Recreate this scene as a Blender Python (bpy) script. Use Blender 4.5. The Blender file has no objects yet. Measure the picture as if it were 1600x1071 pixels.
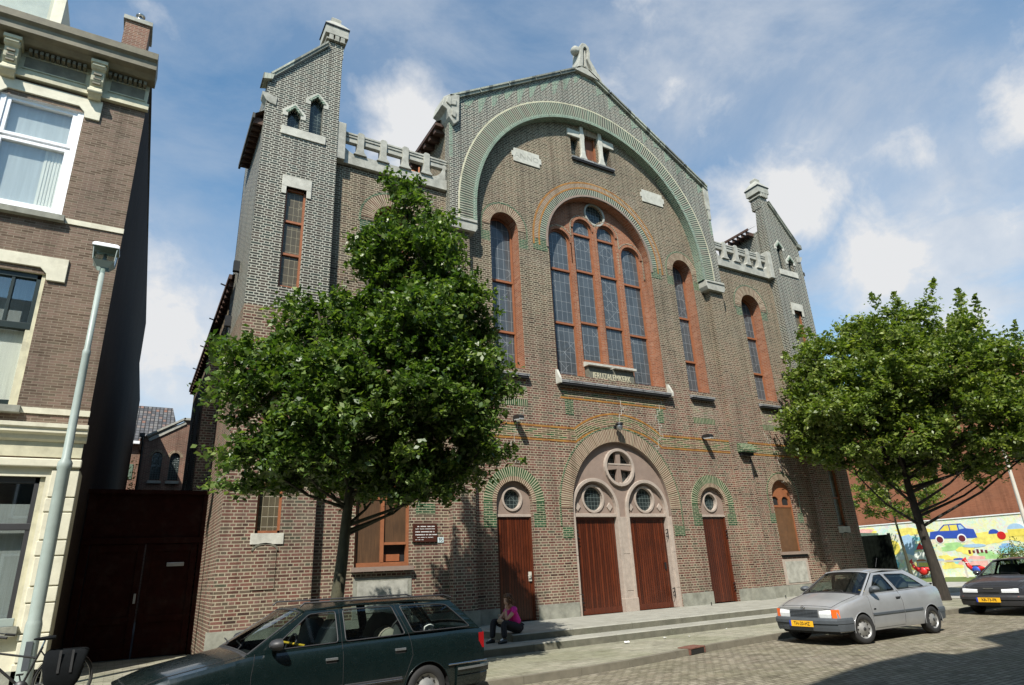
import bpy, bmesh, math, random
import numpy as np
from mathutils import Vector, Matrix
from mathutils.geometry import tessellate_polygon
PI = math.pi
rad = math.radians
scene = bpy.context.scene
col = scene.collection
rnd = random.Random(7)

# ------------------------------------------------------------------ camera
CAM = np.array([-13.1673, -15.4751, 1.3014])
YAW, PIT, ROL = rad(30.95675), rad(19.7173), rad(-2.67091)
FPX = 987.91
fw = np.array([math.sin(YAW)*math.cos(PIT), math.cos(YAW)*math.cos(PIT), math.sin(PIT)])
r0 = np.array([math.cos(YAW), -math.sin(YAW), 0.0])
u0 = np.cross(r0, fw)
rv = math.cos(ROL)*r0 + math.sin(ROL)*u0
uv_ = -math.sin(ROL)*r0 + math.cos(ROL)*u0
cd = bpy.data.cameras.new("camera")
cam = bpy.data.objects.new("camera", cd)
col.objects.link(cam)
m = Matrix.Identity(4)
for i in range(3):
    m[i][0], m[i][1], m[i][2], m[i][3] = rv[i], uv_[i], -fw[i], CAM[i]
cam.matrix_world = m
cd.sensor_width = 36.0
cd.lens = FPX/1600*36.0
cd.clip_start = 0.05
cd.clip_end = 3000
scene.camera = cam

# ------------------------------------------------------------------ light
SUN_A, SUN_B = 0.92, 1.60          # metres sideways / down per metre towards the church
sdir = Vector((-SUN_A, -1.0, SUN_B)).normalized()      # towards the sun
sun_el = math.asin(sdir.z)
ld = bpy.data.lights.new("sun", 'SUN')
ld.energy = 5.0
ld.angle = rad(0.5)
ld.color = (1.0, 0.95, 0.87)
sun = bpy.data.objects.new("sun", ld)
sun.rotation_euler = sdir.to_track_quat('Z', 'Y').to_euler()
sun.location = (-20, -25, 40)
col.objects.link(sun)

# sky with clouds
def pxdir(px, py):
    v = (px-800)/FPX*rv - (py-535.5)/FPX*uv_ + fw
    return v/np.linalg.norm(v)
world = bpy.data.worlds.new("World")
scene.world = world
world.use_nodes = True
nt = world.node_tree
nt.nodes.clear()
N = nt.nodes.new
L = nt.links.new
out = N('ShaderNodeOutputWorld')
bg = N('ShaderNodeBackground')
sky = N('ShaderNodeTexSky')
sky.sky_type = 'NISHITA'
sky.sun_disc = False
sky.sun_elevation = sun_el
sky.sun_rotation = math.atan2(sdir.x, sdir.y)
sky.air_density = 1.0
sky.dust_density = 0.6
sky.ozone_density = 1.6
SKY_S = 0.073
bg.inputs['Strength'].default_value = SKY_S
tc = N('ShaderNodeTexCoord')
def math_n(op, a, b=None, c=None, clamp=False):
    n = nt.nodes.new('ShaderNodeMath'); n.operation = op; n.use_clamp = clamp
    for i, v in enumerate((a, b, c)):
        if v is None: continue
        if isinstance(v, (int, float)): n.inputs[i].default_value = v
        else: nt.links.new(v, n.inputs[i])
    return n.outputs[0]
nrm = N('ShaderNodeVectorMath'); nrm.operation = 'NORMALIZE'
L(tc.outputs['Generated'], nrm.inputs[0])
mp = N('ShaderNodeMapping'); mp.inputs['Scale'].default_value = (1.0, 1.0, 1.9)
mp.inputs['Rotation'].default_value = (0.2, 0.3, 0.5)
L(nrm.outputs[0], mp.inputs['Vector'])
n1 = N('ShaderNodeTexNoise'); n1.inputs['Scale'].default_value = 2.6; n1.inputs['Detail'].default_value = 9
n1.inputs['Roughness'].default_value = 0.62; n1.inputs['Distortion'].default_value = 0.35
L(mp.outputs[0], n1.inputs['Vector'])
n2 = N('ShaderNodeTexNoise'); n2.inputs['Scale'].default_value = 9.0; n2.inputs['Detail'].default_value = 8
n2.inputs['Roughness'].default_value = 0.6; n2.inputs['Distortion'].default_value = 0.2
L(nrm.outputs[0], n2.inputs['Vector'])
# wispy veil
veil = math_n('MULTIPLY_ADD', n1.outputs['Fac'], 2.6, -1.12, clamp=True)
veil = math_n('MULTIPLY', veil, 0.66)
# cloud banks: px, py, radius in px, strength
BANKS = [(640, 200, 95, 1.1), (575, 215, 55, .55), (700, 240, 75, 0.9), (1230, 330, 120, 1.1), (1150, 400, 130, .8), (1110, 150, 110, .35),
         (1380, 400, 170, .95), (1600, 170, 170, .85), (1450, 250, 140, .55), (960, 160, 75, .45), (1050, 130, 45, .75), (240, 500, 150, 1.05), (960, 110, 90, .6),
         (260, 600, 120, .7), (1520, 500, 190, .85), (230, 30, 70, .35), (1000, 30, 120, .3), (860, 250, 90, .6), (1560, 330, 120, .5)]
bank = None
for (bx, by, br, bs) in BANKS:
    d = pxdir(bx, by)
    dist = np.linalg.norm(pxdir(bx+br, by)-d)
    dn = N('ShaderNodeVectorMath'); dn.operation = 'DISTANCE'
    L(nrm.outputs[0], dn.inputs[0]); dn.inputs[1].default_value = tuple(d)
    f = math_n('MULTIPLY_ADD', dn.outputs['Value'], -bs/(dist*1.5), bs, clamp=True)
    bank = f if bank is None else math_n('MAXIMUM', bank, f)
fz = math_n('MULTIPLY_ADD', n2.outputs['Fac'], 1.5, -0.78)
bk = math_n('ADD', bank, fz)
gate_ = math_n('MULTIPLY', bank, 6.0, clamp=True)
bk = math_n('MULTIPLY_ADD', bk, 1.7, -0.25, clamp=True)
bk = math_n('MULTIPLY', bk, gate_)
# broad thin haze of cloud over the right half
for (bx, by, br, bs) in ((1480, 330, 620, 1.15), (1150, 60, 400, .75), (640, 60, 300, .40), (240, 560, 300, .8)):
    d = pxdir(bx, by); dn = N('ShaderNodeVectorMath'); dn.operation = 'DISTANCE'
    L(nrm.outputs[0], dn.inputs[0]); dn.inputs[1].default_value = tuple(d)
    f = math_n('MULTIPLY_ADD', dn.outputs['Value'], -bs/np.linalg.norm(pxdir(bx+br, by)-d), bs, clamp=True)
    veil = math_n('ADD', veil, math_n('MULTIPLY', f, math_n('MULTIPLY_ADD', n1.outputs['Fac'], 2.2, -.25, clamp=True)), clamp=True)
cov = math_n('MAXIMUM', math_n('MINIMUM', veil, .82), bk)
cr = N('ShaderNodeValToRGB')
cr.color_ramp.elements[0].color = (5.0, 5.6, 6.5, 1)
cr.color_ramp.elements[1].color = (7.5, 7.6, 7.75, 1)
L(bk, cr.inputs['Fac'])
tint = N('ShaderNodeMix'); tint.data_type = 'RGBA'; tint.blend_type = 'MULTIPLY'; tint.inputs[0].default_value = 1.0
L(sky.outputs[0], tint.inputs[6]); tint.inputs[7].default_value = (1.42, 1.84, 1.82, 1)
mx = N('ShaderNodeMix'); mx.data_type = 'RGBA'
L(cov, mx.inputs[0]); L(tint.outputs[2], mx.inputs[6]); L(cr.outputs[0], mx.inputs[7])
L(mx.outputs[2], bg.inputs['Color'])
L(bg.outputs[0], out.inputs['Surface'])

scene.view_settings.view_transform = 'Standard'
scene.view_settings.look = 'None'
scene.view_settings.exposure = 0.55
scene.view_settings.gamma = 1.0
scene.render.engine = 'CYCLES'
scene.cycles.max_bounces = 8
scene.cycles.transparent_max_bounces = 16

# ------------------------------------------------------------------ materials
MATS = {}
def rgb(c): return (c[0], c[1], c[2], 1)
class NT:
    """small helper round a material node tree"""
    def __init__(s, name):
        s.m = bpy.data.materials.new(name); s.m.use_nodes = True
        s.t = s.m.node_tree; s.b = s.t.nodes['Principled BSDF']
        MATS[name] = s.m
    def n(s, typ, **kw):
        n = s.t.nodes.new(typ)
        for k, v in kw.items(): setattr(n, k, v)
        return n
    def l(s, a, b): s.t.links.new(a, b)
    def math(s, op, a, b=None, clamp=False):
        n = s.n('ShaderNodeMath', operation=op, use_clamp=clamp)
        for i, v in enumerate((a, b)):
            if v is None: continue
            if isinstance(v, (int, float)): n.inputs[i].default_value = v
            else: s.l(v, n.inputs[i])
        return n.outputs[0]
    def noise(s, vec, scale, detail=4, rough=.55, dist=0):
        n = s.n('ShaderNodeTexNoise'); n.inputs['Scale'].default_value = scale; n.inputs['Detail'].default_value = detail
        n.inputs['Roughness'].default_value = rough; n.inputs['Distortion'].default_value = dist
        if vec is not None: s.l(vec, n.inputs['Vector'])
        return n.outputs['Fac']
    def ramp(s, fac, els, interp='LINEAR'):
        n = s.n('ShaderNodeValToRGB'); r = n.color_ramp; r.interpolation = interp
        while len(r.elements) < len(els): r.elements.new(0.5)
        for e, (p, c) in zip(r.elements, els): e.position = p; e.color = rgb(c)
        s.l(fac, n.inputs['Fac']); return n.outputs['Color']
    def mix(s, fac, a, b, blend='MIX'):
        n = s.n('ShaderNodeMix', data_type='RGBA', blend_type=blend)
        for i, v in ((0, fac), (6, a), (7, b)):
            if isinstance(v, (int, float)): n.inputs[i].default_value = v
            elif isinstance(v, tuple): n.inputs[i].default_value = rgb(v)
            else: s.l(v, n.inputs[i])
        return n.outputs[2]
    def bump(s, h, strength=.3, dist=.01):
        n = s.n('ShaderNodeBump'); n.inputs['Strength'].default_value = strength; n.inputs['Distance'].default_value = dist
        s.l(h, n.inputs['Height']); s.l(n.outputs[0], s.b.inputs['Normal'])
    def base(s, c):
        if isinstance(c, tuple): s.b.inputs['Base Color'].default_value = rgb(c)
        else: s.l(c, s.b.inputs['Base Color'])
    def set(s, rough=None, metal=None, spec=None, coat=None):
        if rough is not None:
            if isinstance(rough, (int, float)): s.b.inputs['Roughness'].default_value = rough
            else: s.l(rough, s.b.inputs['Roughness'])
        if metal is not None: s.b.inputs['Metallic'].default_value = metal
        if spec is not None: s.b.inputs['Specular IOR Level'].default_value = spec
        if coat is not None: s.b.inputs['Coat Weight'].default_value = coat; s.b.inputs['Coat Roughness'].default_value = .04

def brick(name, cols, mortar, bw=.215, rh=.0625, ms=.0105, offset=.5, rough=.85, grime=.35, gcol=(.05, .045, .04), bump=.35, pale=0.0, gloss=None, upper=None, zsplit=6.4, bond=False):
    q = NT(name)
    uv = q.n('ShaderNodeUVMap').outputs['UV']
    pos = q.n('ShaderNodeNewGeometry').outputs['Position']
    # slight waviness so that courses are not ruler-straight
    wn = q.n('ShaderNodeTexNoise'); wn.inputs['Scale'].default_value = 2.2; wn.inputs['Detail'].default_value = 2
    q.l(pos, wn.inputs['Vector'])
    wv = q.n('ShaderNodeVectorMath', operation='MULTIPLY_ADD')
    q.l(wn.outputs['Color'], wv.inputs[0]); wv.inputs[1].default_value = (.010, .010, 0); q.l(uv, wv.inputs[2])
    b = q.n('ShaderNodeTexBrick'); b.offset = offset; b.squash = .5 if bond else 1.0; b.squash_frequency = 2
    b.inputs['Scale'].default_value = 1.0
    b.inputs['Brick Width'].default_value = bw; b.inputs['Row Height'].default_value = rh
    b.inputs['Mortar Size'].default_value = ms; b.inputs['Mortar Smooth'].default_value = .25
    b.inputs['Bias'].default_value = 0
    b.inputs['Color1'].default_value = (0, 0, 0, 1); b.inputs['Color2'].default_value = (1, 1, 1, 1)
    b.inputs['Mortar'].default_value = (.5, .5, .5, 1)
    q.l(wv.outputs[0], b.inputs['Vector'])
    zone = q.noise(pos, 1.3, 4)
    f = q.math('ADD', b.outputs['Color'], q.math('MULTIPLY', q.math('SUBTRACT', zone, .5), .5), clamp=True)
    n = len(cols)
    c = q.ramp(f, [(i/(n-1), cc) for i, cc in enumerate(cols)])
    if upper:      # the upper storeys are laid in a browner, more olive brick
        cu = q.ramp(f, [(i/(len(upper)-1), cc) for i, cc in enumerate(upper)])
        sz = q.n('ShaderNodeSeparateXYZ'); q.l(pos, sz.inputs[0])
        zz = q.math('ADD', q.math('MULTIPLY', q.math('SUBTRACT', sz.outputs[2], zsplit), .35), q.math('MULTIPLY', q.math('SUBTRACT', zone, .5), 1.6), clamp=True)
        c = q.mix(zz, c, cu)
    fine = q.noise(uv, 60, 3)
    c = q.mix(.45, c, q.ramp(fine, [(.25, (.45, .45, .45)), (.75, (1.35, 1.35, 1.35))]), 'MULTIPLY')
    mo = q.mix(q.noise(uv, 9, 3), tuple(x*.72 for x in mortar), mortar)
    c = q.mix(b.outputs['Fac'], c, mo)
    gr = q.math('MULTIPLY', q.ramp(q.noise(pos, .55, 6, .62), [(.42, (0, 0, 0)), (.72, (1, 1, 1))]), grime)
    c = q.mix(gr, c, gcol)
    sm = q.n('ShaderNodeMapping'); sm.inputs['Scale'].default_value = (1.5, 1.5, .13); q.l(pos, sm.inputs['Vector'])
    c = q.mix(.8, c, q.ramp(q.noise(sm.outputs[0], 1.6, 7, .68), [(.28, (.50, .48, .46)), (.48, (1, 1, 1)), (.72, (1.12, 1.10, 1.06))]), 'MULTIPLY')
    if pale:
        pl = q.math('MULTIPLY', q.ramp(q.noise(pos, .9, 7, .7), [(.55, (0, 0, 0)), (.78, (1, 1, 1))]), pale)
        c = q.mix(pl, c, (.55, .52, .45))
    q.base(c)
    if gloss is not None:
        q.set(rough=q.ramp(b.outputs['Fac'], [(.2, (gloss,)*3), (.8, (.9,)*3)]), spec=.3)
    else: q.set(rough=rough, spec=.15)
    q.bump(q.math('SUBTRACT', q.math('MULTIPLY', fine, .35), b.outputs['Fac']), bump, .006)
    return q.m
CREAM = (.46, .40, .30)
brick('brick_facade', [(.055, .03, .024), (.145, .062, .046), (.19, .090, .070), (.10, .08, .055), (.19, .10, .082), (.075, .075, .05)], (.42, .365, .265), pale=.10, ms=.0108, rh=.0715, bw=.25, bond=True,
      upper=[(.042, .033, .023), (.095, .068, .046), (.15, .102, .07), (.072, .062, .040), (.125, .105, .070), (.095, .066, .046)])
brick('brick_pale_mix', [(.10, .06, .05), (.13, .10, .06), (.19, .09, .075), (.15, .12, .09), (.10, .13, .07)], CREAM, pale=.2, ms=.0125)
brick('brick_tower', [(.025, .022, .016), (.042, .034, .024), (.065, .048, .036), (.034, .036, .028), (.026, .038, .030)], (.47, .465, .39), grime=.12, ms=.0122, gloss=.5, rh=.0715, bw=.25, bond=True)
brick('brick_ring', [(.10, .06, .04), (.16, .09, .065), (.21, .13, .10), (.13, .10, .07)], (.48, .42, .29), bw=.44, rh=.0625, ms=.013, offset=0, grime=.1)
brick('brick_ring_green', [(.05, .055, .038), (.055, .085, .055), (.06, .042, .032), (.07, .12, .085)], (.46, .46, .35), bw=.6, rh=.085, ms=.016, offset=0, grime=.05, gloss=.4)
brick('brick_glazed_green', [(.018, .050, .022), (.028, .078, .035), (.045, .10, .055), (.03, .045, .025)], (.36, .35, .23), grime=.05, ms=.009, gloss=.3)
brick('brick_green_voussoir', [(.024, .065, .026), (.04, .095, .042), (.045, .055, .03)], (.42, .40, .27), bw=.5, rh=.07, ms=.014, offset=0, grime=.05, gloss=.3)
brick('brick_gable_green', [(.10, .175, .13), (.07, .125, .09), (.13, .20, .15), (.05, .05, .04)], (.40, .44, .34), grime=.05, ms=.012, gloss=.35)
brick('brick_band', [(.10, .05, .035), (.015, .07, .02), (.18, .09, .07), (.12, .09, .055), (.02, .09, .03)], (.47, .39, .255), bw=.30, grime=.1)
brick('brick_gold', [(.30, .12, .02), (.38, .17, .03), (.26, .09, .02)], (.35, .24, .10), bw=.215, rh=.06, ms=.006, grime=.1, gloss=.35)
brick('brick_red', [(.25, .09, .045), (.31, .125, .068), (.21, .075, .042), (.33, .16, .10)], (.36, .25, .17), grime=.12, ms=.008)
brick('brick_house', [(.10, .068, .048), (.165, .115, .085), (.20, .135, .105), (.13, .10, .07)], (.28, .235, .175), rh=.058, ms=.007, grime=.3, pale=.05)
brick('brick_shaded_side', [(.020, .014, .010), (.028, .018, .013), (.014, .010, .008)], (.035, .026, .018), rh=.058, ms=.007, grime=.3)  # house brick for the alley side, its deep shade put into the colour
brick('brick_back', [(.17, .075, .055), (.22, .10, .07), (.14, .07, .05), (.25, .13, .09)], (.33, .26, .20), grime=.3)
brick('brick_block', [(.27, .105, .055), (.30, .12, .065), (.25, .095, .05)], (.28, .15, .10), grime=.25, ms=.006)
brick('brick_far', [(.20, .10, .07), (.25, .12, .085), (.17, .09, .06)], (.30, .25, .2), grime=.2)
brick('pavers_street', [(.19, .17, .125), (.26, .235, .175), (.16, .14, .105), (.30, .27, .21), (.23, .195, .15)], (.070, .062, .045), bw=.19, rh=.095, ms=.009, grime=.35, gcol=(.13, .13, .07), rough=.8, bump=.7)
brick('pavers_walk', [(.26, .25, .19), (.31, .30, .235), (.23, .22, .17), (.34, .32, .255)], (.15, .145, .10), bw=.3, rh=.15, ms=.006, grime=.55, gcol=(.13, .14, .075), rough=.85, bump=.3, offset=.5)
brick('roof_tiles', [(.075, .075, .08), (.11, .11, .115), (.16, .155, .15), (.20, .10, .07)], (.03, .03, .03), bw=.22, rh=.30, ms=.03, grime=.2, rough=.6, bump=.9, offset=0)
brick('sill_tiles', [(.25, .25, .25), (.33, .33, .33), (.21, .215, .21)], (.05, .05, .05), bw=.5, rh=.062, ms=.010, grime=.1, rough=.4, offset=0, bump=.6)

def plain(name, c, rough=.6, metal=0, spec=None, var=.15, scale=6, coat=None, bump=0, dirt=0, dcol=(.06, .055, .045), stretch=None):
    q = NT(name)
    g = q.n('ShaderNodeTexCoord').outputs['Object']
    if stretch:
        mp_ = q.n('ShaderNodeMapping'); mp_.inputs['Scale'].default_value = stretch; q.l(g, mp_.inputs['Vector']); g = mp_.outputs[0]
    nz = q.noise(g, scale, 6, .6)
    lo = tuple(x*(1-var) for x in c); hi = tuple(min(1, x*(1+var)) for x in c)
    cc = q.ramp(nz, [(.3, lo), (.7, hi)])
    if dirt:
        cc = q.mix(q.math('MULTIPLY', q.ramp(q.noise(g, scale*.35, 8, .7), [(.5, (0, 0, 0)), (.75, (1, 1, 1))]), dirt), cc, dcol)
    q.base(cc); q.set(rough=rough, metal=metal, spec=spec, coat=coat)
    if bump: q.bump(q.noise(g, scale*6, 5), bump, .01)
    return q.m
plain('stone_grey', (.34, .335, .29), .85, var=.25, scale=5, bump=.3, dirt=.6, dcol=(.13, .13, .10))
plain('stone_pale', (.45, .44, .38), .8, var=.2, scale=5, bump=.2, dirt=.35, dcol=(.17, .17, .13))
plain('stone_pink', (.235, .175, .14), .8, var=.12, scale=4, bump=.15, dirt=.2, dcol=(.2, .16, .13))
plain('stone_pink_pale', (.36, .30, .25), .8, var=.12, scale=8, bump=.15, dirt=.2)
plain('stone_white', (.60, .56, .50), .75, var=.1, scale=6, bump=.1, dirt=.15, dcol=(.3, .27, .22))
plain('plinth_stone', (.23, .23, .19), .9, var=.3, scale=4, bump=.4, dirt=.6, dcol=(.11, .115, .08))
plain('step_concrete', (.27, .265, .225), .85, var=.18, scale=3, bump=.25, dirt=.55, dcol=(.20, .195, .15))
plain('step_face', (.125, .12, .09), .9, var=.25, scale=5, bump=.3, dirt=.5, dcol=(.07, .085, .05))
plain('kerb_stone', (.15, .135, .10), .9, var=.2, scale=5, bump=.2, dirt=.5, dcol=(.10, .10, .07))
plain('orange_wood', (.27, .10, .042), .55, var=.15, scale=5, dirt=.15)
plain('orange_dark', (.26, .09, .035), .6, var=.2, scale=6, dirt=.3)
plain('door_wood', (.085, .020, .008), .42, var=.35, scale=5, stretch=(9, 9, .8), dirt=.3, dcol=(.05, .016, .01))
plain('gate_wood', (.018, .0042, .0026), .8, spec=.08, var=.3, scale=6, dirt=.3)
plain('board_brown', (.12, .058, .024), .6, var=.18, scale=5, dirt=.35, dcol=(.1, .06, .03))
plain('white_paint', (.80, .81, .82), .35, var=.03, scale=8)
plain('cream_paint', (.60, .57, .44), .6, var=.1, scale=5, bump=.1, dirt=.65, dcol=(.34, .31, .22))
plain('cream_old', (.50, .47, .33), .65, var=.15, scale=5, bump=.1, dirt=.6, dcol=(.17, .15, .10))
plain('cornice_dirty', (.17, .155, .11), .7, var=.3, scale=4, bump=.1, dirt=.7, dcol=(.07, .06, .045))
plain('cornice_top', (.17, .15, .10), .6, var=.25, scale=4, dirt=.4)
plain('dark_green_paint', (.012, .022, .020), .35, var=.1)
plain('black_metal', (.015, .015, .015), .45, var=.2)
plain('rust_metal', (.14, .06, .04), .8, var=.4, scale=20)
plain('chrome', (.6, .6, .6), .15, metal=1, var=.02)
plain('zinc', (.35, .37, .38), .4, metal=.8, var=.1)
plain('lamp_grey', (.29, .34, .31), .45, var=.08, scale=5, dirt=.25, dcol=(.2, .22, .2))
plain('lamp_pole_far', (.55, .52, .45), .5, var=.08)
plain('black_rubber', (.018, .018, .018), .75, var=.2)
plain('black_plastic', (.03, .03, .032), .5, var=.1)
plain('bumper_grey', (.065, .075, .085), .55, var=.1, scale=6, dirt=.2)
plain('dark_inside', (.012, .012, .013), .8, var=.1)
plain('seat_fabric', (.05, .055, .055), .9, var=.2)
plain('seat_beige', (.40, .36, .29), .9, var=.15)
plain('yellow_lock', (.75, .47, .03), .4, var=.05)
plain('wheel_silver', (.30, .30, .29), .5, metal=.5, var=.1, scale=12, dirt=.3)
plain('lens_white', (.72, .74, .74), .12, var=.1, scale=40)
plain('lens_orange', (.85, .14, .02), .2, var=.05)
plain('lens_red', (.28, .008, .010), .15, var=.05)
plain('plate_yellow', (.85, .46, .02), .45, var=.03)
plain('plate_blue', (.02, .05, .40), .5, var=.03)
plain('text_black', (.01, .01, .01), .6, var=0)
plain('text_white', (.75, .75, .72), .6, var=0)
plain('text_cream', (.50, .47, .33), .7, var=.1)
plain('sign_brown', (.055, .018, .012), .35, var=.1)
plain('plaque_dark', (.13, .13, .10), .8, var=.3, scale=20)
plain('number_pale', (.55, .66, .68), .4, var=.03)
plain('skin', (.50, .29, .21), .55, var=.06)
plain('pink_cloth', (.62, .02, .27), .85, var=.12, scale=25)
plain('black_cloth', (.012, .012, .016), .9, var=.2)
plain('beige_cloth', (.36, .27, .19), .9, var=.15, scale=25)
plain('hair_brown', (.10, .045, .02), .6, var=.45, scale=60)
plain('shoe_black', (.015, .015, .015), .4, var=.1)
plain('eye_dark', (.02, .012, .01), .3, var=0)
plain('lip', (.35, .08, .07), .5, var=0)
plain('bark', (.055, .052, .030), .9, var=.4, scale=14, bump=.8, dirt=.4, dcol=(.03, .035, .02), stretch=(1, 1, .35))
plain('bark_dark', (.030, .024, .018), .9, var=.35, scale=14, bump=.8, stretch=(1, 1, .35))
plain('paper_white', (.8, .8, .78), .8, var=.05)
plain('curtain', (.80, .78, .68), .9, var=.1, scale=3, stretch=(9, 9, .3))
plain('net_curtain', (.52, .55, .54), .9, var=.12, scale=1.5, stretch=(7, 7, .4))
plain('curtain_grey', (.30, .32, .30), .9, var=.15, scale=3, stretch=(9, 9, .3))
plain('red_paint', (.55, .02, .02), .4, var=.1)
plain('blue_paint', (.03, .08, .42), .5, var=.1)
plain('yellow_paint', (.75, .62, .10), .6, var=.1)
plain('maroon_paint', (.14, .02, .03), .5, var=.1)
plain('pale_blue_paint', (.35, .52, .70), .7, var=.1)
for nm_, c_ in (('mural_yellow', (.80, .68, .16)), ('mural_green', (.35, .60, .25)), ('mural_cyan', (.25, .58, .62)), ('mural_pink', (.75, .42, .38)), ('mural_blue', (.22, .42, .70)), ('mural_white', (.78, .80, .74))): plain(nm_, c_, .75, var=.22, scale=3)
plain('terracotta', (.45, .16, .06), .7, var=.1)
plain('bag_black', (.006, .007, .008), .9, spec=.12, var=.2, scale=12)
plain('fence_dark', (.006, .008, .006), .95, spec=.05, var=.3)
plain('roof_felt', (.07, .07, .065), .9, var=.2)
plain('asphalt', (.06, .06, .058), .9, var=.2, scale=3, bump=.2)
plain('asphalt_dark', (.05, .05, .05), .9, var=.2, scale=3)
plain('grass', (.10, .14, .03), .95, var=.4, scale=8)
plain('pavement_pale', (.34, .33, .29), .9, var=.1, scale=2, dirt=.2)
plain('distant_white', (.6, .62, .63), .7, var=.05)
plain('moss_tile', (.16, .15, .11), .9, var=.35, scale=8, dirt=.5, dcol=(.10, .11, .05))
plain('eave_brown', (.07, .035, .022), .7, var=.3)
plain('verdigris', (.10, .15, .11), .7, var=.3, scale=8)

def carpaint(name, c, metal=.35, rough=.32):
    q = NT(name); g = q.n('ShaderNodeTexCoord').outputs['Object']
    cc = q.ramp(q.noise(g, 2.5, 5), [(.3, tuple(x*.9 for x in c)), (.7, tuple(x*1.08 for x in c))])
    q.base(cc); q.set(rough=q.ramp(q.noise(g, 7, 6, .7), [(.3, (rough*.85,)*3), (.7, (rough*1.35,)*3)]), metal=metal, coat=.6)
carpaint('paint_silver', (.40, .405, .41), .45, .36)
carpaint('paint_green', (.004, .011, .011), .2, .25)
carpaint('paint_charcoal', (.045, .047, .055), .3, .35)

def glass_thin(name, tint, refl=.12, dark=None):
    q = NT(name)
    t = q.n('ShaderNodeBsdfTransparent'); t.inputs[0].default_value = rgb(tint)
    g = q.n('ShaderNodeBsdfGlossy'); g.inputs['Roughness'].default_value = .02; g.inputs[0].default_value = (.9, .93, .95, 1)
    lw = q.n('ShaderNodeLayerWeight'); lw.inputs[0].default_value = .5
    f = q.math('ADD', q.math('MULTIPLY', q.math('POWER', lw.outputs['Facing'], 5.0), .9), refl, clamp=True)
    mxs = q.n('ShaderNodeMixShader'); q.l(f, mxs.inputs[0]); q.l(t.outputs[0], mxs.inputs[1]); q.l(g.outputs[0], mxs.inputs[2])
    q.l(mxs.outputs[0], q.t.nodes['Material Output'].inputs['Surface'])
glass_thin('car_glass', (.55, .62, .60), .06)
glass_thin('window_glass', (.93, .95, .95), .10)

def leaded(name, base, lead=(.30, .34, .36), bw=.16, rh=.20, spec=.5, rough=.12):
    q = NT(name); uv = q.n('ShaderNodeUVMap').outputs['UV']; pos = q.n('ShaderNodeNewGeometry').outputs['Position']
    b = q.n('ShaderNodeTexBrick'); b.offset = 0
    b.inputs['Scale'].default_value = 1; b.inputs['Brick Width'].default_value = bw; b.inputs['Row Height'].default_value = rh
    b.inputs['Mortar Size'].default_value = .0045; b.inputs['Mortar Smooth'].default_value = .1
    b.inputs['Color1'].default_value = (0, 0, 0, 1); b.inputs['Color2'].default_value = (1, 1, 1, 1)
    q.l(uv, b.inputs['Vector'])
    # diagonal tracery
    mpn = q.n('ShaderNodeMapping'); mpn.inputs['Rotation'].default_value = (0, 0, rad(45)); q.l(uv, mpn.inputs['Vector'])
    v = q.n('ShaderNodeTexVoronoi', feature='DISTANCE_TO_EDGE'); v.inputs['Scale'].default_value = 2.6; v.inputs['Randomness'].default_value = .0
    q.l(mpn.outputs[0], v.inputs['Vector'])
    vor = q.math('LESS_THAN', v.outputs['Distance'], .010)
    sel = q.math('GREATER_THAN', q.noise(pos, .9, 1), .56)
    line = q.math('MAXIMUM', b.outputs['Fac'], q.math('MULTIPLY', vor, sel), clamp=True)
    pane = q.ramp(b.outputs['Color'], [(0, tuple(x*.85 for x in base)), (.6, base), (1, tuple(x*1.2 for x in base))])
    pane = q.mix(q.math('MULTIPLY', q.noise(pos, 3, 3), .5), pane, tuple(x*.4 for x in base))
    q.base(q.mix(line, pane, lead))
    q.set(rough=rough, spec=spec)
    # every quarry sits at its own slight tilt
    q.bump(q.math('ADD', q.math('MULTIPLY', q.noise(uv, 5, 2), .6), q.math('MULTIPLY', line, .6)), .45, .02)
leaded('leaded_glass', (.080, .095, .105), lead=(.34, .37, .38), bw=.20, rh=.36)
leaded('leaded_dark', (.025, .035, .035), lead=(.16, .20, .19), bw=.12, rh=.12)
leaded('leaded_brown', (.10, .085, .055), lead=(.30, .27, .18), bw=.13, rh=.22, rough=.35)

# a ribbed slate-coloured screen, louvre and plank-like grooves
def grooved(name, c, pitch, axis=0, depth=.5, rough=.5, dark=.45):
    q = NT(name); uv = q.n('ShaderNodeUVMap').outputs['UV']
    sp = q.n('ShaderNodeSeparateXYZ'); q.l(uv, sp.inputs[0])
    w_ = q.math('PINGPONG', sp.outputs[axis], pitch/2)
    g = q.math('LESS_THAN', w_, pitch*.09)
    pos = q.n('ShaderNodeNewGeometry').outputs['Position']
    mpn = q.n('ShaderNodeMapping'); mpn.inputs['Scale'].default_value = (14, 14, 1.1); q.l(pos, mpn.inputs['Vector'])
    nz = q.noise(mpn.outputs[0], 2, 6, .65)
    cc = q.ramp(nz, [(.3, tuple(x*.6 for x in c)), (.7, tuple(x*1.35 for x in c))])
    if pitch > .06 and axis == 0:
        wnz = q.n('ShaderNodeTexWhiteNoise', noise_dimensions='1D'); q.l(q.math('FLOOR', q.math('DIVIDE', sp.outputs[0], pitch)), wnz.inputs['W'])
        cc = q.mix(.8, cc, q.ramp(wnz.outputs['Value'], [(0, (.55, .5, .5)), (1, (1.5, 1.45, 1.4))]), 'MULTIPLY')
    blot = q.ramp(q.noise(pos, 1.4, 6, .65), [(.45, (0, 0, 0)), (.75, (.6, .6, .6))])
    cc = q.mix(blot, cc, tuple(x*.45 for x in c))
    q.base(q.mix(g, cc, tuple(x*dark for x in c)))
    q.set(rough=rough)
    q.bump(q.math('MULTIPLY', g, -1.0), depth, .012)
grooved('door_planks', (.085, .019, .0065), .085, 0, .8, .36, .2)
grooved('screen_brown', (.095, .048, .02), .03, 0, .3, .6)
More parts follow.
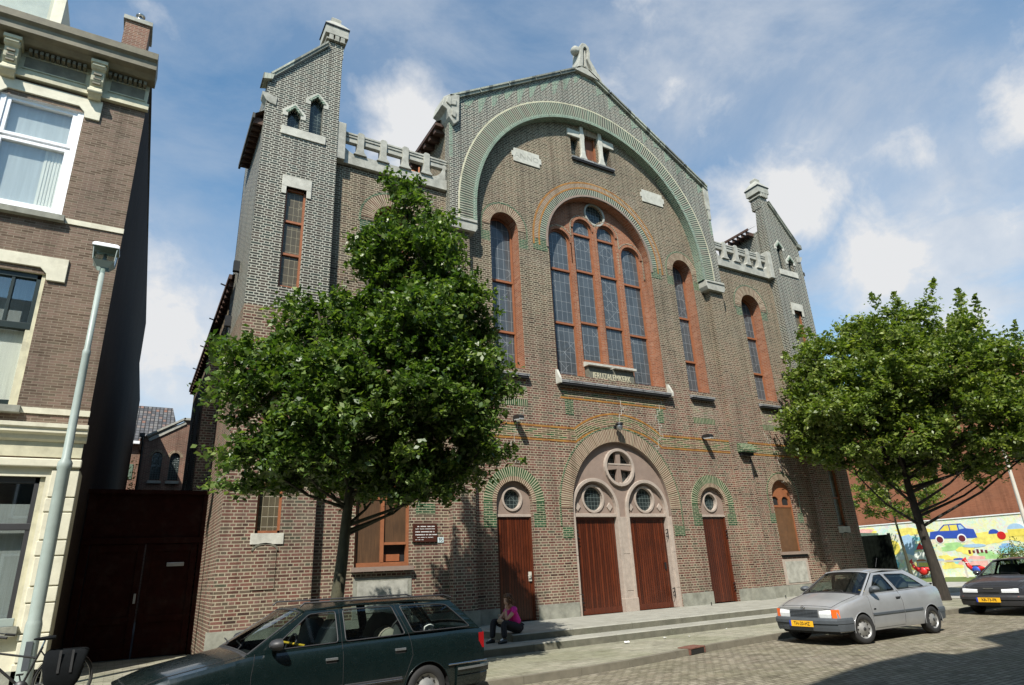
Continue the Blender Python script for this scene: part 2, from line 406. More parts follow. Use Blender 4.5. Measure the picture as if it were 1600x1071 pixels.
grooved('louvre', (.20, .07, .03), .05, 1, 1, .6, .15)
grooved('coping', (.27, .29, .24), .9, 0, .6, .6, .4)

def leafmat(name, c1, c2, c3, tr=.35):
    q = NT(name)
    gi = q.n('ShaderNodeNewGeometry')
    c = q.ramp(gi.outputs['Random Per Island'], [(0, c1), (.5, c2), (.93, c3), (1, tuple(x*1.5 for x in c3))])
    c = q.mix(.75, c, q.ramp(q.noise(gi.outputs['Position'], 1.7, 4, .6), [(.3, (.70, .78, .62)), (.7, (1.35, 1.22, 1.15))]), 'MULTIPLY')
    q.base(c); q.set(rough=.42, spec=.5)
    t = q.n('ShaderNodeBsdfTranslucent'); q.l(q.mix(1.0, c, (1.5, 1.7, .6), 'MULTIPLY'), t.inputs[0])
    mxs = q.n('ShaderNodeMixShader'); mxs.inputs[0].default_value = tr
    q.l(q.b.outputs[0], mxs.inputs[1]); q.l(t.outputs[0], mxs.inputs[2])
    q.l(mxs.outputs[0], q.t.nodes['Material Output'].inputs['Surface'])
leafmat('leaf', (.034, .072, .014), (.070, .125, .026), (.15, .205, .058), .34)
leafmat('leaf_light', (.070, .115, .020), (.125, .175, .036), (.21, .25, .070), .36)
leafmat('leaf_bush', (.05, .08, .02), (.09, .13, .03), (.2, .2, .06))

def mural():
    q = NT('mural_paint'); uv = q.n('ShaderNodeUVMap').outputs['UV']
    a = q.noise(uv, .8, 3, .6, .6)
    c = q.ramp(a, [(.25, (.36, .62, .55)), (.36, (.66, .76, .60)), (.44, (.78, .74, .36)), (.52, (.78, .80, .72)), (.60, (.60, .74, .76)), (.70, (.38, .60, .75)), (.8, (.74, .56, .36))])
    d = q.ramp(q.noise(uv, 2.3, 4, .6, 1.0), [(.35, (.30, .50, .70)), (.5, (.70, .74, .50)), (.65, (.80, .55, .28))])
    e = q.ramp(q.noise(uv, 1.5, 5, .65, 1.6), [(.30, (.80, .84, .80)), (.40, (.35, .66, .50)), (.47, (.82, .74, .30)), (.52, (.55, .75, .78)), (.60, (.78, .52, .45)), (.70, (.30, .58, .72))])
    q.base(q.mix(.55, q.mix(.28, c, d), e)); q.set(rough=.7)
mural()

# ------------------------------------------------------------------ mesh builder
K = 1.0
class MB:
    def __init__(s, mat=None, k=1.0):
        s.v = []; s.f = []; s.fm = []; s.fu = []; s.mats = []; s.k = k; s.cur = mat; s.sm = []
        s.smooth = False
    def mat(s, m): s.cur = m; return s
    def _m(s):
        if s.cur not in s.mats: s.mats.append(s.cur)
        return s.mats.index(s.cur)
    def face(s, pts, uv=None):
        i = len(s.v)
        s.v += [(p[0]*s.k, p[1]*s.k, p[2]*s.k) for p in pts]
        s.f.append(tuple(range(i, i+len(pts)))); s.fm.append(s._m()); s.fu.append(uv); s.sm.append(s.smooth)
    def grid(s, rows, close_u=False, close_v=False, flip=False, uv=None):
        """rows: list of equally long point lists, shared vertices (smooth)"""
        i = len(s.v); R = len(rows); C_ = len(rows[0])
        for r in rows: s.v += [(p[0]*s.k, p[1]*s.k, p[2]*s.k) for p in r]
        for a in range(R if close_v else R-1):
            for b in range(C_ if close_u else C_-1):
                a2, b2 = (a+1) % R, (b+1) % C_
                q = (i+a*C_+b, i+a*C_+b2, i+a2*C_+b2, i+a2*C_+b)
                if flip: q = q[::-1]
                s.f.append(q); s.fm.append(s._m()); s.sm.append(s.smooth)
                if uv:
                    w = [uv(a, b), uv(a, b+1), uv(a+1, b+1), uv(a+1, b)]
                    s.fu.append(w[::-1] if flip else w)
                else: s.fu.append(None)
    def box(s, x0, x1, y0, y1, z0, z1):
        if x0 > x1: x0, x1 = x1, x0
        if y0 > y1: y0, y1 = y1, y0
        if z0 > z1: z0, z1 = z1, z0
        p = [(x0, y0, z0), (x1, y0, z0), (x1, y1, z0), (x0, y1, z0), (x0, y0, z1), (x1, y0, z1), (x1, y1, z1), (x0, y1, z1)]
        for q in ((0, 3, 2, 1), (4, 5, 6, 7), (0, 1, 5, 4), (1, 2, 6, 5), (2, 3, 7, 6), (3, 0, 4, 7)): s.face([p[j] for j in q])
        return s
    def prism(s, poly, y0, y1, back=True, side_mat=None, caps=True):
        """poly: (x,z) outline, extruded from y0 (front) to y1"""
        A = sum(poly[i][0]*poly[(i+1) % len(poly)][1]-poly[(i+1) % len(poly)][0]*poly[i][1] for i in range(len(poly)))
        if A < 0: poly = poly[::-1]
        tris = tessellate_polygon([[Vector((p[0], p[1], 0)) for p in poly]])
        for t in tris:
            a, b, c = [poly[j] for j in t]
            cr_ = (b[0]-a[0])*(c[1]-a[1])-(b[1]-a[1])*(c[0]-a[0])
            if cr_ < 0: a, b, c = c, b, a
            if caps: s.face([(a[0], y0, a[1]), (b[0], y0, b[1]), (c[0], y0, c[1])])
            if back: s.face([(c[0], y1, c[1]), (b[0], y1, b[1]), (a[0], y1, a[1])])
        m0 = s.cur
        if side_mat: s.cur = side_mat
        n = len(poly)
        for i in range(n):
            a, b = poly[i], poly[(i+1) % n]
            s.face([(a[0], y0, a[1]), (a[0], y1, a[1]), (b[0], y1, b[1]), (b[0], y0, b[1])])
        s.cur = m0
        return s
    def prism_x(s, poly, x0, x1):
        """poly: (y,z) outline, extruded along x"""
        b = MB(s.cur); b.prism(poly, 0, 1)
        for f in b.f:
            s.face([(x0+(x1-x0)*b.v[j][1], b.v[j][0], b.v[j][2]) for j in f][::1])
        return s
    def wall(s, outer, holes, y, depth=.3, reveal=None, ztop=None):
        """flat wall facing -y with holes; each hole's reveal runs back by depth"""
        rings = [outer]+[h[0] if isinstance(h, tuple) else h for h in holes]
        flat = [p for r in rings for p in r]
        tris = tessellate_polygon([[Vector((p[0], p[1], 0)) for p in r] for r in rings])
        for t in tris:
            a, b, c = [flat[j] for j in t]
            cr_ = (b[0]-a[0])*(c[1]-a[1])-(b[1]-a[1])*(c[0]-a[0])
            if abs(cr_) < 1e-9: continue
            if cr_ < 0: a, b, c = c, b, a
            s.face([(a[0], y, a[1]), (b[0], y, b[1]), (c[0], y, c[1])])
        m0 = s.cur
        for h in holes:
            d, rm = depth, reveal
            if isinstance(h, tuple): h, d, rm = h
            if rm: s.cur = rm
            n = len(h)
            A = sum(h[i][0]*h[(i+1) % n][1]-h[(i+1) % n][0]*h[i][1] for i in range(n))
            if A < 0: h = h[::-1]
            for i in range(n):
                a, b = h[i], h[(i+1) % n]
                s.face([(a[0], y, a[1]), (b[0], y, b[1]), (b[0], y+d, b[1]), (a[0], y+d, a[1])])
            s.cur = m0
        return s
    def band(s, inner, outer, y0, y1, radial=True, close=False):
        """strip between two matching (x,z) curves, front at y0, edges back to y1"""
        L0 = 0; n = len(inner)
        rng = range(n if close else n-1)
        for i in rng:
            j = (i+1) % n
            a, b, c, d = inner[i], inner[j], outer[j], outer[i]
            seg = (math.dist(a, b)+math.dist(c, d))/2*s.k
            w0 = math.dist(a, d)*s.k; w1 = math.dist(b, c)*s.k
            uv = [(.01, L0), (.01, L0+seg), (.01+w1, L0+seg), (.01+w0, L0)] if radial else None
            s.face([(a[0], y0, a[1]), (b[0], y0, b[1]), (c[0], y0, c[1]), (d[0], y0, d[1])], uv)
            s.face([(a[0], y1, a[1]), (b[0], y1, b[1]), (b[0], y0, b[1]), (a[0], y0, a[1])])
            s.face([(d[0], y0, d[1]), (c[0], y0, c[1]), (c[0], y1, c[1]), (d[0], y1, d[1])])
            L0 += seg
        if not close:
            for i in (0, -1):
                a, d = inner[i], outer[i]
                s.face([(a[0], y0, a[1]), (d[0], y0, d[1]), (d[0], y1, d[1]), (a[0], y1, a[1])])
        return s
    def tube(s, path, radii, n=10, cap=True):
        path = [Vector(p) for p in path]
        if isinstance(radii, (int, float)): radii = [radii]*len(path)
        rows = []; prev = None
        for i, p in enumerate(path):
            t = (path[min(i+1, len(path)-1)]-path[max(i-1, 0)]).normalized()
            if prev is None:
                ref = Vector((0, 0, 1)) if abs(t.z) < .9 else Vector((1, 0, 0))
                prev = t.cross(ref).normalized()
            prev = (prev-t*prev.dot(t)).normalized()
            bn = t.cross(prev)
            rows.append([p+(prev*math.cos(2*PI*k/n)+bn*math.sin(2*PI*k/n))*radii[i] for k in range(n)])
        sm = s.smooth; s.smooth = True
        s.grid(rows, close_u=True, flip=False)
        s.smooth = sm
        if cap:
            s.face(rows[0][::-1]); s.face(rows[-1])
        return s
    def lathe(s, prof, c=(0, 0, 0), n=24, axis='z'):
        rows = []
        for r, h in prof:
            row = []
            for k in range(n):
                a = 2*PI*k/n; x, y = r*math.cos(a), r*math.sin(a)
                if axis == 'z': q = (c[0]+x, c[1]+y, c[2]+h)
                elif axis == 'y': q = (c[0]+x, c[1]+h, c[2]+y)
                else: q = (c[0]+h, c[1]+x, c[2]+y)
                row.append(q)
            rows.append(row)
        sm = s.smooth; s.smooth = True
        s.grid(rows, close_u=True, flip=(axis == 'y')); s.smooth = sm
        return s
    def build(s, name, parent=None, bevel=0, fix=False):
        me = bpy.data.meshes.new(name)
        me.from_pydata(s.v, [], s.f)
        for mt in s.mats: me.materials.append(MATS[mt])
        uvl = me.uv_layers.new(name='UVMap')
        me.update()
        vs = np.array(s.v, dtype=float).reshape(-1, 3)
        data = np.zeros((len(me.loops), 2))
        li = 0
        for fi, p in enumerate(me.polygons):
            p.material_index = s.fm[fi]; p.use_smooth = s.sm[fi]
            u = s.fu[fi]; f = s.f[fi]
            if u is None:
                nx, ny, nz = (abs(t) for t in p.normal)
                if nz > .75: ax = (0, 1)
                elif ny >= nx: ax = (0, 2)
                else: ax = (1, 2)
                for j in f: data[li] = (vs[j][ax[0]], vs[j][ax[1]]); li += 1
            else:
                for w_ in u: data[li] = w_; li += 1
        uvl.data.foreach_set('uv', data.ravel())
        if fix:
            bm = bmesh.new(); bm.from_mesh(me); bmesh.ops.remove_doubles(bm, verts=bm.verts, dist=1e-5)
            bmesh.ops.recalc_face_normals(bm, faces=bm.faces); bm.to_mesh(me); bm.free()
        o = bpy.data.objects.new(name, me)
        col.objects.link(o)
        if parent is not None: o.parent = parent
        if bevel:
            bm = bmesh.new(); bm.from_mesh(me); bmesh.ops.remove_doubles(bm, verts=bm.verts, dist=1e-5)
            bmesh.ops.recalc_face_normals(bm, faces=bm.faces); bm.to_mesh(me); bm.free()
            md = o.modifiers.new('bevel', 'BEVEL'); md.width = bevel; md.segments = 2; md.limit_method = 'ANGLE'; md.angle_limit = rad(40)
        return o

def thing(name, label, cat, loc=(0, 0, 0), rotz=0, group=None):
    o = bpy.data.objects.new(name, None); col.objects.link(o)
    o.empty_display_size = .2
    o.location = loc; o.rotation_euler = (0, 0, rotz)
    o['label'] = label; o['category'] = cat
    if group: o['group'] = group
    return o
def tag(o, label=None, cat=None, group=None, kind=None):
    if label: o['label'] = label
    if cat: o['category'] = cat
    if group: o['group'] = group
    if kind: o['kind'] = kind
    return o
def textmesh(name, body, mat, size, loc, rot, parent=None, depth=.004, sx=1.0, align='CENTER'):
    cu = bpy.data.curves.new(name, 'FONT'); cu.body = body; cu.size = size; cu.extrude = depth
    cu.align_x = align; cu.align_y = 'CENTER'; cu.resolution_u = 2
    tmp = bpy.data.objects.new(name+'_tmp', cu); col.objects.link(tmp)
    dg = bpy.context.evaluated_depsgraph_get(); dg.update()
    me = bpy.data.meshes.new_from_object(tmp.evaluated_get(dg))
    bpy.data.objects.remove(tmp); bpy.data.curves.remove(cu)
    me.materials.clear(); me.materials.append(MATS[mat])
    M_ = Matrix.Translation(loc) @ Matrix.Rotation(rot[2], 4, 'Z') @ Matrix.Rotation(rot[0], 4, 'X') @ Matrix.Diagonal((sx, 1, 1, 1))
    me.transform(M_)
    o = bpy.data.objects.new(name, me); col.objects.link(o)
    if parent is not None: o.parent = parent
    return o

def arc(cx, cz, rx, rz, a0, a1, n):
    return [(cx+rx*math.cos(rad(a0+(a1-a0)*i/n)), cz+rz*math.sin(rad(a0+(a1-a0)*i/n))) for i in range(n+1)]
def archo(cx, hw, z0, zs, rise, n=20):
    return [(cx-hw, z0), (cx+hw, z0)]+arc(cx, zs, hw, rise, 0, 180, n)
def circ(cx, cz, r, n=28): return arc(cx, cz, r, r, 0, 360, n)[:-1]
def rect(x0, x1, z0, z1): return [(x0, z0), (x1, z0), (x1, z1), (x0, z1)]
# ================================================================== SETTING
KERB = [(-60, -5.95), (-12, -5.9), (-6.3, -5.8), (-5.2, -5.72), (-2.5, -5.25), (-.3, -5.05), (6.6, -5.0), (14, -4.9), (60, -4.6)]
ZS, ZW = -.42, -.31
b = MB('pavers_walk')
b.face([(-500, -500, -.60), (500, -500, -.60), (500, 500, -.60), (-500, 500, -.60)])
b.mats = []; b.fm = []; b.cur = 'asphalt'; b.fm.append(b._m())
o = b.build('ground'); o['kind'] = 'structure'
b = MB('pavers_street')
for i in range(len(KERB)-1):
    (x0, y0), (x1, y1) = KERB[i], KERB[i+1]
    b.face([(x0, -13.2, ZS), (x1, -13.2, ZS), (x1, y1, ZS), (x0, y0, ZS)])
o = b.build('street'); o['kind'] = 'structure'
b = MB('kerb_stone')
for i in range(len(KERB)-1):
    (x0, y0), (x1, y1) = KERB[i], KERB[i+1]
    n = max(1, int((x1-x0)/1.0))
    for j in range(n):
        xa, xb = x0+(x1-x0)*j/n, x0+(x1-x0)*(j+1)/n
        ya, yb = y0+(y1-y0)*j/n, y0+(y1-y0)*(j+1)/n
        g = .004
        p = [(xa+g, ya, -.55), (xb-g, yb, -.55), (xb-g, yb+.13, -.55), (xa+g, ya+.13, -.55)]
        t = [(xa+g, ya+.015, ZW+.006), (xb-g, yb+.015, ZW+.006), (xb-g, yb+.13, ZW+.006), (xa+g, ya+.13, ZW+.006)]
        b.face(t); b.face([p[0], p[1], t[1], t[0]]); b.face([p[1], p[2], t[2], t[1]]); b.face([p[3], p[0], t[0], t[3]])
o = b.build('kerb'); o['kind'] = 'structure'
b = MB('pavers_walk')
for i in range(len(KERB)-1):
    (x0, y0), (x1, y1) = KERB[i], KERB[i+1]
    b.face([(x0, y0+.13, ZW), (x1, y1+.13, ZW), (x1, 3.2 if x1 < 11 else .6, ZW+.04), (x0, 3.2 if x0 < 11 else .6, ZW+.04)])
o = b.build('pavement'); o['kind'] = 'structure'
b = MB('pavers_walk')
b.box(-60, 60, -60, -13.2, -.58, -.30)
o = b.build('pavement'); o['kind'] = 'structure'
b = MB('pavement_pale'); b.face([(11.5, -4.9+.2, -.285), (60, -4.4, -.285), (60, 60, -.285), (11.5, 60, -.285)])
o = b.build('square'); o['kind'] = 'structure'
b = MB('grass'); b.face([(23.5, -3, -.278), (29.7, -3, -.278), (29.7, 14, -.278), (23.5, 14, -.278)])
o = b.build('lawn'); o['kind'] = 'structure'
b = MB('asphalt'); b.face([(-60, 3.2, -.3), (11.4, 3.2, -.3), (11.4, 60, -.3), (-60, 60, -.3)])
o = b.build('yard'); o['kind'] = 'structure'
# steps: long landing and one lower step
b = MB('step_concrete')
xs = [-5.86, -4.3, -2.58, -1.0, .7, 2.35, 4.0, 5.7, 7.4, 9.2]
for i in range(len(xs)-1):
    x0, x1 = xs[i]+.004, xs[i+1]-.004
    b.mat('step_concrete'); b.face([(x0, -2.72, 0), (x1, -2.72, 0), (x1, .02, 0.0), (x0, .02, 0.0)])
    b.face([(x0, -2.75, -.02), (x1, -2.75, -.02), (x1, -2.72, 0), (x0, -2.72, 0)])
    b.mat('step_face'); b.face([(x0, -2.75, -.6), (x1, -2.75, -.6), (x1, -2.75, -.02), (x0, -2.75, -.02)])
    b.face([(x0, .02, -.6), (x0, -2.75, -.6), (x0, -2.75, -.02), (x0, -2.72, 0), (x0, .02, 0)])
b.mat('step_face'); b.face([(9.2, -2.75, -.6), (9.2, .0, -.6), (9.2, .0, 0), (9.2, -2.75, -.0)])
o = b.build('steps'); o['kind'] = 'structure'
b = MB('step_concrete')
xs = [-9.4, -7.6, -5.7, -3.55, -1.9, 0.05, 1.9, 3.7, 5.5, 7.5, 9.4]
for i in range(len(xs)-1):
    x0, x1 = xs[i]+.004, xs[i+1]-.004
    ya = .02 if x0 < -5.9 else -2.6
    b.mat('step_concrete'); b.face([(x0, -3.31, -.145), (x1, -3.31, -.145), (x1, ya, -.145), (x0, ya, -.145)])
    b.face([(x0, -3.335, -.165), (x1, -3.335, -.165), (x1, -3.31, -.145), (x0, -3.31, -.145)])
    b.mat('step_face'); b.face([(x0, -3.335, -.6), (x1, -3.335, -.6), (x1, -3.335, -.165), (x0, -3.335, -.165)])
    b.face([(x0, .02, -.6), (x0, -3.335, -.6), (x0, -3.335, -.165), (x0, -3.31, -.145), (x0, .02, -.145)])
o = b.build('step'); o['kind'] = 'structure'
b = MB('asphalt_dark')

# storm drain in the kerb
t = thing('storm_drain', 'rusty iron storm drain with a dark slot set into the kerb', 'drain', (-3.20, -5.375, ZW+.008), rad(9.9))
b = MB('rust_metal'); b.box(-.26, .26, -.018, .27, -.012, .012); b.box(-.26, -.22, -.018, .03, -.11, -.012); b.box(.22, .26, -.018, .03, -.11, -.012)
b.build('drain_frame', t, bevel=.004)
b = MB('black_metal'); b.box(-.22, .22, -.012, -.004, -.11, -.012); b.build('drain_slot', t)
# litter
def litter(x, y, z, s, label, seed, matn='paper_white'):
    r = random.Random(seed); b = MB(matn); n = 7
    top = [(s*math.cos(2*PI*i/n)*r.uniform(.6, 1.2), s*.6*math.sin(2*PI*i/n)*r.uniform(.6, 1.2), r.uniform(.004, s*.5)) for i in range(n)]
    c = (0, 0, s*.35)
    for i in range(n): b.face([c, top[i], top[(i+1) % n]])
    for i in range(n):
        p, q = top[i], top[(i+1) % n]; b.face([(p[0]*.8, p[1]*.8, .002), (q[0]*.8, q[1]*.8, .002), q, p])
    o = b.build('paper_scrap'); o.location = (x, y, z); o.rotation_euler = (0, 0, r.uniform(0, 3))
    tag(o, label, 'litter', 'scraps of paper on the pavement')
ZQ = ZW+.02
litter(-3.62, -3.75, ZQ, .09, 'crumpled white paper scrap, the largest, lying below the lower step', 1)
litter(-2.50, -3.72, ZQ, .05, 'thin white scrap of paper beside the lower step, left of the drain', 2)
litter(-1.98, -3.95, ZQ, .045, 'small white paper scrap on the paving in front of the right double door', 3)
litter(-.30, -3.50, ZQ, .035, 'tiny white scrap tucked against the lower step near the silver hatchback', 4)
litter(-7.35, -6.75, ZS, .10, 'pinkish scrap of paper on the street bricks beside the kerb', 5, 'curtain')

# ================================================================== CHURCH
ch = thing('church', 'tall brown brick church with a great arched gable, twin stair towers and red doors', 'church', (0, 0, 0))
YT = -.30       # plane of gable arch, piers and towers
def put(name, bm, label=None, parent=None, **k):
    o = bm.build(name, parent or ch, **k)
    if label: o['label'] = label
    return o

# ---- main wall with every opening
SW = [(-3.98, .52), (3.86, .50)]                         # single tall windows
OW = [(-7.75, .55), (7.52, .56)]                         # tall windows of the outer bays
holes = []
holes.append((archo(-.03, 2.25, 6.98, 11.62, 2.25, 32), .36, 'brick_red'))
for cx, hw in SW: holes.append((archo(cx, hw, 6.98, 11.72, hw*1.05, 16), .46, 'brick_red'))
for cx, hw in OW: holes.append((archo(cx, hw, 7.0, 10.9, hw, 16), .46, 'brick_red'))
for x0, x1, z1 in ((-.96, -.62, 16.33), (-.30, .27, 16.6), (.52, .88, 16.33)): holes.append((rect(x0, x1, 15.56, z1), .3, 'brick_facade'))
holes.append((archo(-.16, 1.92, -.05, 2.9, 2.05, 32), .34, 'stone_pink'))
DOORX = [(-4.04, .575), (3.69, .59)]
for cx, hw in DOORX: holes.append((archo(cx, hw, -.02, 3.05, .58, 20), .22, 'brick_facade'))
holes.append((archo(7.36, .60, 1.46, 3.42, .56, 16), .3, 'brick_facade'))
holes.append((archo(-7.80, .70, 1.50, 3.10, .55, 16), .3, 'brick_facade'))
outer = [(-9.6, -.4), (9.2, -.4), (9.2, 12.6), (5.55, 12.6), (5.55, 15.6), (-.3, 19.3), (-5.95, 15.6), (-5.95, 12.6), (-9.6, 12.6)]
b = MB('brick_facade'); b.wall(outer, holes, 0, .3)
put('facade_wall', b)
# plinth
for x0, x1 in ((-9.55, -4.64), (-3.44, -2.12), (1.78, 3.08), (4.30, 9.15)):
    b = MB('plinth_stone'); n = max(1, round((x1-x0)/1.3))
    b.prism([(x0, -.45), (x1, -.45)]+[q for i in range(n, 0, -1) for q in ((x0+(x1-x0)*i/n-(.004 if i < n else 0), .37), (x0+(x1-x0)*i/n-(.004 if i < n else 0), .37))][:1]+[(x0, .37)], -.05, .02)
    b.mat('step_face')
    for i in range(1, n): x = x0+(x1-x0)*i/n; b.box(x-.004, x+.004, -.0525, -.04, -.4, .371)
    put('plinth', b)

# ---- gable layer with the great arch
CX = -.25
hw_in = 4.90; zsp = 11.95
inner = [(CX-hw_in, 11.45)]+arc(CX, zsp, hw_in, 5.0, 180, 0, 48)+[(CX+hw_in, 11.45)]
GL, GR = -6.04, 5.62
outline = [(GL, 11.45), (GL, 15.75), (-.3, 19.42), (GR, 15.75), (GR, 11.45)]+inner[::-1]
b = MB('brick_tower'); b.prism(outline, YT, .01, back=False)
# soffit in pale green glazed brick
put('gable_wall', b)
b = MB('brick_ring_green')
o2 = [(CX-hw_in-.56, 11.45)]+arc(CX, zsp, hw_in+.56, 5.58, 180, 0, 48)+[(CX+hw_in+.56, 11.45)]
o3 = [(CX-hw_in-.61, 11.45)]+arc(CX, zsp, hw_in+.61, 5.63, 180, 0, 48)+[(CX+hw_in+.61, 11.45)]
i2 = [(CX-hw_in+.03, 11.45)]+arc(CX, zsp, hw_in-.03, 4.97, 180, 0, 48)+[(CX+hw_in-.03, 11.45)]
i3 = [(CX-hw_in-.10, 11.45)]+arc(CX, zsp, hw_in+.10, 5.10, 180, 0, 48)+[(CX+hw_in+.10, 11.45)]
b.band(i3, o2, YT-.012, YT+.02)
b.mat('cream_old'); b.band(o2, o3, YT-.016, YT+.02, radial=False)
b.mat('brick_gable_green'); b.band(i2, i3, YT-.02, .012)
put('great_arch', b, 'great round arch of radial pale green glazed brick')
# green zigzag field under the coping, made of stepped blocks of glazed brick
b = MB('brick_gable_green')
for side in (-1, 1):
    xe = GL if side < 0 else GR
    for i in range(11):
        f0 = i/11; f1 = (i+1)/11
        xa = xe+(-.3-xe)*f0; xb = xe+(-.3-xe)*f1
        za = 15.75+3.67*f0; zb = 15.75+3.67*f1
        d = (.50, .30, .62)[i % 3]
        x0, x1 = min(xa, xb), max(xa, xb)
        zl, zr_ = (za, zb) if side < 0 else (zb, za)
        b.prism([(x0+.05, zl-.16-d), (x0+.05+.12, zl-.16-d*.75), (x1-.18, min(zl, zr_)+.0-.1), (x1-.05, zr_-.16), (x0+.05, zl-.14)], YT-.006, YT+.01, back=False)
    b.box(xe-.0-.12*(side > 0)*1.0+.0, xe+.12*(side < 0), YT-.005, YT+.01, 13.6, 15.4)
put('glazed_pattern', b, 'stepped triangles of pale green glazed brick below the gable coping')
# faint diagonal courses beneath the apex
b = MB('stone_grey')
def coping(b, x0, z0, x1, z1, y0, y1, h, over=.0):
    dx, dz = x1-x0, z1-z0; Ln = math.hypot(dx, dz); nx, nz = -dz/Ln*h, dx/Ln*h
    if nz < 0: nx, nz = -nx, -nz
    b.prism([(x0, z0), (x1, z1), (x1+nx, z1+nz), (x0+nx, z0+nz)], y0, y1)
b.mat('coping')
n = 5
for side, xe in ((-1, GL), (1, GR)):
    for i in range(n):
        a0, a1 = i/n+.002, (i+1)/n-.002
        xa, xb = xe+(-.3-xe)*a0, xe+(-.3-xe)*a1; za, zb = 15.72+3.70*a0, 15.72+3.70*a1
        coping(b, xa, za, xb, zb, YT-.10, .35, .10)
        coping(b, xa, za+.1, xb, zb+.1, YT-.14, .38, .06)
put('coping', b, 'grey green stone coping along both slopes of the gable')
# kneelers at the shoulders
def kneeler(xo, s, name='kneeler'):
    b = MB('stone_grey')
    P_ = lambda pts: [(xo+s*x, z) for x, z in pts]
    b.prism(P_([(-.06, 15.0), (.12, 14.75), (.30, 14.95), (.34, 15.98), (.02, 15.92), (-.22, 15.72), (-.30, 15.35), (-.12, 15.25)]), YT-.14, .30)
    b.prism(P_([(-.16, 15.5), (.0, 15.4), (.03, 15.75), (-.12, 15.72)]), YT-.19, YT-.13)
    b.prism(P_([(.02, 15.05), (.16, 14.98), (.18, 15.25), (.04, 15.3)]), YT-.19, YT-.13)
    b.prism(P_([(-.02, 15.45), (.20, 15.5), (.22, 15.72), (.0, 15.66)]), YT-.175, YT-.13)
    b.prism(P_([(-.02, 15.45), (.20, 15.5), (.22, 15.72), (.0, 15.66)]), YT-.175, YT-.13) if False else None
    put(name, b, bevel=.02)
kneeler(GL, 1)
b = MB('stone_grey'); b.prism([(GR-.16, 14.75), (GR+.04, 14.75), (GR+.09, 15.80), (GR-.20, 15.92)], YT-.05, .3); b.prism([(GR-.10, 14.3), (GR+.02, 14.3), (GR+.03, 14.76), (GR-.12, 14.76)], YT-.04, .2)
put('kneeler', b, bevel=.02)
# finial: a stone hood that rises in two ribs and curls over to one side
b = MB('stone_grey'); b.smooth = False
fx, fz = -.22, 19.42
L1 = [(-.34, 0), (-.30, .25), (-.24, .55), (-.20, .85), (-.18, 1.1), (-.06, 1.3), (.12, 1.34), (.26, 1.22), (.30, 1.0), (.28, .75), (.26, .62), (.36, .45), (.52, .2), (.62, -.05)]
L2 = [(-.14, 0), (-.10, .25), (-.06, .55), (-.04, .8), (-.02, 1.0), (.04, 1.14), (.12, 1.16), (.17, 1.08), (.18, .95), (.15, .75), (.12, .6), (.2, .4), (.3, .15), (.38, -.05)]
b.band([(fx+x, fz+z) for x, z in L2], [(fx+x, fz+z) for x, z in L1], -.42, .06, radial=False)
b.band([(fx+x, fz+z) for x, z in [(.0, 0), (.02, .4), (.05, .8), (.09, 1.05)]], [(fx+x, fz+z) for x, z in [(.20, 0), (.13, .4), (.12, .8), (.13, 1.05)]], -.36, .0, radial=False)
b.prism([(fx+x, fz+z) for x, z in L2[:-1]], -.30, -.10)
b.prism([(fx-.55, fz-.22), (fx+.75, fz-.32), (fx+.62, fz+.02), (fx-.38, fz+.02)], -.44, .16)
b.lathe([(0, -.36), (.10, -.36), (.17, -.30), (.19, -.2), (.17, -.1), (.1, -.04), (0, -.04)], (fx-.30, -.05, fz+.92), 16, 'y')
put('finial', b, 'curled grey stone finial on the apex of the gable', bevel=.02)
# capitals of the piers
for x0, x1 in ((-6.09, -5.15), (4.66, 5.66)):
    b = MB('stone_grey'); b.prism([(x0, 11.42), (x0, 11.18), (x0+.07, 11.04), (x1-.07, 11.04), (x1, 11.16), (x1, 11.46)], YT-.10, .02)
    b.box(x0+.02, x1-.02, YT-.135, YT-.09, 11.33, 11.40)
    put('pier_capital', b, bevel=.02)
# piers under the capitals
for x0, x1 in ((-6.04, -5.38), (4.94, 5.62)):
    b = MB('brick_facade'); b.box(x0, x1, YT+.04, .01, -.4, 11.08)
    b.mat('plinth_stone'); b.box(x0-.03, x1+.03, YT-.02, .0, -.42, .38)
    put('pier', b)
for x0, x1 in ((5.02, 5.72), (-6.1, -5.4)):
    b = MB('brick_glazed_green'); b.prism_x([(YT-.20, 4.82), (YT+.05, 4.82), (YT+.05, 5.16), (YT-.02, 5.16), (YT-.22, 4.90)], x0, x1)
    b.mat('dark_inside'); b.box(x0+.05, x1-.05, YT-.10, YT+.04, 4.72, 4.82)  # near-black strip paints the shade below the hood
    put('pier_hood', b, 'small sloping hood of green glazed brick on the pier')
# ---- coloured bands on the lower wall
yb = -.006
def gold(x0, x1, z, h=.055): b = MB('brick_gold'); b.box(x0, x1, yb, .01, z-h/2, z+h/2); put('gold_band', b)
for x0, x1 in ((-5.38, -1.78), (1.72, 4.94), (5.62, 9.12), (-9.5, -6.04)):
    gold(x0, x1, 5.27); gold(x0, x1, 4.86)
R1 = 2.93
def garc(zt, w=.055, sag=.58, half=1.75, c=-.04, m='brick_gold', y=yb):
    R_ = (half**2+sag**2)/(2*sag); a = math.degrees(math.asin(half/R_)); cz = zt+sag-R_
    b = MB(m); b.band(arc(c, cz, R_-w/2, R_-w/2, 90+a, 90-a, 24), arc(c, cz, R_+w/2, R_+w/2, 90+a, 90-a, 24), y, .01)
    put('gold_band', b)
garc(5.27); garc(4.86, sag=.54)
gold(-2.24, 2.09, 6.22)
gold(-2.2, 2.05, 6.50, .03)
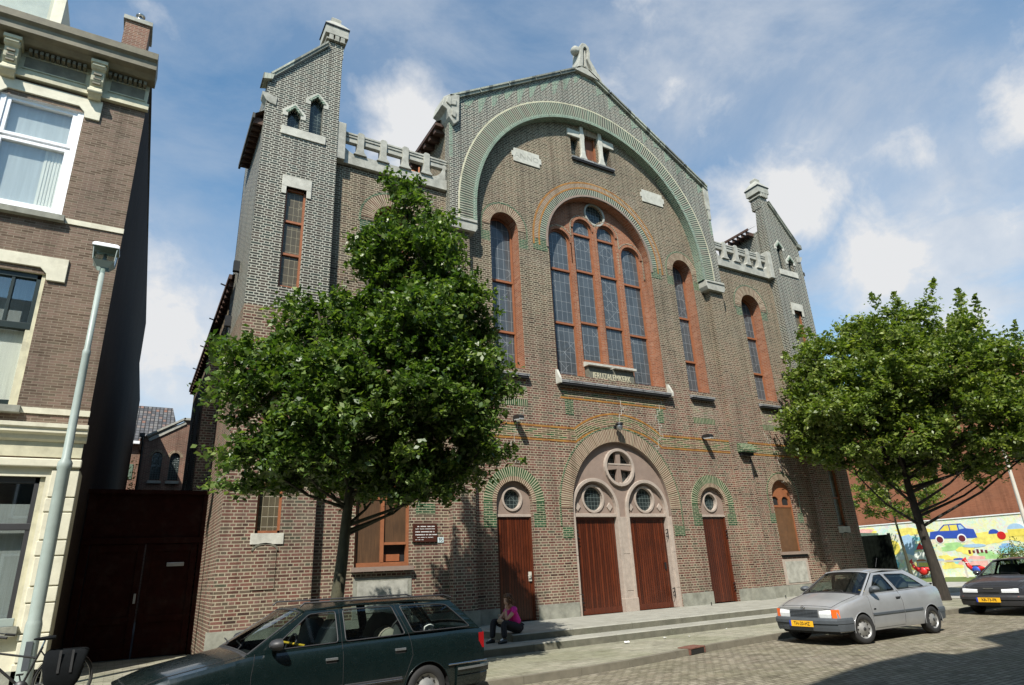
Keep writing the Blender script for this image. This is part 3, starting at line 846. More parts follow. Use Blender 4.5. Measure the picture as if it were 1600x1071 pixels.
for x0, x1, z0, z1 in ((-5.38, -1.78, 4.9, 5.235), (1.72, 4.94, 4.9, 5.235), (5.62, 9.12, 4.9, 5.235), (-9.5, -6.04, 4.9, 5.235), (-2.2, 2.05, 6.26, 6.47)):
    b = MB('brick_band'); b.box(x0, x1, -.0045, .01, z0, z1); put('patterned_band', b)
b = MB('brick_band')
R_ = (1.75**2+.56**2)/(1.12); a_ = math.degrees(math.asin(1.75/R_)); cz = 5.06+.56-R_
inn = arc(-.04, cz, R_-.17, R_-.17, 90+a_, 90-a_, 24); ou = arc(-.04, cz, R_+.17, R_+.17, 90+a_, 90-a_, 24)
for i in range(24):
    p, q, r_, s_ = inn[i], inn[i+1], ou[i+1], ou[i]
    u = R_*rad(2*a_)/24
    b.face([(p[0], -.004, p[1]), (q[0], -.004, q[1]), (r_[0], -.004, r_[1]), (s_[0], -.004, s_[1])], [(i*u, 0), (i*u+u, 0), (i*u+u, .34), (i*u, .34)])
put('patterned_band', b, 'chequered green and red brick band between the mustard lines')
for x0, x1, z0, z1 in ((-2.49, -2.12, 2.07, 2.38), (1.80, 2.25, 2.07, 2.38), (-5.02, -4.63, 2.38, 2.76), (-3.43, -3.04, 2.38, 2.76), (2.70, 3.09, 2.38, 2.76), (4.29, 4.71, 2.38, 2.76),
                       (-2.09, -1.78, 5.70, 6.17), (1.64, 1.95, 5.70, 6.19), (-6.95+.0, -6.42, 2.72, 2.98), (6.46, 6.75, 2.45, 2.78), (7.98, 8.28, 2.45, 2.78),
                       (-2.90, -2.33, 11.2, 11.66), (2.26, 2.72, 11.2, 11.66), (-4.85, -4.52, 11.1, 11.45), (-3.44, -3.1, 11.1, 11.45), (3.02, 3.34, 11.1, 11.45), (4.38, 4.72, 11.1, 11.45),
                       (6.60, 6.94, 10.45, 10.8), (8.1, 8.45, 10.45, 10.8), (-8.7, -8.32, 10.45, 10.8)):
    b = MB('brick_glazed_green'); b.box(x0, x1, -.0065, .01, z0, z1)
    put('green_block', b)
# red brick panels with a green soldier course under the window sills
for cx, hw in SW+OW:
    b = MB('brick_pale_mix'); b.box(cx-hw-.02, cx+hw+.02, -.003, .01, 6.02, 6.55)
    b.mat('brick_green_voussoir')
    x0, x1 = cx-hw-.02, cx+hw+.02
    b.face([(x0, -.006, 5.82), (x1, -.006, 5.82), (x1, -.006, 6.02), (x0, -.006, 6.02)], [(.01, 0), (.01, x1-x0), (.21, x1-x0), (.21, 0)])
    put('apron_panel', b, 'panel under a tall window with a green soldier course')
# cracks repointed in pale mortar, running down the courses
def crack(pts, w=.015):
    b = MB('stone_pale')
    for (x0, z0), (x1, z1) in zip(pts, pts[1:]):
        n = max(1, int(abs(z1-z0)/.0715)); xa = x0
        for i in range(n):
            za = z0+(z1-z0)*i/n; zb_ = z0+(z1-z0)*(i+1)/n; xb = round((x0+(x1-x0)*(i+1)/n)/.12)*.12+rnd.choice((-.0, 0, .12))*(i % 2)
            b.box(xa-w/2, xa+w/2, -.009, .01, min(za, zb_), max(za, zb_)); b.box(min(xa, xb)-w/2, max(xa, xb)+w/2, -.0085, .01, zb_-w/2.4, zb_+w/2.4); xa = xb
    put('repaired_crack', b, None)
crack([(0.03, 6.44), (.22, 6.1), (.02, 5.85), (.05, 5.4)]); crack([(.02, 5.3), (.06, 4.98)], .011)
crack([(1.91, 6.5), (1.60, 5.95), (1.70, 5.48), (1.66, 5.2), (1.28, 4.55)]); crack([(6.92, 5.75), (7.3, 5.0), (7.62, 4.4), (7.5, 3.9)], .008)
crack([(-3.6, 5.75), (-3.85, 5.35), (-4.1, 4.5), (-3.95, 4.15)], .009)
# ---- rings round the openings
def rings(cx, hw, zs, rise, specs, name, label=None, n=28, zleg=None):
    b = MB(None)
    for r0_, r1_, mt, yy in specs:
        i_ = arc(cx, zs, hw+r0_, rise+r0_, 180, 0, n); o_ = arc(cx, zs, hw+r1_, rise+r1_, 180, 0, n)
        if zleg is not None and mt.startswith('line'):
            i_ = [(i_[0][0], zleg)]+i_+[(i_[-1][0], zleg)]; o_ = [(o_[0][0], zleg)]+o_+[(o_[-1][0], zleg)]
        b.mat(mt.replace('line_', '')); b.band(i_, o_, yy, .01, radial=not mt.startswith('line'))
    return put(name, b, label)
for cx, hw in SW: rings(cx, hw, 11.72, hw*1.05, [(0, .30, 'brick_ring', -.012), (.30, .36, 'line_brick_glazed_green', -.016)], 'window_arch', 'radial brick arch with a green outer line', zleg=11.4)
for cx, hw in OW: rings(cx, hw, 10.9, hw, [(0, .38, 'brick_ring', -.012), (.38, .44, 'line_brick_glazed_green', -.016)], 'window_arch', 'radial brick arch with a green outer line', zleg=10.75)
rings(-.03, 2.25, 11.62, 2.25, [(.02, .09, 'line_stone_pink', -.03), (.09, .34, 'brick_ring_green', -.012), (.34, .40, 'line_brick_gold', -.016), (.40, .56, 'brick_ring', -.013), (.56, .62, 'line_brick_gold', -.016)], 'window_arch', 'wide arch over the great window in green and mustard brick', 40, zleg=11.4)
rings(-.16, 1.92, 2.9, 2.05, [(0, .42, 'brick_ring', -.014), (.42, .47, 'line_brick_glazed_green', -.02)], 'door_arch', 'broad radial brick arch over the double doors', 40, zleg=2.4)
for cx, hw in DOORX: rings(cx, hw, 3.05, .58, [(0, .13, 'brick_ring', -.012), (.13, .40, 'brick_green_voussoir', -.013)], 'door_arch', 'arch of radial green glazed bricks over a side door', zleg=None)
for cx, hw in DOORX:
    for s in (-1, 1):
        b = MB('brick_glazed_green'); x0, x1 = sorted((cx+s*(hw+.13), cx+s*(hw+.40))); b.box(x0, x1, -.010, .01, 2.76, 3.05)
        put('door_arch_foot', b)
rings(7.36, .60, 3.42, .56, [(0, .22, 'brick_ring', -.012), (.22, .27, 'line_brick_glazed_green', -.016)], 'window_arch', 'radial brick arch with a thin green line', zleg=2.8)
rings(-7.80, .70, 3.10, .55, [(0, .22, 'brick_ring', -.012), (.22, .27, 'line_brick_glazed_green', -.016)], 'window_arch', zleg=2.8)

# ---- glazed windows
def frame_band(b, outer_pts, w, cx, cz, y0, y1):
    pass
def lancet(cx, hw, z0, zs, rise, y, bars, name='window', glass='leaded_glass', fw=.055, n=16, sub=None, label=None, parent=None):
    """pane with its orange wooden frame; bars: heights of the transoms"""
    g = MB(glass); g.prism(archo(cx, hw-.01, z0, zs, rise-.01, n), y+.05, y+.06, back=False)
    p = put(name, g, label, parent)
    f = MB('orange_wood')
    i_ = [(cx-hw+fw, z0+fw)]+arc(cx, zs, hw-fw, rise-fw, 180, 0, n)+[(cx+hw-fw, z0+fw)]
    o_ = [(cx-hw, z0)]+arc(cx, zs, hw, rise, 180, 0, n)+[(cx+hw, z0)]
    f.band(i_, o_, y, y+.07, radial=False)
    f.box(cx-hw, cx+hw, y-.002, y+.07, z0-.01, z0+fw+.05)
    for z in bars: f.box(cx-hw+fw-.01, cx+hw-fw+.01, y-.012, y+.06, z-.035, z+.035)
    fo = f.build('frame', p)
    return p
for cx, hw in SW: lancet(cx, hw-.02, 7.0, 11.72, hw*1.03, .40, (8.25, 9.98), 'window', label='tall leaded window with orange transoms')
for cx, hw in OW: lancet(cx, hw-.02, 7.02, 10.9, hw-.02, .40, (8.2, 9.72), 'window', label='tall leaded window of the outer bay')
# great window: red brick infill with four lancets and a round light
yp = .34
LX = [(-1.58, .45, 6.98, 11.98), (-.53, .42, 7.62, 12.66), (.53, .42, 7.60, 12.66), (1.60, .45, 6.98, 11.98)]
hs = [(archo(cx, hw, z0, zs-.0, hw, 16), .12, 'brick_red') for cx, hw, z0, zs in LX]
hs.append((circ(.08, 13.42, .40), .12, 'brick_ring'))
pan = archo(-.03, 2.26, 6.96, 11.62, 2.26, 32)
b = MB('brick_red'); b.wall(pan, hs, yp, .12); put('window_infill', b, 'red brick infill of the great arched window')
b = MB('brick_ring')
for cx, hw, z0, zs in LX:
    b.mat('brick_red'); b.band(arc(cx, zs, hw, hw, 180, 0, 16), arc(cx, zs, hw+.11, hw+.11, 180, 0, 16), yp-.035, yp+.01)
    b.mat('brick_pale_mix')
    b.band([(cx-hw-.11, 11.2)]+arc(cx, zs, hw+.11, hw+.11, 180, 0, 16)+[(cx+hw+.11, 11.2)], [(cx-hw-.145, 11.2)]+arc(cx, zs, hw+.145, hw+.145, 180, 0, 16)+[(cx+hw+.145, 11.2)], yp-.045, yp+.01, radial=False)
b.mat('stone_grey'); b.band(circ(.08, 13.42, .40), circ(.08, 13.42, .47), yp-.04, yp+.01, close=True)
b.mat('brick_red')
for x, w in ((-1.05, .09), (0, .10), (1.06, .09)): b.box(x-w/2, x+w/2, yp-.07, yp+.0, 7.0 if abs(x) > .5 else 7.6, 12.2 if abs(x) > .5 else 12.85)
put('mullion', b, 'projecting red brick mullions and window heads')
for cx, hw, z0, zs in LX: lancet(cx, hw-.005, z0, zs, hw-.005, yp+.06, ((8.9, 10.88) if hw > .43 else (9.05, 11.0, 12.45)), 'window', label='tall lancet of leaded glass in the great window')
g = MB('leaded_dark'); g.prism(circ(.08, 13.42, .40), yp+.09, yp+.1, back=False); put('round_window', g, 'small round leaded light at the top of the great window')
# sills
def sill(x0, x1, z, d=.16, h=.26, cheeks=False):
    b = MB('sill_tiles'); yb_ = .36
    u = x1-x0
    b.face([(x0, -d, z-h*.55), (x1, -d, z-h*.55), (x1, yb_, z+.04), (x0, yb_, z+.04)], [(0, 0), (0, u), (.45, u), (.45, 0)])
    b.mat('sill_tiles'); b.face([(x0, -d, z-h*.55-.07), (x1, -d, z-h*.55-.07), (x1, -d, z-h*.55), (x0, -d, z-h*.55)])
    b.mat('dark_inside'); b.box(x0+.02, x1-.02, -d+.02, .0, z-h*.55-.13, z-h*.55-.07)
    b.mat('sill_tiles'); b.prism_x([(-d, z-h*.55-.07), (yb_, z-h*.55-.07), (yb_, z+.04), (-d, z-h*.55)], x0-.002, x0+.002)
    b.prism_x([(-d, z-h*.55-.07), (yb_, z-h*.55-.07), (yb_, z+.04), (-d, z-h*.55)], x1-.002, x1+.002)
    if cheeks:
        b.mat('stone_pale')
        for x in (x0-.07, x1): b.prism_x([(-d-.02, z-h*.55-.11), (.0, z-h*.55-.11), (.0, z+.18), (-.06, z+.16), (-d-.02, z-h*.55+.03)], x, x+.08)
    return b
for cx, hw in SW+OW: put('sill', sill(cx-hw-.04, cx+hw+.06, 6.93), 'dark sloping window sill of stacked tiles')
put('sill', sill(-2.30, 2.26, 6.92, .20, .34, True), 'long sloping sill of grey tiles with pale stone ends')
b = MB('plaque_dark'); b.box(-.98, .92, .10, .34, 6.90, 7.40)
b.mat('stone_pale'); b.prism_x([(-.02, 7.42), (.36, 7.42), (.36, 7.58), (.2, 7.58), (-.02, 7.49)], -1.04, -.06)
b.prism_x([(-.02, 7.42), (.36, 7.42), (.36, 7.58), (.2, 7.58), (-.02, 7.49)], .03, .96)
nb = put('name_stone', b, 'dark stone below the great window carved with the church name')
textmesh('lettering', 'JERUZALEMKERK', 'text_cream', .30, (-.03, .098, 7.10), (rad(90), 0, 0), nb, .006, .70)
# plaques with old lettering
for cx, nm in ((-2.96, 'ANNO'), (2.80, '')):
    b = MB('stone_pale'); w = .52
    b.prism([(cx-w-.02, 14.44), (cx+w, 14.44), (cx+w, 14.60), (cx+w+.08, 14.60), (cx+w+.08, 14.82), (cx+w, 14.82), (cx+w, 14.97), (cx-w, 14.97), (cx-w, 14.83), (cx-w-.08, 14.83), (cx-w-.08, 14.64), (cx-w-.02, 14.64)], -.03, .0, back=False)
    p = put('stone_plaque', b, 'pale stepped stone plaque with worn lettering' if nm else 'pale stepped stone plaque, its lettering worn away')
    if nm: textmesh('lettering', nm, 'stone_grey', .30, (cx, -.031, 14.70), (rad(90), 0, 0), p, .004, 1.1)
# triple light under the arch
b = MB('stone_pale')
def upright(cx, s):
    w = .10; prof = [(15.44, .17), (15.62, .10), (15.9, .075), (16.2, .085), (16.42, .11), (16.62, .085), (16.88, .065)]
    b.prism([(cx-a, z) for z, a in prof]+[(cx+a, z) for z, a in prof[::-1]], -.09, .25)
upright(-.46, 1); upright(.40, 1)
b.box(-1.12, -.50, -.07, .02, 16.33, 16.62); b.box(.42, 1.05, -.07, .02, 16.33, 16.62)
put('louvre_surround', b, 'pale stone uprights and lintels round the three small openings', bevel=.015)
b = MB('orange_dark'); b.box(-.32, -.25, .12, .2, 15.5, 16.62); b.box(.20, .30, .10, .2, 15.5, 16.62); b.box(-.3, .28, .12, .2, 15.5, 15.62)
b.mat('louvre'); b.box(-.25, .2, .17, .2, 15.6, 16.62); put('louvre', b, 'orange framed louvre in the middle opening')
for x0, x1 in ((-.98, -.60), (.50, .90)):
    g = MB('leaded_dark'); g.box(x0, x1, .2, .22, 15.5, 16.35); put('small_window', g)
put('sill', sill(-.99, .97, 15.56, .10, .24), 'short dark sloping sill under the three small openings')
b = MB('brick_ring'); b.box(-.38, .33, -.008, .01, 16.62, 16.86); b.fu[2] = [(.01, 0), (.01, .71), (.25, .71), (.25, 0)]; put('soldier_course', b)

# ---- main doors
yd = .12
b = MB('stone_pink')
tym = archo(-.16, 1.93, 2.66, 2.9, 2.06, 32)
DA = [(-1.19, .80), (.83, .79)]
hs = [(archo(cx, hw, 2.70, 2.86, .86, 24), .08, 'stone_pink') for cx, hw in DA]+[(circ(-.14, 4.16, .50), .14, 'stone_pink_pale')]
b.wall(tym, hs, yd, .08)
put('tympanum', b, 'pinkish stone tympanum over the double doors')
b = MB('stone_pink_pale')
for cx, hw in DA:
    i_ = arc(cx, 2.86, hw-.02, .84, 180, 0, 24); o_ = arc(cx, 2.86, hw+.08, .94, 180, 0, 24)
    b.band([(cx-hw+.02, .0)]+i_+[(cx+hw-.02, .0)], [(cx-hw-.08, .0)]+o_+[(cx+hw+.08, .0)], yd-.07, yd+.12, radial=False)
    b.box(cx-hw+.02, cx+hw-.02, yd-.02, yd+.12, 2.66, 2.76)
b.mat('stone_pink_pale')
for z0, z1 in ((-.03, .55), (.56, 1.58), (1.59, 2.66)):
    b.box(-.37, .02, yd-.045, yd+.2, z0, z1)
    for x0, x1 in ((-2.10, -1.99), (1.64, 1.77)): b.box(x0, x1, yd-.10, yd+.2, z0, z1)
b.box(-.42, .07, yd-.09, yd+.1, -.03, .36)
b.box(-.17, -.17+.06, yd-.06, yd, 3.55, 3.7)
b.band(circ(-.14, 4.16, .50), circ(-.14, 4.16, .59), yd-.09, yd+.05, radial=False, close=True)
b.mat('stone_pink')
b.prism([(-.24, 4.16-.52), (-.04, 4.16-.52), (-.08, 4.10), (-.06, 4.22), (-.04, 4.68), (-.24, 4.68), (-.20, 4.22), (-.22, 4.10)], yd-.03, yd+.1)
b.prism([(-.66, 4.26), (-.66, 4.06), (-.2, 4.11), (.38, 4.06), (.38, 4.26), (-.14, 4.21)], yd-.025, yd+.1)
b.mat('stone_pink_pale'); b.box(-.62, .34, yd-.038, yd+.1, 4.23, 4.28)
put('door_surround', b, 'pale stone surround with a cross in its round window', bevel=.008)
g = MB('leaded_dark'); g.prism(circ(-.14, 4.16, .51), yd+.14, yd+.15, back=False); put('round_window', g, 'round window behind the stone cross')
b = MB('stone_pink')
for cx, hw in DA:
    b.wall(archo(cx, hw, 2.74, 2.86, .86, 24), [(circ(cx+.0, 3.20, .35), .12, 'stone_pink_pale')], yd+.07, .1)
    b.mat('stone_pink_pale'); b.band(circ(cx, 3.20, .35), circ(cx, 3.20, .42), yd+.035, yd+.08, radial=False, close=True)
    for s in (-1, 1):
        x, z = cx+s*.60, 2.96
        b.prism([(x-.11, z), (x, z-.13), (x+.11, z), (x, z+.13)], yd+.04, yd+.08, back=False)
    b.mat('stone_pink')
put('lunette', b, 'pink stone lunettes with round windows and small diamonds', bevel=.006)
for cx, hw in DA:
    g = MB('leaded_dark'); g.prism(circ(cx, 3.20, .36), yd+.15, yd+.16, back=False); put('round_window', g, 'round leaded window over a double door')
def hinge(b, x, z, s):
    b.smooth = False
    b.mat('black_metal')
    b.tube([(x, -.02+yd, z-.14), (x, yd-.02, z+.14)], .022, 8)
    for dz in (-.1, .0, .1): b.tube([(x, yd-.02, z+dz), (x+s*.05, yd-.05, z+dz+.03), (x+s*.11, yd-.03, z+dz)], .014, 6)
for cx, x0, x1, s in ((-1.19, -1.95, -.43, -1), (.83, .07, 1.58, 1)):
    b = MB('door_planks'); b.box(x0, x1, yd+.10, yd+.16, .0, 2.68)
    b.mat('door_wood'); b.box(x0, x1, yd+.085, yd+.16, .0, .16); b.box(x0, x1, yd+.09, yd+.16, 2.58, 2.68)
    d = put('double_door', b, 'reddish brown planked door, the '+('left' if s < 0 else 'right')+' of the middle pair')
    for z in (2.15, .42):
        h = MB('black_metal'); hinge(h, (x0-.03 if s < 0 else x1+.03), z, -s); h.build('hinge', d)
    if s > 0:
        h = MB('black_metal'); h.box(x1-.18, x1-.12, yd+.06, yd+.10, 1.1, 1.3); h.build('handle', d)
for (cx, hw), s in zip(DOORX, (-1, 1)):
    b = MB('stone_pink'); b.wall(archo(cx, hw-.0, 2.70, 3.05, .575, 20), [(circ(cx-.02, 3.14, .27), .12, 'stone_pink_pale')], .12, .1)
    b.mat('stone_pink_pale'); b.band(circ(cx-.02, 3.14, .27), circ(cx-.02, 3.14, .33), .085, .13, radial=False, close=True); b.box(cx-hw, cx+hw, .09, .2, 2.66, 2.73)
    put('lunette', b, bevel=.006)
    g = MB('leaded_dark'); g.prism(circ(cx-.02, 3.14, .28), .2, .21, back=False); put('round_window', g, 'small round window above a side door')
    b = MB('door_planks'); b.box(cx-hw+.02, cx+hw-.02, .14, .2, .02, 2.66); b.mat('door_wood'); b.box(cx-hw+.0, cx-hw+.05, .11, .2, 0, 2.66); b.box(cx+hw-.05, cx+hw, .11, .2, 0, 2.66)
    d = put('side_door', b, 'narrow planked side door, '+('behind the seated woman' if s < 0 else 'the right hand one'))
    if s < 0:
        h = MB('stone_pale'); h.box(cx+hw-.16, cx+hw-.08, .10, .14, .98, 1.22); h.tube([(cx+hw-.12, .12, 1.12), (cx+hw-.12, .05, 1.12), (cx+hw-.22, .05, 1.12)], .013, 8); h.build('handle', d)
    else:
        for z in (2.1, .45):
            h = MB('black_metal'); hinge(h, cx+hw+.02, z, -1); h.build('hinge', d)
# ---- boarded ground floor windows of the outer bays
b = MB('orange_wood'); cx, hw = 7.36, .60
b.wall(archo(cx, hw, 3.0, 3.42, .56, 16), [(archo(cx-.28, .19, 3.08, 3.22, .17, 10), .05, 'orange_dark'), (archo(cx+.28, .19, 3.08, 3.22, .17, 10), .05, 'orange_dark')], .16, .05)
b.mat('dark_inside'); b.box(cx-hw, cx+hw, .21, .23, 3.0, 3.9)
b.mat('board_brown'); b.box(cx-hw+.03, cx+hw-.03, .17, .2, 1.46, 3.04); b.mat('orange_dark'); b.box(cx-hw, cx+hw, .155, .2, 3.0, 3.05); b.box(cx+hw-.05, cx+hw, .15, .2, 1.46, 3.1)
put('boarded_window', b, 'boarded arched window with an orange twin arched head')
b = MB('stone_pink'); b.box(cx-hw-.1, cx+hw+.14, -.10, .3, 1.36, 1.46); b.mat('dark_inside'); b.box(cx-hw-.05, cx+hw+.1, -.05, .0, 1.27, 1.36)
b.mat('stone_pink_pale'); b.box(cx-hw-.08, cx+hw+.08, -.015, .0, .38, 1.22); b.mat('stone_grey'); b.box(cx-hw+.04, cx+hw-.06, -.03, -.014, .44, 1.14)
put('sill', b, 'stone sill with a pale panel below the boarded window')
b = MB('orange_wood'); cx, hw = -7.80, .70
b.box(cx-hw, cx-hw+.07, .10, .2, 1.5, 3.1); b.box(cx+hw-.07, cx+hw, .10, .2, 1.5, 3.1); b.box(cx-.03, cx+.05, .084, .2, 1.6, 3.2); b.box(cx-hw, cx+hw, .09, .2, 1.501, 1.599); b.box(cx+.051, cx+hw-.071, .094, .2, 2.0, 2.06)
b.prism(archo(cx, hw, 3.08, 3.12, .53, 16), .12, .18)
b.mat('screen_brown'); b.box(cx-hw+.06, cx-.02, .14, .16, 1.6, 3.1); b.box(cx+.04, cx+hw-.06, .14, .16, 2.05, 3.1)
b.mat('dark_inside'); b.box(cx+.04, cx+hw-.06, .24, .26, 1.6, 2.05); b.mat('orange_dark'); b.box(cx+.10, cx+.50, .20, .23, 1.62, 1.78)
put('screened_window', b, 'orange framed window behind a brown mesh screen, its lower corner open')
b = MB('stone_pink'); b.box(cx-hw-.06, cx+hw+.05, -.14, .25, 1.40, 1.5); b.mat('plinth_stone'); b.box(cx-hw, cx+hw+.04, -.02, .0, .38, 1.26); b.mat('stone_grey'); b.box(cx-hw+.1, cx+hw-.06, -.035, -.018, .5, 1.18)
put('sill', b, 'pink stone sill with a grey panel below the screened window')
# sign board and house number
b = MB('sign_brown'); b.box(-7.04, -6.40, -.05, -.006, 2.04, 2.49)
sgn = put('sign_board', b, 'dark brown notice board with rows of white lettering', bevel=.006)
b = MB('text_white'); rr = random.Random(3)
for i, z in enumerate((2.415, 2.355, 2.285, 2.215, 2.15, 2.095)):
    x = -6.98+(.05 if i in (0, 4) else 0)
    while x < -6.48:
        w = rr.uniform(.03, .12); h = .022 if i in (0, 2, 3) else .014
        xx = x
        while xx < x+w: b.box(xx, xx+.011, -.0535, -.049, z-h/2, z+h/2); b.box(xx, xx+.015, -.0532, -.049, z+rr.choice((-h/2, h/2-.004, 0)), z+h/2) ; xx += .018
        x += w+rr.uniform(.015, .04)
        if i == 5 and x > -6.8: break
b.build('lettering', sgn)
b = MB('number_pale'); b.box(-6.36, -6.20, -.02, -.006, 2.02, 2.15); npo = put('number_plate', b, 'pale enamel house number plate', bevel=.003)
textmesh('lettering', '95', 'text_black', .13, (-6.28, -.021, 2.085), (rad(90), 0, 0), npo, .003, .9)
# wall lamps
def wall_lamp(x, z, label, centre=False):
    b = MB('black_metal')
    b.box(x-.05, x+.05, -.03, .0, z-.06, z+.06)
    b.tube([(x, -.01, z), (x, -.08, z+.03), (x, -.18, z+.03)], .022, 8)
    b.mat('zinc')
    if centre:
        b.lathe([(0.0, .06), (.05, .05), (.10, -.02), (.09, -.12), (.045, -.17), (0, -.175)], (x, -.24, z+.02), 16)
        b.mat('black_metal'); b.lathe([(0, .10), (.12, .06), (.13, .01), (.10, .0)], (x, -.24, z+.02), 16)
    else:
        b.mat('black_metal'); b.prism_x([(-.42, z-.06), (-.42, z+.01), (-.36, z+.06), (-.10, z+.075), (-.06, z+.03), (-.06, z-.02)], x-.085, x+.085)
        b.mat('lens_white'); b.prism_x([(-.40, z-.10), (-.42, z-.06), (-.06, z-.02), (-.10, z-.06)], x-.07, x+.07)
    put('wall_lamp', b, label, bevel=.008)
wall_lamp(-3.93, 5.40, 'hooded wall lamp above the left side door'); wall_lamp(3.66, 5.32, 'hooded wall lamp above the right side door'); wall_lamp(-.22, 5.42, 'round zinc wall lamp above the double doors', True)
# thin cables and a downpipe
b = MB('black_metal'); b.tube([(5.60, -.28, 4.7), (5.62, -.28, 3.9)], .018, 6); b.tube([(-2.13, -.02, 0.0), (-2.13, -.03, .32)], .02, 6); b.tube([(2.45, -.5, 0), (2.45, -.5, .10)], .015, 6); b.tube([(5.9, -.5, 0), (5.9, -.5, .10)], .015, 6)
put('iron_pin', b)

# ---- parapets between gable and towers
def parapet(xa, xb, name):
    b = MB('stone_pale'); y0, y1 = -.12, .02
    b.mat('stone_grey'); b.prism([(xa, 12.44), (xb, 12.44), (xb, 12.80), (xa, 12.80)], y0, y1)
    b.box(xa, xb, y0+.01, y1+.02, 13.19, 13.34); b.box(xa, xb, y0-.015, y1+.03, 13.341, 13.50); b.box(xa, xb, y0-.035, y1+.04, 13.42, 13.47)
    n = 5; w = (xb-xa)/n
    for i in range(1, n):
        x = xa+w*i
        b.prism([(x-.20, 12.79), (x+.20, 12.79), (x+.11, 12.90), (x+.09, 13.03), (x+.09, 13.2), (x+.10, 13.32), (x+.10, 13.52), (x+.05, 13.55), (x-.06, 13.55), (x-.10, 13.50), (x-.10, 13.32), (x-.09, 13.2), (x-.09, 13.03), (x-.11, 12.90)], y0-.06, y1+.05)
        b.mat('black_metal'); b.box(x-.02, x+.02, y0-.056, y0-.04, 13.28, 13.34); b.mat('stone_grey')
    # curved end pieces
    q = [(xa+.04, 12.79)]+[(xa+.62-.5*math.sin(rad(t)), 12.79+.5-.5*math.cos(rad(t))) for t in range(0, 91, 10)]+[(xa+.04, 13.5)]
    b.prism(q, y0, y1)
    q = [(xb-.04, 12.79)]+[(xb-.62+.5*math.sin(rad(t)), 12.79+.5-.5*math.cos(rad(t))) for t in range(0, 91, 10)]+[(xb-.04, 13.5)]
    b.prism(q, y0, y1)
    return put(name, b, 'pierced concrete parapet between gable and stair tower', bevel=.012)
parapet(-9.5, -6.05, 'parapet'); parapet(5.64, 9.1, 'parapet')
b = MB('terracotta'); b.lathe([(0, 0), (.16, 0), (.19, .1), (.19, .45), (.22, .5), (.22, .56), (.15, .56)], (-7.0, .55, 12.6), 16); b.tube([(-6.75, .5, 12.6), (-6.72, .5, 13.45)], .03, 6)
put('chimney_pot', b, 'terracotta pot behind the parapet')

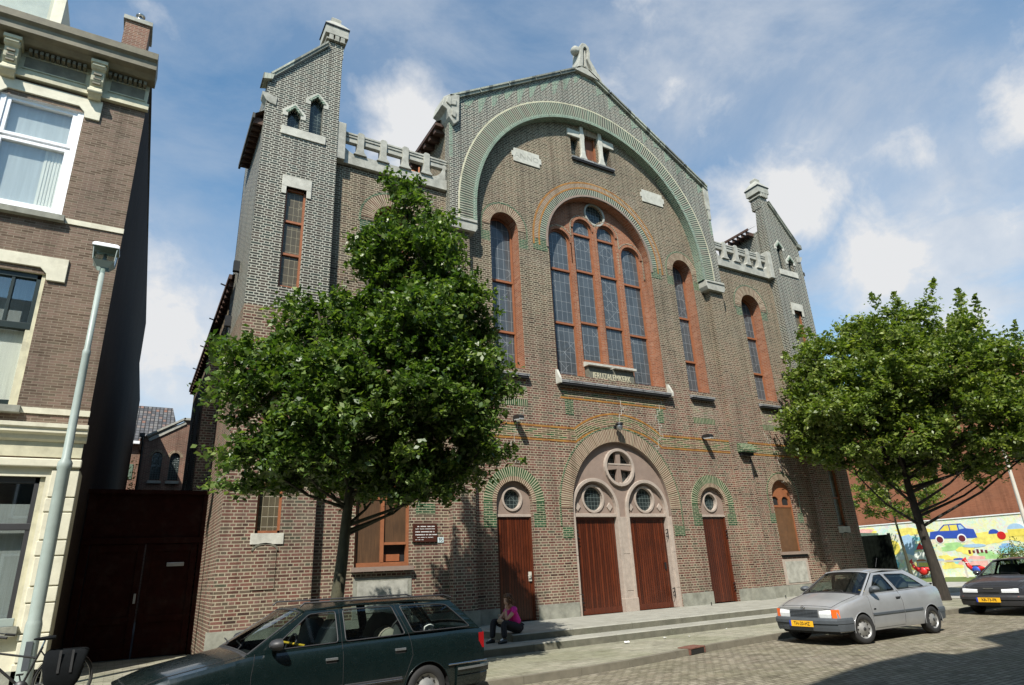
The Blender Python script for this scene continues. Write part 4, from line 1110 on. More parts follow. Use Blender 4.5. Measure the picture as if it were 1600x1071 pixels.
# ---- stair towers
def tower(mir):
    f = (lambda x: -.4-x) if mir else (lambda x: x)
    T = thing('tower_tmp', 'x', 'x'); T.name = 'stair_tower'
    for k_ in ('label', 'category'): del T[k_]
    T.parent = ch; T['label'] = ('right' if mir else 'left')+' stair tower with a steep lean-to gable and slim chimney'
    def P_(pts): return [(f(x), z) for x, z in pts]
    xo, xi = -11.50, -9.52
    b = MB('brick_tower')
    win = [archo(-10.74, .17, 12.94, 13.42, .20, 2), archo(-10.15, .18, 12.94, 14.02, .22, 2), rect(-10.78, -10.26, 8.2, 11.08)]
    low = [rect(-10.80, -10.27, 2.28, 5.5)]
    body = [(xo, 7.6), (xi, 7.6), (xi, 16.3), (-9.97, 16.1), (-11.36, 14.38), (xo, 14.38)]
    b.wall(P_(body), [(P_(w), .30, 'brick_tower') for w in win], YT)
    b.mat('brick_facade')
    b.wall(P_([(xo, -.4), (xi, -.4), (xi, 7.6), (xo, 7.6)]), [(P_(w), .25, 'brick_facade') for w in low], YT)
    # sides
    for x, zt in ((xo, 14.3), (xi, 16.3)):
        X_ = f(x)
        for m_, z0, z1 in (('brick_facade', -.4, 7.6), ('brick_tower', 7.6, zt)):
            b.mat(m_)
            if x == xi and z0 > 0: b.face([(X_, 3.3, z0), (X_, YT, z0), (X_, YT, z1), (X_, YT+.3, z1), (X_, YT+.45, 14.9), (X_, 3.3, 14.5)])
            else: b.face([(X_, 3.3, z0), (X_, YT, z0), (X_, YT, z1), (X_, 3.3, z1 if x == xo else z1)])
    # the eaves-side of the back
    b.mat('brick_tower'); b.prism(P_([(xo, 7), (xi, 7), (xi, 14.8), (xo, 13.4)]), 3.2, 3.3)
    o = b.build('tower_wall', T)
    b = MB('coping')
    coping(b, f(-11.42), 14.36, f(-9.95), 16.16, YT-.08, YT+.35, .10)
    coping(b, f(-11.42), 14.46, f(-9.95), 16.26, YT-.11, YT+.35, .05)
    b.prism(P_([(-11.66, 14.22), (-11.40, 14.30), (-11.36, 14.48), (-11.64, 14.42)]), YT-.1, YT+.35)
    b.build('coping', T)
    b = MB('stone_grey'); b.prism(P_([(-11.62, 13.86), (-11.22, 13.78), (-11.24, 13.52), (-11.40, 13.54), (-11.50, 13.60), (-11.60, 13.76)]), YT-.03, YT+.3, back=True)
    b.build('kneeler', T, bevel=.01)
    # roof falling outwards, eaves on brackets
    b = MB('moss_tile')
    xs_, xr = f(-11.75), f(-9.55); yk0, yk1 = YT+.1, 2.4
    b.face([(xs_, yk0, 13.15), (xs_, yk1, 13.15), (xr, yk1, 14.9), (xr, yk0, 14.9)]); b.mat('eave_brown'); b.face([(xs_, yk0, 13.09), (xr, yk0, 14.8), (xr, yk1, 14.8), (xs_, yk1, 13.09)])
    b.mat('roof_felt'); b.box(xs_-.03, xs_+.03, yk0, yk1, 13.02, 13.18)
    for i in range(9):
        y = yk0+.1+i*.27; b.mat('eave_brown'); xa, xb = sorted((f(-11.73), f(-11.48)))
        b.box(xa, xb, y, y+.09, 12.93, 13.12)
    b.build('roof', T)
    # chimney at the inner corner
    xa, xb = sorted((f(-9.98), f(-9.50)))
    b = MB('brick_tower'); b.box(xa, xb, YT+.003, YT+.5, 15.9, 16.35)
    b.mat('stone_grey')
    for k2, (d, z0, z1) in enumerate(((.05, 16.35, 16.5), (.10, 16.62, 16.92))): b.box(xa-d, xb+d, YT-d, YT+.5+d, z0 if k2 else 16.45, z1)
    for i in range(3):
        x = xa+.02+i*(xb-xa-.14)/2
        b.box(x, x+.12, YT-.09, YT+.55, 16.42, 16.66)
    b.mat('brick_tower'); b.box(xa+.01, xb-.01, YT+.01, YT+.49, 16.3, 16.7)
    b.mat('black_metal'); b.box(xa-.13, xb+.13, YT-.13, YT+.63, 16.92, 16.96)
    b.mat('stone_grey'); cxm = (xa+xb)/2; cy = YT+.25
    rows = []
    for d, z in ((.37, 16.96), (.36, 17.0), (.20, 17.24), (.15, 17.30), (.14, 17.33), (.15, 17.44), (.09, 17.52), (.01, 17.53)):
        rows.append([(cxm-d, cy-d, z), (cxm+d, cy-d, z), (cxm+d, cy+d, z), (cxm-d, cy+d, z)])
    b.grid(rows, close_u=True)
    b.build('chimney', T)
    # windows
    b = MB('leaded_dark')
    for w in win[:2]: b.prism(P_(w), YT+.16, YT+.17, back=False)
    b.build('slit_window', T)['label'] = 'pair of small pointed windows high in the tower'
    b = MB('stone_pale')
    for cx_, hw_, zs_ in ((-10.74, .17, 13.42), (-10.15, .18, 14.02)):
        b.mat('stone_pale')
        b.band(P_([(cx_-hw_-.0, zs_-.12), (cx_-hw_, zs_), (cx_, zs_+.21), (cx_+hw_, zs_), (cx_+hw_, zs_-.12)]), P_([(cx_-hw_-.14, zs_-.12), (cx_-hw_-.14, zs_+.06), (cx_, zs_+.36), (cx_+hw_+.14, zs_+.06), (cx_+hw_+.14, zs_-.12)]), YT-.02, YT+.05, radial=False)
        b.mat('brick_gable_green'); b.band(P_([(cx_-hw_+.01, zs_), (cx_, zs_+.2), (cx_+hw_-.01, zs_)]), P_([(cx_-hw_-.07, zs_+.02), (cx_, zs_+.30), (cx_+hw_+.07, zs_+.02)]), YT-.035, YT+.05, radial=False)
    b.build('window_head', T, bevel=.006)
    b = MB('stone_pale'); b.prism(P_([(-11.05, 12.68), (-9.86, 12.68), (-9.86, 12.94), (-10.40, 12.94), (-11.05, 12.945)]), YT-.04, YT+.2)
    b.build('sill', T, bevel=.006)
    b = MB('stone_pale'); b.prism(P_([(-10.90, 11.08), (-10.14, 11.08), (-10.14, 11.40), (-10.90, 11.40)]), YT-.03, YT+.2)
    b.prism(P_([(-10.90, 10.85), (-10.78, 10.85), (-10.78, 11.08), (-10.90, 11.08)]), YT-.028, YT+.1)
    b.prism(P_([(-10.26, 10.85), (-10.14, 10.85), (-10.14, 11.08), (-10.26, 11.08)]), YT-.028, YT+.1)
    b.build('lintel', T, bevel=.006)
    b = MB('stone_pale'); b.prism(P_([(-10.88, 2.05), (-10.19, 2.05), (-10.19, 2.28), (-10.88, 2.28)]), YT-.03, YT+.15)
    b.build('sill', T, bevel=.006)
    for (x0, x1, z0, z1) in ((-10.78, -10.26, 8.2, 11.08), (-10.80, -10.27, 2.28, 5.5)):
        b = MB('leaded_brown'); xa_, xb_ = sorted((f(x0), f(x1))); b.box(xa_, xb_, YT+.14, YT+.16, z0, z1)
        b.mat('orange_dark')
        b.box(xa_, xa_+.05, YT+.08, YT+.16, z0, z1); b.box(xb_-.05, xb_, YT+.08, YT+.16, z0, z1); b.box(xa_, xb_, YT+.08, YT+.16, z0, z0+.06); b.box(xa_, xb_, YT+.08, YT+.16, z1-.06, z1)
        for zz in (z0+(z1-z0)*.33, z0+(z1-z0)*.66): b.box(xa_, xb_, YT+.085, YT+.15, zz-.03, zz+.03)
        w = b.build('stair_window', T); w['label'] = 'narrow brown leaded window with orange frame'
    b = MB('brick_facade'); b.prism(P_(archo(-10.56, .24, 1.13, 1.92, .12, 8)), YT-.02, YT+.01, back=False)
    b.mat('step_face'); b.band(P_([(-10.80, 1.92)]+arc(-10.56, 1.92, .24, .12, 180, 0, 8)), P_([(-10.84, 1.92)]+arc(-10.56, 1.92, .28, .16, 180, 0, 8)), YT-.03, YT+.01, radial=False)
    b.build('blind_niche', T)
    b = MB('plinth_stone'); xa, xb = sorted((f(-11.56), f(-9.48))); b.box(xa, xb, YT-.06, YT+.02, -.45, .37); b.build('plinth', T)
    b = MB('stone_grey'); xa, xb = sorted((f(-9.60), f(-9.28))); b.box(xa, xb, YT+.02, .1, 12.42, 13.66); b.build('parapet_end', T, bevel=.02)
tower(False); tower(True)
# inner roof of the right tower seen over the parapet
b = MB('moss_tile'); b.face([(8.40, .1, 14.84), (9.14, .1, 15.3), (9.14, 1.6, 15.3), (8.40, 1.6, 14.84)]); b.mat('eave_brown'); b.face([(8.42, .1, 14.78), (8.42, 1.6, 14.78), (9.14, 1.6, 15.2), (9.14, .1, 15.2)]); b.box(8.4, 8.46, .1, 1.6, 14.74, 14.84)
for i in range(6): b.box(8.45, 9.1, .18+i*.25, .27+i*.25, 14.58, 14.74)
b.mat('brick_tower'); b.box(8.85, 9.2, .15, 1.55, 12.6, 14.75)
put('tower_side_roof', b, 'mossy tiled side roof of the right tower')

# ---- nave, aisles and roofs behind
b = MB('brick_facade')
for x, s in ((-5.95, -1), (5.5, 1)):
    b.face([(x, 0.02, 8), (x, 26, 8), (x, 26, 15.2), (x, .02, 15.2)][::s])
for x in (-11.45, 11.05):
    b.face([(x, 3.3, -.4), (x, 15.5, -.4), (x, 15.5, 9.6), (x, 3.3, 9.6)])
b.face([(-11.45, 15.5, -.4), (11.05, 15.5, -.4), (11.05, 15.5, 9.6), (-11.45, 15.5, 9.6)])
b.face([(-11.45, 3.3, 7.4), (-9.5, 3.3, 7.4), (-9.5, 3.3, 12.6), (-11.45, 3.3, 10.0)])
for i in range(4):
    y = 4.2+i*2.9
    b.box(-11.50, -11.4, y, y+.7, -.4, 8.6)
b.box(-11.86, -11.46, 3.5, 4.1, -.4, 7.4)
put('side_wall', b)
b = MB('roof_tiles')
for s, xe in ((-1, -6.35), (1, 5.9)):
    q = [(xe, .05, 15.05), (xe, 26, 15.05), (-.3, 26, 19.1), (-.3, .05, 19.1)]
    b.face(q if s < 0 else q[::-1])
b.mat('eave_brown'); b.box(-6.35, -5.9, .05, 26, 14.92, 15.02)
for i in range(40): b.box(-6.3, -5.95, .2+i*.42, .34+i*.42, 14.76, 14.92)
b.mat('roof_felt'); b.face([(-9.55, .12, 12.5), (-5.95, .12, 12.5), (-5.95, 3.3, 12.5), (-9.55, 3.3, 12.5)]); b.face([(5.5, .12, 12.5), (9.15, .12, 12.5), (9.15, 3.3, 12.5), (5.5, 3.3, 12.5)])
b.mat('moss_tile'); b.face([(-11.58, 2.6, 9.62), (-11.58, 15.6, 9.62), (-5.95, 15.6, 12.4), (-5.95, 2.6, 12.4)][::-1]); b.face([(11.4, 3.3, 9.55), (11.4, 15.6, 9.55), (5.5, 15.6, 12.4), (5.5, 3.3, 12.4)])
b.mat('eave_brown'); b.face([(-11.60, 2.6, 9.54), (-11.60, 15.6, 9.54), (-11.4, 15.6, 9.62), (-11.4, 2.6, 9.62)])
b.box(-11.66, -11.58, 2.6, 15.6, 9.48, 9.62)
for i in range(30): b.box(-11.62, -11.44, 2.8+i*.43, 2.95+i*.43, 9.32, 9.50)
put('roof', b)
for y, z in ((1.6, 9.3), (2.2, 7.9)): b = MB('black_metal'); b.box(-11.66, -11.5, y, y+.14, z, z+.3); put('iron_bracket', b)
for i in range(4): b = MB('black_metal'); b.tube([(-11.58, 3.6+i*3, 9.66), (-11.78, 3.6+i*3, 9.72)], .022, 6); put('iron_bracket', b)
# ================================================================== LEFT HOUSE
LH = thing('townhouse', 'dark brick town house with cream ground floor, white window frames and a heavy bracketed cornice', 'house', (0, 0, 0))
XC = -14.2
wins = [(-17.6, -14.72, .72, 3.42), (-17.55, -15.43, 4.80, 7.68), (-16.98, -15.40, 9.11, 11.92)]
def putl(name, b, label=None, **k):
    o = b.build(name, LH, **k)
    if label: o['label'] = label
    return o
b = MB('brick_house')
outer = [(-26, 3.62), (XC, 3.62), (XC, 12.6), (-26, 12.6)]
hol = [(rect(*wins[1]), .22, 'cream_old'), (rect(*wins[2]), .20, 'white_paint')]
for i in range(1, 3): hol += [(rect(wins[1][0]-3.6*i, wins[1][1]-3.6*i, 4.8, 7.68), .22, 'cream_old'), (rect(wins[2][0]-3.6*i, wins[2][1]-3.6*i, 9.11, 11.92), .2, 'white_paint')]
b.wall(outer, hol, 0)
b.mat('cream_paint'); b.wall([(-26, -.45), (XC, -.45), (XC, 3.62), (-26, 3.62)], [(rect(*wins[0]), .25, 'cream_old'), (rect(-23, -21, .72, 3.42), .25, 'cream_old')], 0)
yr_ = lambda y: XC+.025*y
b.mat('brick_shaded_side')
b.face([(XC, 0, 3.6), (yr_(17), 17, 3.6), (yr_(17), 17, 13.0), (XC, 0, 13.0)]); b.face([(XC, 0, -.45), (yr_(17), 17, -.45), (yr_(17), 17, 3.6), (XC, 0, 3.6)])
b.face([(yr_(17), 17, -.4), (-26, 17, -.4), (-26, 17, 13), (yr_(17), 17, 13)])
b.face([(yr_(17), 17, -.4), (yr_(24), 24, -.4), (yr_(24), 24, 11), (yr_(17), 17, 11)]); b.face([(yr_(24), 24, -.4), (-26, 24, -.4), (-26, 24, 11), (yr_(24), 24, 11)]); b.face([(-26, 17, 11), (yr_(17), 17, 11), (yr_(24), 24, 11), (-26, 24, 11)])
b.mat('roof_felt'); b.face([(-26, .2, 13.6), (XC, .2, 13.6), (yr_(17), 17, 13.0), (-26, 17, 13.0)])
putl('house_wall', b)
b = MB('cream_old'); b.box(XC-.001, XC+.02, .03, 2.95, -.4, 3.56); putl('side_render', b, 'dull plaster on the alley side', )
# rusticated blocks
js = [-.4, .10, .46, .58, 1.10, 1.39, 1.93, 2.22, 2.74, 3.02, 3.56]
for i in range(len(js)-1):
    b = MB('cream_paint'); b.box(-14.66+(.02 if i % 2 else 0), XC+.015, -.05-(.05 if js[i] < .5 else 0), .02, js[i]+.012, js[i+1]-.012); putl('quoin_block', b, bevel=.012)
b = MB('cream_paint')
b.box(-26, XC+.03, -.10, .0, 3.60, 3.76); putl('moulding', b, bevel=.02)
b = MB('cream_old'); b.box(-26, XC+.0, -.04, .0, 3.80, 4.10); putl('frieze', b)
b = MB('cream_paint'); b.prism_x([(-.06, 4.10), (0, 4.10), (0, 4.48), (-.24, 4.44), (-.24, 4.36), (-.20, 4.33), (-.20, 4.26), (-.12, 4.22), (-.10, 4.14)], -26, XC+.04); putl('moulding', b)
b = MB('cream_paint'); b.box(-15.36, XC+.01, -.03, .0, 4.66, 4.78); putl('string_course', b)
b = MB('cream_paint'); b.box(-15.31, XC+.01, -.03, .0, 8.96, 9.08); putl('string_course', b)
b = MB('plinth_stone'); b.box(-26, XC+.02, -.10, .0, -.45, -.02); b.box(-26, -14.68, -.16, .1, .56, .72); putl('plinth', b)
# lintels with stepped soffit and ears
for (x0, x1, z0, z1), ear in ((wins[1], .35), (wins[2], .32)):
    b = MB('cream_paint'); b.prism([(x0-.3, z1-.0), (x0-.3, z1+.40), (x1+ear, z1+.40), (x1+ear, z1-.14), (x1+.02, z1-.14), (x1+.0, z1), (x1-.12, z1+.13), (x0+.12, z1+.13), (x0, z1)], -.05, .2)
    putl('window_lintel', b, bevel=.008)
    b = MB('plinth_stone'); b.box(x0-.2, x1+.08, -.14, .15, z0-.16, z0-.02); putl('sill', b, bevel=.006)
    b = MB('brick_house'); b.box(x0, x1, -.02, .0, 0, .001); 
# windows
x0, x1, z0, z1 = wins[2]
b = MB('window_glass'); b.box(x0+.1, x1-.1, .13, .135, z0+.1, z1-.06)
p = putl('window', b, 'upper window with a white two light frame and pale net curtain')
b = MB('white_paint'); b.box(x0, x0+.12, .03, .2, z0, z1+.1); b.box(x1-.12, x1, .03, .2, z0, z1+.1); b.box(x0+.12, x1-.12, .033, .197, z0+.002, z0+.12); b.box(x0+.12, x1-.12, .033, .197, z1-.02, z1+.098)
for xa, xb, za, zb in ((x0+.14, x1-.14, z0+.14, 10.84), (x0+.14, x1-.14, 10.94, z1-.04)):
    b.box(xa-.02, xa+.07, .06, .18, za-.02, zb+.02); b.box(xb-.07, xb+.02, .06, .18, za-.02, zb+.02); b.box(xa+.069, xb-.069, .063, .177, za-.018, za+.06); b.box(xa+.069, xb-.069, .063, .177, zb-.05, zb+.028)
b.build('frame', p, bevel=.006)
b = MB('net_curtain'); b.box(x0, x1, .24, .245, z0, z1+.1); 
for i in range(12):
    xx = -15.62-.03*i; b.mat('curtain'); b.box(xx-.02, xx+.008, .21+.012*(i % 2), .235, z0+.1, z1-1.05)
b.build('curtain', p)
x0, x1, z0, z1 = wins[1]
b = MB('window_glass'); b.box(x0+.05, x1-.05, .13, .135, z0+.1, z1-.03)
p = putl('window', b, 'first floor window with dark green upper lights over a pale blind')
b = MB('cream_old'); b.box(x1-.07, x1, .04, .2, z0, z1)
b.mat('dark_green_paint'); b.box(x1-.15, x1-.07, .06, .2, 6.45, z1-.02); b.box(x0, x1-.07, .05, .2, 6.42, 6.56); b.box(x0, x1-.07, .06, .2, z1-.12, z1); b.box(-16.0, -15.94, .07, .2, 6.5, z1); b.box(x0, x1-.05, .07, .2, z0, z0+.12)
b.mat('cream_old'); b.box(x1-.15, x1-.07, .06, .2, z0, 6.42)
b.build('frame', p, bevel=.005)
b = MB('curtain'); b.box(x0, x1-.1, .22, .23, z0+.1, 6.42); b.mat('curtain_grey'); b.box(x0, x1, .45, .46, 6.4, z1); b.build('blind', p)
x0, x1, z0, z1 = wins[0]
b = MB('window_glass'); b.box(x0+.05, x1-.05, .15, .155, z0+.1, z1-.03)
p = putl('window', b, 'ground floor window with grey net curtains')
b = MB('cream_old'); b.box(x1-.09, x1, .06, .22, z0, z1); b.mat('black_plastic'); b.box(x1-.17, x1-.09, .08, .2, z0+.1, z1); b.box(x0, x1-.09, .07, .2, 2.42, 2.54); b.box(x0, x1-.09, .08, .2, z1-.12, z1)
b.mat('lamp_grey'); b.box(x0, x1-.05, .05, .2, z0, z0+.14)
b.build('frame', p, bevel=.005)
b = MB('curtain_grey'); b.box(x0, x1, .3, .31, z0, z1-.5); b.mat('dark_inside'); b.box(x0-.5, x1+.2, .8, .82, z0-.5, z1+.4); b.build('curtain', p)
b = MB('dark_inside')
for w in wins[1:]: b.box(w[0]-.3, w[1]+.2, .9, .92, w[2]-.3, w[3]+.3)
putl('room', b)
# main cornice
b = MB('cream_old'); b.prism_x([(-.12, 12.40), (0, 12.40), (0, 12.62), (-.05, 12.62), (-.08, 12.54), (-.12, 12.50)], -26, XC+.05); putl('architrave', b)
b = MB('cream_old'); b.box(-26, XC+.0, -.035, .0, 12.62, 13.2); b.mat('cream_paint')
for x0, x1 in ((-15.0, XC-.08), (-16.70, -15.52), (-18.4, -17.15)): 
    b.mat('cornice_dirty'); b.box(x0, x1, -.05, -.03, 12.70, 13.0)
    b.mat('cream_old'); b.box(x0-.03, x1+.03, -.06, -.03, 12.67, 12.70); b.box(x0-.03, x1+.03, -.06, -.03, 13.0, 13.03)
putl('frieze', b)
b = MB('cornice_top')
b.prism_x([(0, 13.16), (-.30, 13.16), (-.42, 13.24), (-.60, 13.26), (-.62, 13.44), (-.70, 13.50), (-.72, 13.66), (-.66, 13.70), (0.3, 13.74)], -26, XC+.10)
putl('cornice', b)
for i in range(46):
    if i < 42:
        b = MB('cornice_dirty'); x = XC-.10-i*.105
        if any(abs(x-c) < .22 for c in (-15.26, -16.92)): continue
        b.box(x-.035, x+.03, -.22, -.0, 13.04, 13.13); putl('dentil', b)
for cx in (-15.26, -16.92, -18.6):
    b = MB('cream_old')
    b.prism_x([(0, 13.16), (-.44, 13.16), (-.46, 13.02), (-.34, 12.92), (-.30, 12.70), (-.20, 12.58), (-.26, 12.50), (-.24, 12.36), (-.16, 12.30), (0, 12.30)], cx-.13, cx+.13)
    b.box(cx-.17, cx+.17, -.48, 0, 13.08, 13.17)
    b.lathe([(0, -.15), (.07, -.15), (.07, .15), (0, .15)], (cx, -.36, 13.02), 12, 'x'); b.lathe([(0, -.15), (.06, -.15), (.06, .15), (0, .15)], (cx, -.24, 12.42), 12, 'x')
    b.mat('cornice_dirty')
    for k in range(3): b.box(cx-.08, cx+.08, -.36+.04*k, -.30+.05*k, 12.82-.1*k, 12.88-.1*k)
    putl('cornice_bracket', b, 'carved cream cornice bracket', bevel=.008)
# chimney and dormer
b = MB('brick_back'); b.box(-15.30, -14.66, 2.7, 3.5, 13.3, 17.42); b.mat('stone_grey'); b.box(-15.36, -14.60, 2.64, 3.56, 17.42, 17.56); b.mat('chrome'); b.lathe([(.11, 0), (.11, .38), (.13, .38), (.13, .42), (0, .42)], (-14.98, 3.0, 17.56), 14); b.lathe([(.14, -.0), (.14, .05), (0, .05)], (-14.98, 3.0, 17.76), 14)
putl('chimney', b, 'brick chimney with a shiny steel flue')
b = MB('cream_paint'); b.box(-18.6, -16.45, .9, 1.0, 13.6, 15.9); b.box(-16.62, -16.42, .88, 3, 13.6, 15.9); b.mat('white_paint'); b.box(-18.4, -16.66, .86, .9, 14.85, 14.95); b.mat('leaded_dark')
b.fu and None
b.mat('window_glass'); b.box(-18.35, -16.72, .84, .86, 14.95, 15.8)
putl('dormer', b, 'cream painted dormer behind the cornice')

# ================================================================== ALLEY GATE
G = thing('alley_gate', 'tall dark red wooden gate with a letter slot closing the shaded alley', 'gate', (-12.8, 3.0, -.3))
def gl(b, name, label=None, **k):
    for i, v in enumerate(b.v): b.v[i] = (v[0]+12.8, v[1]-3.0, v[2]+.3)
    o = b.build(name, G, **k)
    if label: o['label'] = label
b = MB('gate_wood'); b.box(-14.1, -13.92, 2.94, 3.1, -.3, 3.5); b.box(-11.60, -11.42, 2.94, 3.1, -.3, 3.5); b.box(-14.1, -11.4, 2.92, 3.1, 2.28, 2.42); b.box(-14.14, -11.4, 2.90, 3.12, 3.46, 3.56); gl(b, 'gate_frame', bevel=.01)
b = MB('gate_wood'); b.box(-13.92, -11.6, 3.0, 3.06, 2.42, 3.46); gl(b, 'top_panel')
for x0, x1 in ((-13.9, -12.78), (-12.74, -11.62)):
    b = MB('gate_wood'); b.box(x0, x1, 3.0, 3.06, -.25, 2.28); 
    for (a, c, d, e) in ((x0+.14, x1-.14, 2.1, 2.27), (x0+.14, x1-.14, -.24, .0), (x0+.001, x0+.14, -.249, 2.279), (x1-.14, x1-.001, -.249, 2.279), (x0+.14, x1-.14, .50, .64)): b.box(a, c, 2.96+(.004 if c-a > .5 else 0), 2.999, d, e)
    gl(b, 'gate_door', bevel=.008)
b = MB('zinc'); b.box(-12.26, -11.88, 2.935, 2.965, 1.74, 1.83); gl(b, 'letter_slot', bevel=.006)
b = MB('zinc'); b.box(-12.87, -12.82, 2.93, 2.965, .93, 1.15); gl(b, 'handle', bevel=.004)

# ================================================================== BACK BUILDINGS
A = thing('annex', 'small brick gabled annex with two arched leaded windows at the end of the alley', 'building', (-12, 23, -.3))
def al(b, name, T, ox, oy, oz, label=None, **k):
    for i, v in enumerate(b.v): b.v[i] = (v[0]-ox, v[1]-oy, v[2]-oz)
    o = b.build(name, T, **k)
    if label: o['label'] = label
    return o
b = MB('brick_back')
AW = [archo(-12.38, .24, 6.55, 7.75, .26, 12), archo(-11.54, .24, 6.55, 7.75, .26, 12)]
b.wall([(-13.2, -.3), (-9.0, -.3), (-9.0, 9.6), (-11.2, 9.75), (-12.9, 8.72), (-13.2, 8.6)], [(w, .18, 'brick_back') for w in AW], 23)
b.face([(-13.2, 30, -.3), (-13.2, 23, -.3), (-13.2, 23, 8.6), (-13.2, 30, 8.6)])
al(b, 'wall', A, -12+0, 23, -.3)
b = MB('brick_ring')
for cx in (-12.38, -11.54): b.band(arc(cx, 7.75, .24, .26, 180, 0, 12), arc(cx, 7.75, .38, .40, 180, 0, 12), 22.985, 23.01)
al(b, 'window_arch', A, -12, 23, -.3)
for cx in (-12.38, -11.54):
    b = MB('leaded_dark'); b.prism(archo(cx, .24, 6.55, 7.75, .26, 12), 23.14, 23.15, back=False); al(b, 'window', A, -12, 23, -.3)
    b = MB('stone_grey'); b.box(cx-.32, cx+.32, 22.88, 23.05, 6.36, 6.5); al(b, 'sill', A, -12, 23, -.3)
b = MB('stone_grey'); coping(b, -13.0, 8.78, -11.25, 9.86, 22.85, 23.3, .10); coping(b, -12.85, 8.55, -11.2, 9.6, 22.93, 23.3, .16); b.box(-11.35, -9.0, 22.85, 23.3, 9.80, 9.92); al(b, 'coping', A, -12, 23, -.3)
b = MB('roof_tiles'); b.face([(-13.3, 23.2, 8.75), (-13.3, 30, 8.75), (-11.2, 30, 9.8), (-11.2, 23.2, 9.8)][::-1]); al(b, 'roof', A, -12, 23, -.3)
b = MB('black_metal'); b.tube([(-13.22, 22.9, 8.8), (-13.14, 22.92, 8.4), (-13.05, 22.92, -.3)], .06, 8); b.box(-13.35, -13.1, 22.8, 23.0, 8.75, 8.95); al(b, 'downpipe', A, -12, 23, -.3)
b = MB('stone_white'); b.tube([(-10.98, 22.93, 7.5), (-10.98, 22.93, 5.0)], .035, 6); al(b, 'pipe', A, -12, 23, -.3)
H = thing('back_house', 'low brick house with a grey pantile roof and white gutter beyond the annex', 'house', (-13.5, 27, -.3))
b = MB('brick_back'); b.box(-20, -11.0, 27, 33, -.3, 9.2); al(b, 'wall', H, -13.5, 27, -.3)
b = MB('roof_tiles'); b.face([(-20, 26.8, 9.25), (-11.2, 26.8, 9.25), (-11.75, 30, 12.1), (-20, 30, 12.1)]); b.fu[0] = [(0, 0), (8.8, 0), (8.2, 4.2), (0, 4.2)]; al(b, 'roof', H, -13.5, 27, -.3)
b = MB('white_paint'); b.box(-20, -12.9, 26.65, 26.95, 9.08, 9.24); al(b, 'gutter', H, -13.5, 27, -.3)
b = MB('verdigris'); b.box(-13.86, -13.45, 26.96, 27.02, 7.1, 7.95); al(b, 'window', H, -13.5, 27, -.3)
# opposite houses, which throw the big shadow over the street
OP = thing('opposite_houses', 'row of tall brick houses across the street behind the viewer', 'house', (-8, -18, -.3))
pr = [(-34, -.3), (24, -.3), (24, 15.7), (-7.2, 15.7), (-7.4, 14.3), (-9.3, 14.35), (-9.5, 15.2), (-11.1, 15.1), (-12.0, 14.8), (-14.0, 13.8), (-34, 13.8)]
b = MB('brick_house'); b.prism([(x+8, z+.3) for x, z in pr], 0, -9); b.build('wall', OP)
for i in range(10):
    for z in (.8, 4.6, 8.4, 11):
        b = MB('white_paint'); x = -22+i*4.2
        b.box(x-.1, x+1.5, .0, .06, z-.1, z+2.3); b.mat('leaded_dark'); b.box(x, x+1.4, .05, .08, z, z+2.2)
        b.build('window', OP)

# ================================================================== STREET LAMPS
SL = thing('street_lamp', 'pale grey street lamp post with a boxy glass lantern in front of the town house', 'street lamp', (-14.37, -1.0, ZW+.02))
b = MB('lamp_grey'); zt = 7.58-(ZW+.02)
b.lathe([(.125, 0), (.125, 1.05), (.115, 1.1), (.105, 1.14), (.105, 3.70), (.12, 3.74), (.12, 3.84), (.075, 3.92), (.068, 5.95), (.072, 5.97), (.072, 6.05), (.055, 6.10), (.05, zt), (.0, zt)], (0, 0, 0), 20)
b.build('post', SL)
b = MB('lamp_grey'); z = zt
b.grid([[(-.11, -.11, z), (.11, -.11, z), (.11, .11, z), (-.11, .11, z)], [(-.19, -.19, z+.13), (.19, -.19, z+.13), (.19, .19, z+.13), (-.19, .19, z+.13)]], close_u=True)
b.mat('car_glass'); b.grid([[(-.19, -.19, z+.13), (.19, -.19, z+.13), (.19, .19, z+.13), (-.19, .19, z+.13)], [(-.21, -.21, z+.42), (.21, -.21, z+.42), (.21, .21, z+.42), (-.21, .21, z+.42)]], close_u=True)
b.mat('lamp_grey')
for sx in (-1, 1):
    for sy in (-1, 1): b.tube([(sx*.19, sy*.19, z+.13), (sx*.21, sy*.21, z+.42)], .012, 6)
lan = b.build('lantern', SL)
b = MB('white_paint'); z += .42
b.grid([[(-.24, -.24, z), (.24, -.24, z), (.24, .24, z), (-.24, .24, z)], [(-.24, -.24, z+.05), (.24, -.24, z+.05), (.24, .24, z+.05), (-.24, .24, z+.05)], [(-.19, -.19, z+.10), (.19, -.19, z+.10), (.19, .19, z+.10), (-.19, .19, z+.10)]], close_u=True)
b.face([(-.19, -.19, z+.10), (.19, -.19, z+.10), (.19, .19, z+.10), (-.19, .19, z+.10)]); b.mat('lamp_grey'); b.face([(-.24, .24, z), (.24, .24, z), (.24, -.24, z), (-.24, -.24, z)])
b.build('lantern_roof', lan)
b = MB('zinc'); b.lathe([(.05, .13), (.05, .2), (.035, .24), (.03, .34), (0, .36)], (0, 0, zt), 12); b.mat('number_pale'); b.box(-.16, .16, -.02, .02, zt+.34, zt+.37); b.build('lamp_holder', lan)
b = MB('bumper_grey'); b.box(-.05, .05, -.128, -.12, .35, .8); b.build('access_door', SL, bevel=.004)
SR = thing('street_lamp', 'thin cream street lamp with a white curved head beyond the right tree', 'street lamp', (18.4, -2.85, -.3))
b = MB('lamp_pole_far'); b.tube([(0, 0, 0), (0, 0, 3), (0, 0, 6.7)], [.09, .08, .05], 10); b.tube([(0, 0, 6.6), (-.05, .05, 6.9), (-.15, .25, 7.05), (-.2, .35, 7.08)], .04, 8); b.build('post', SR)
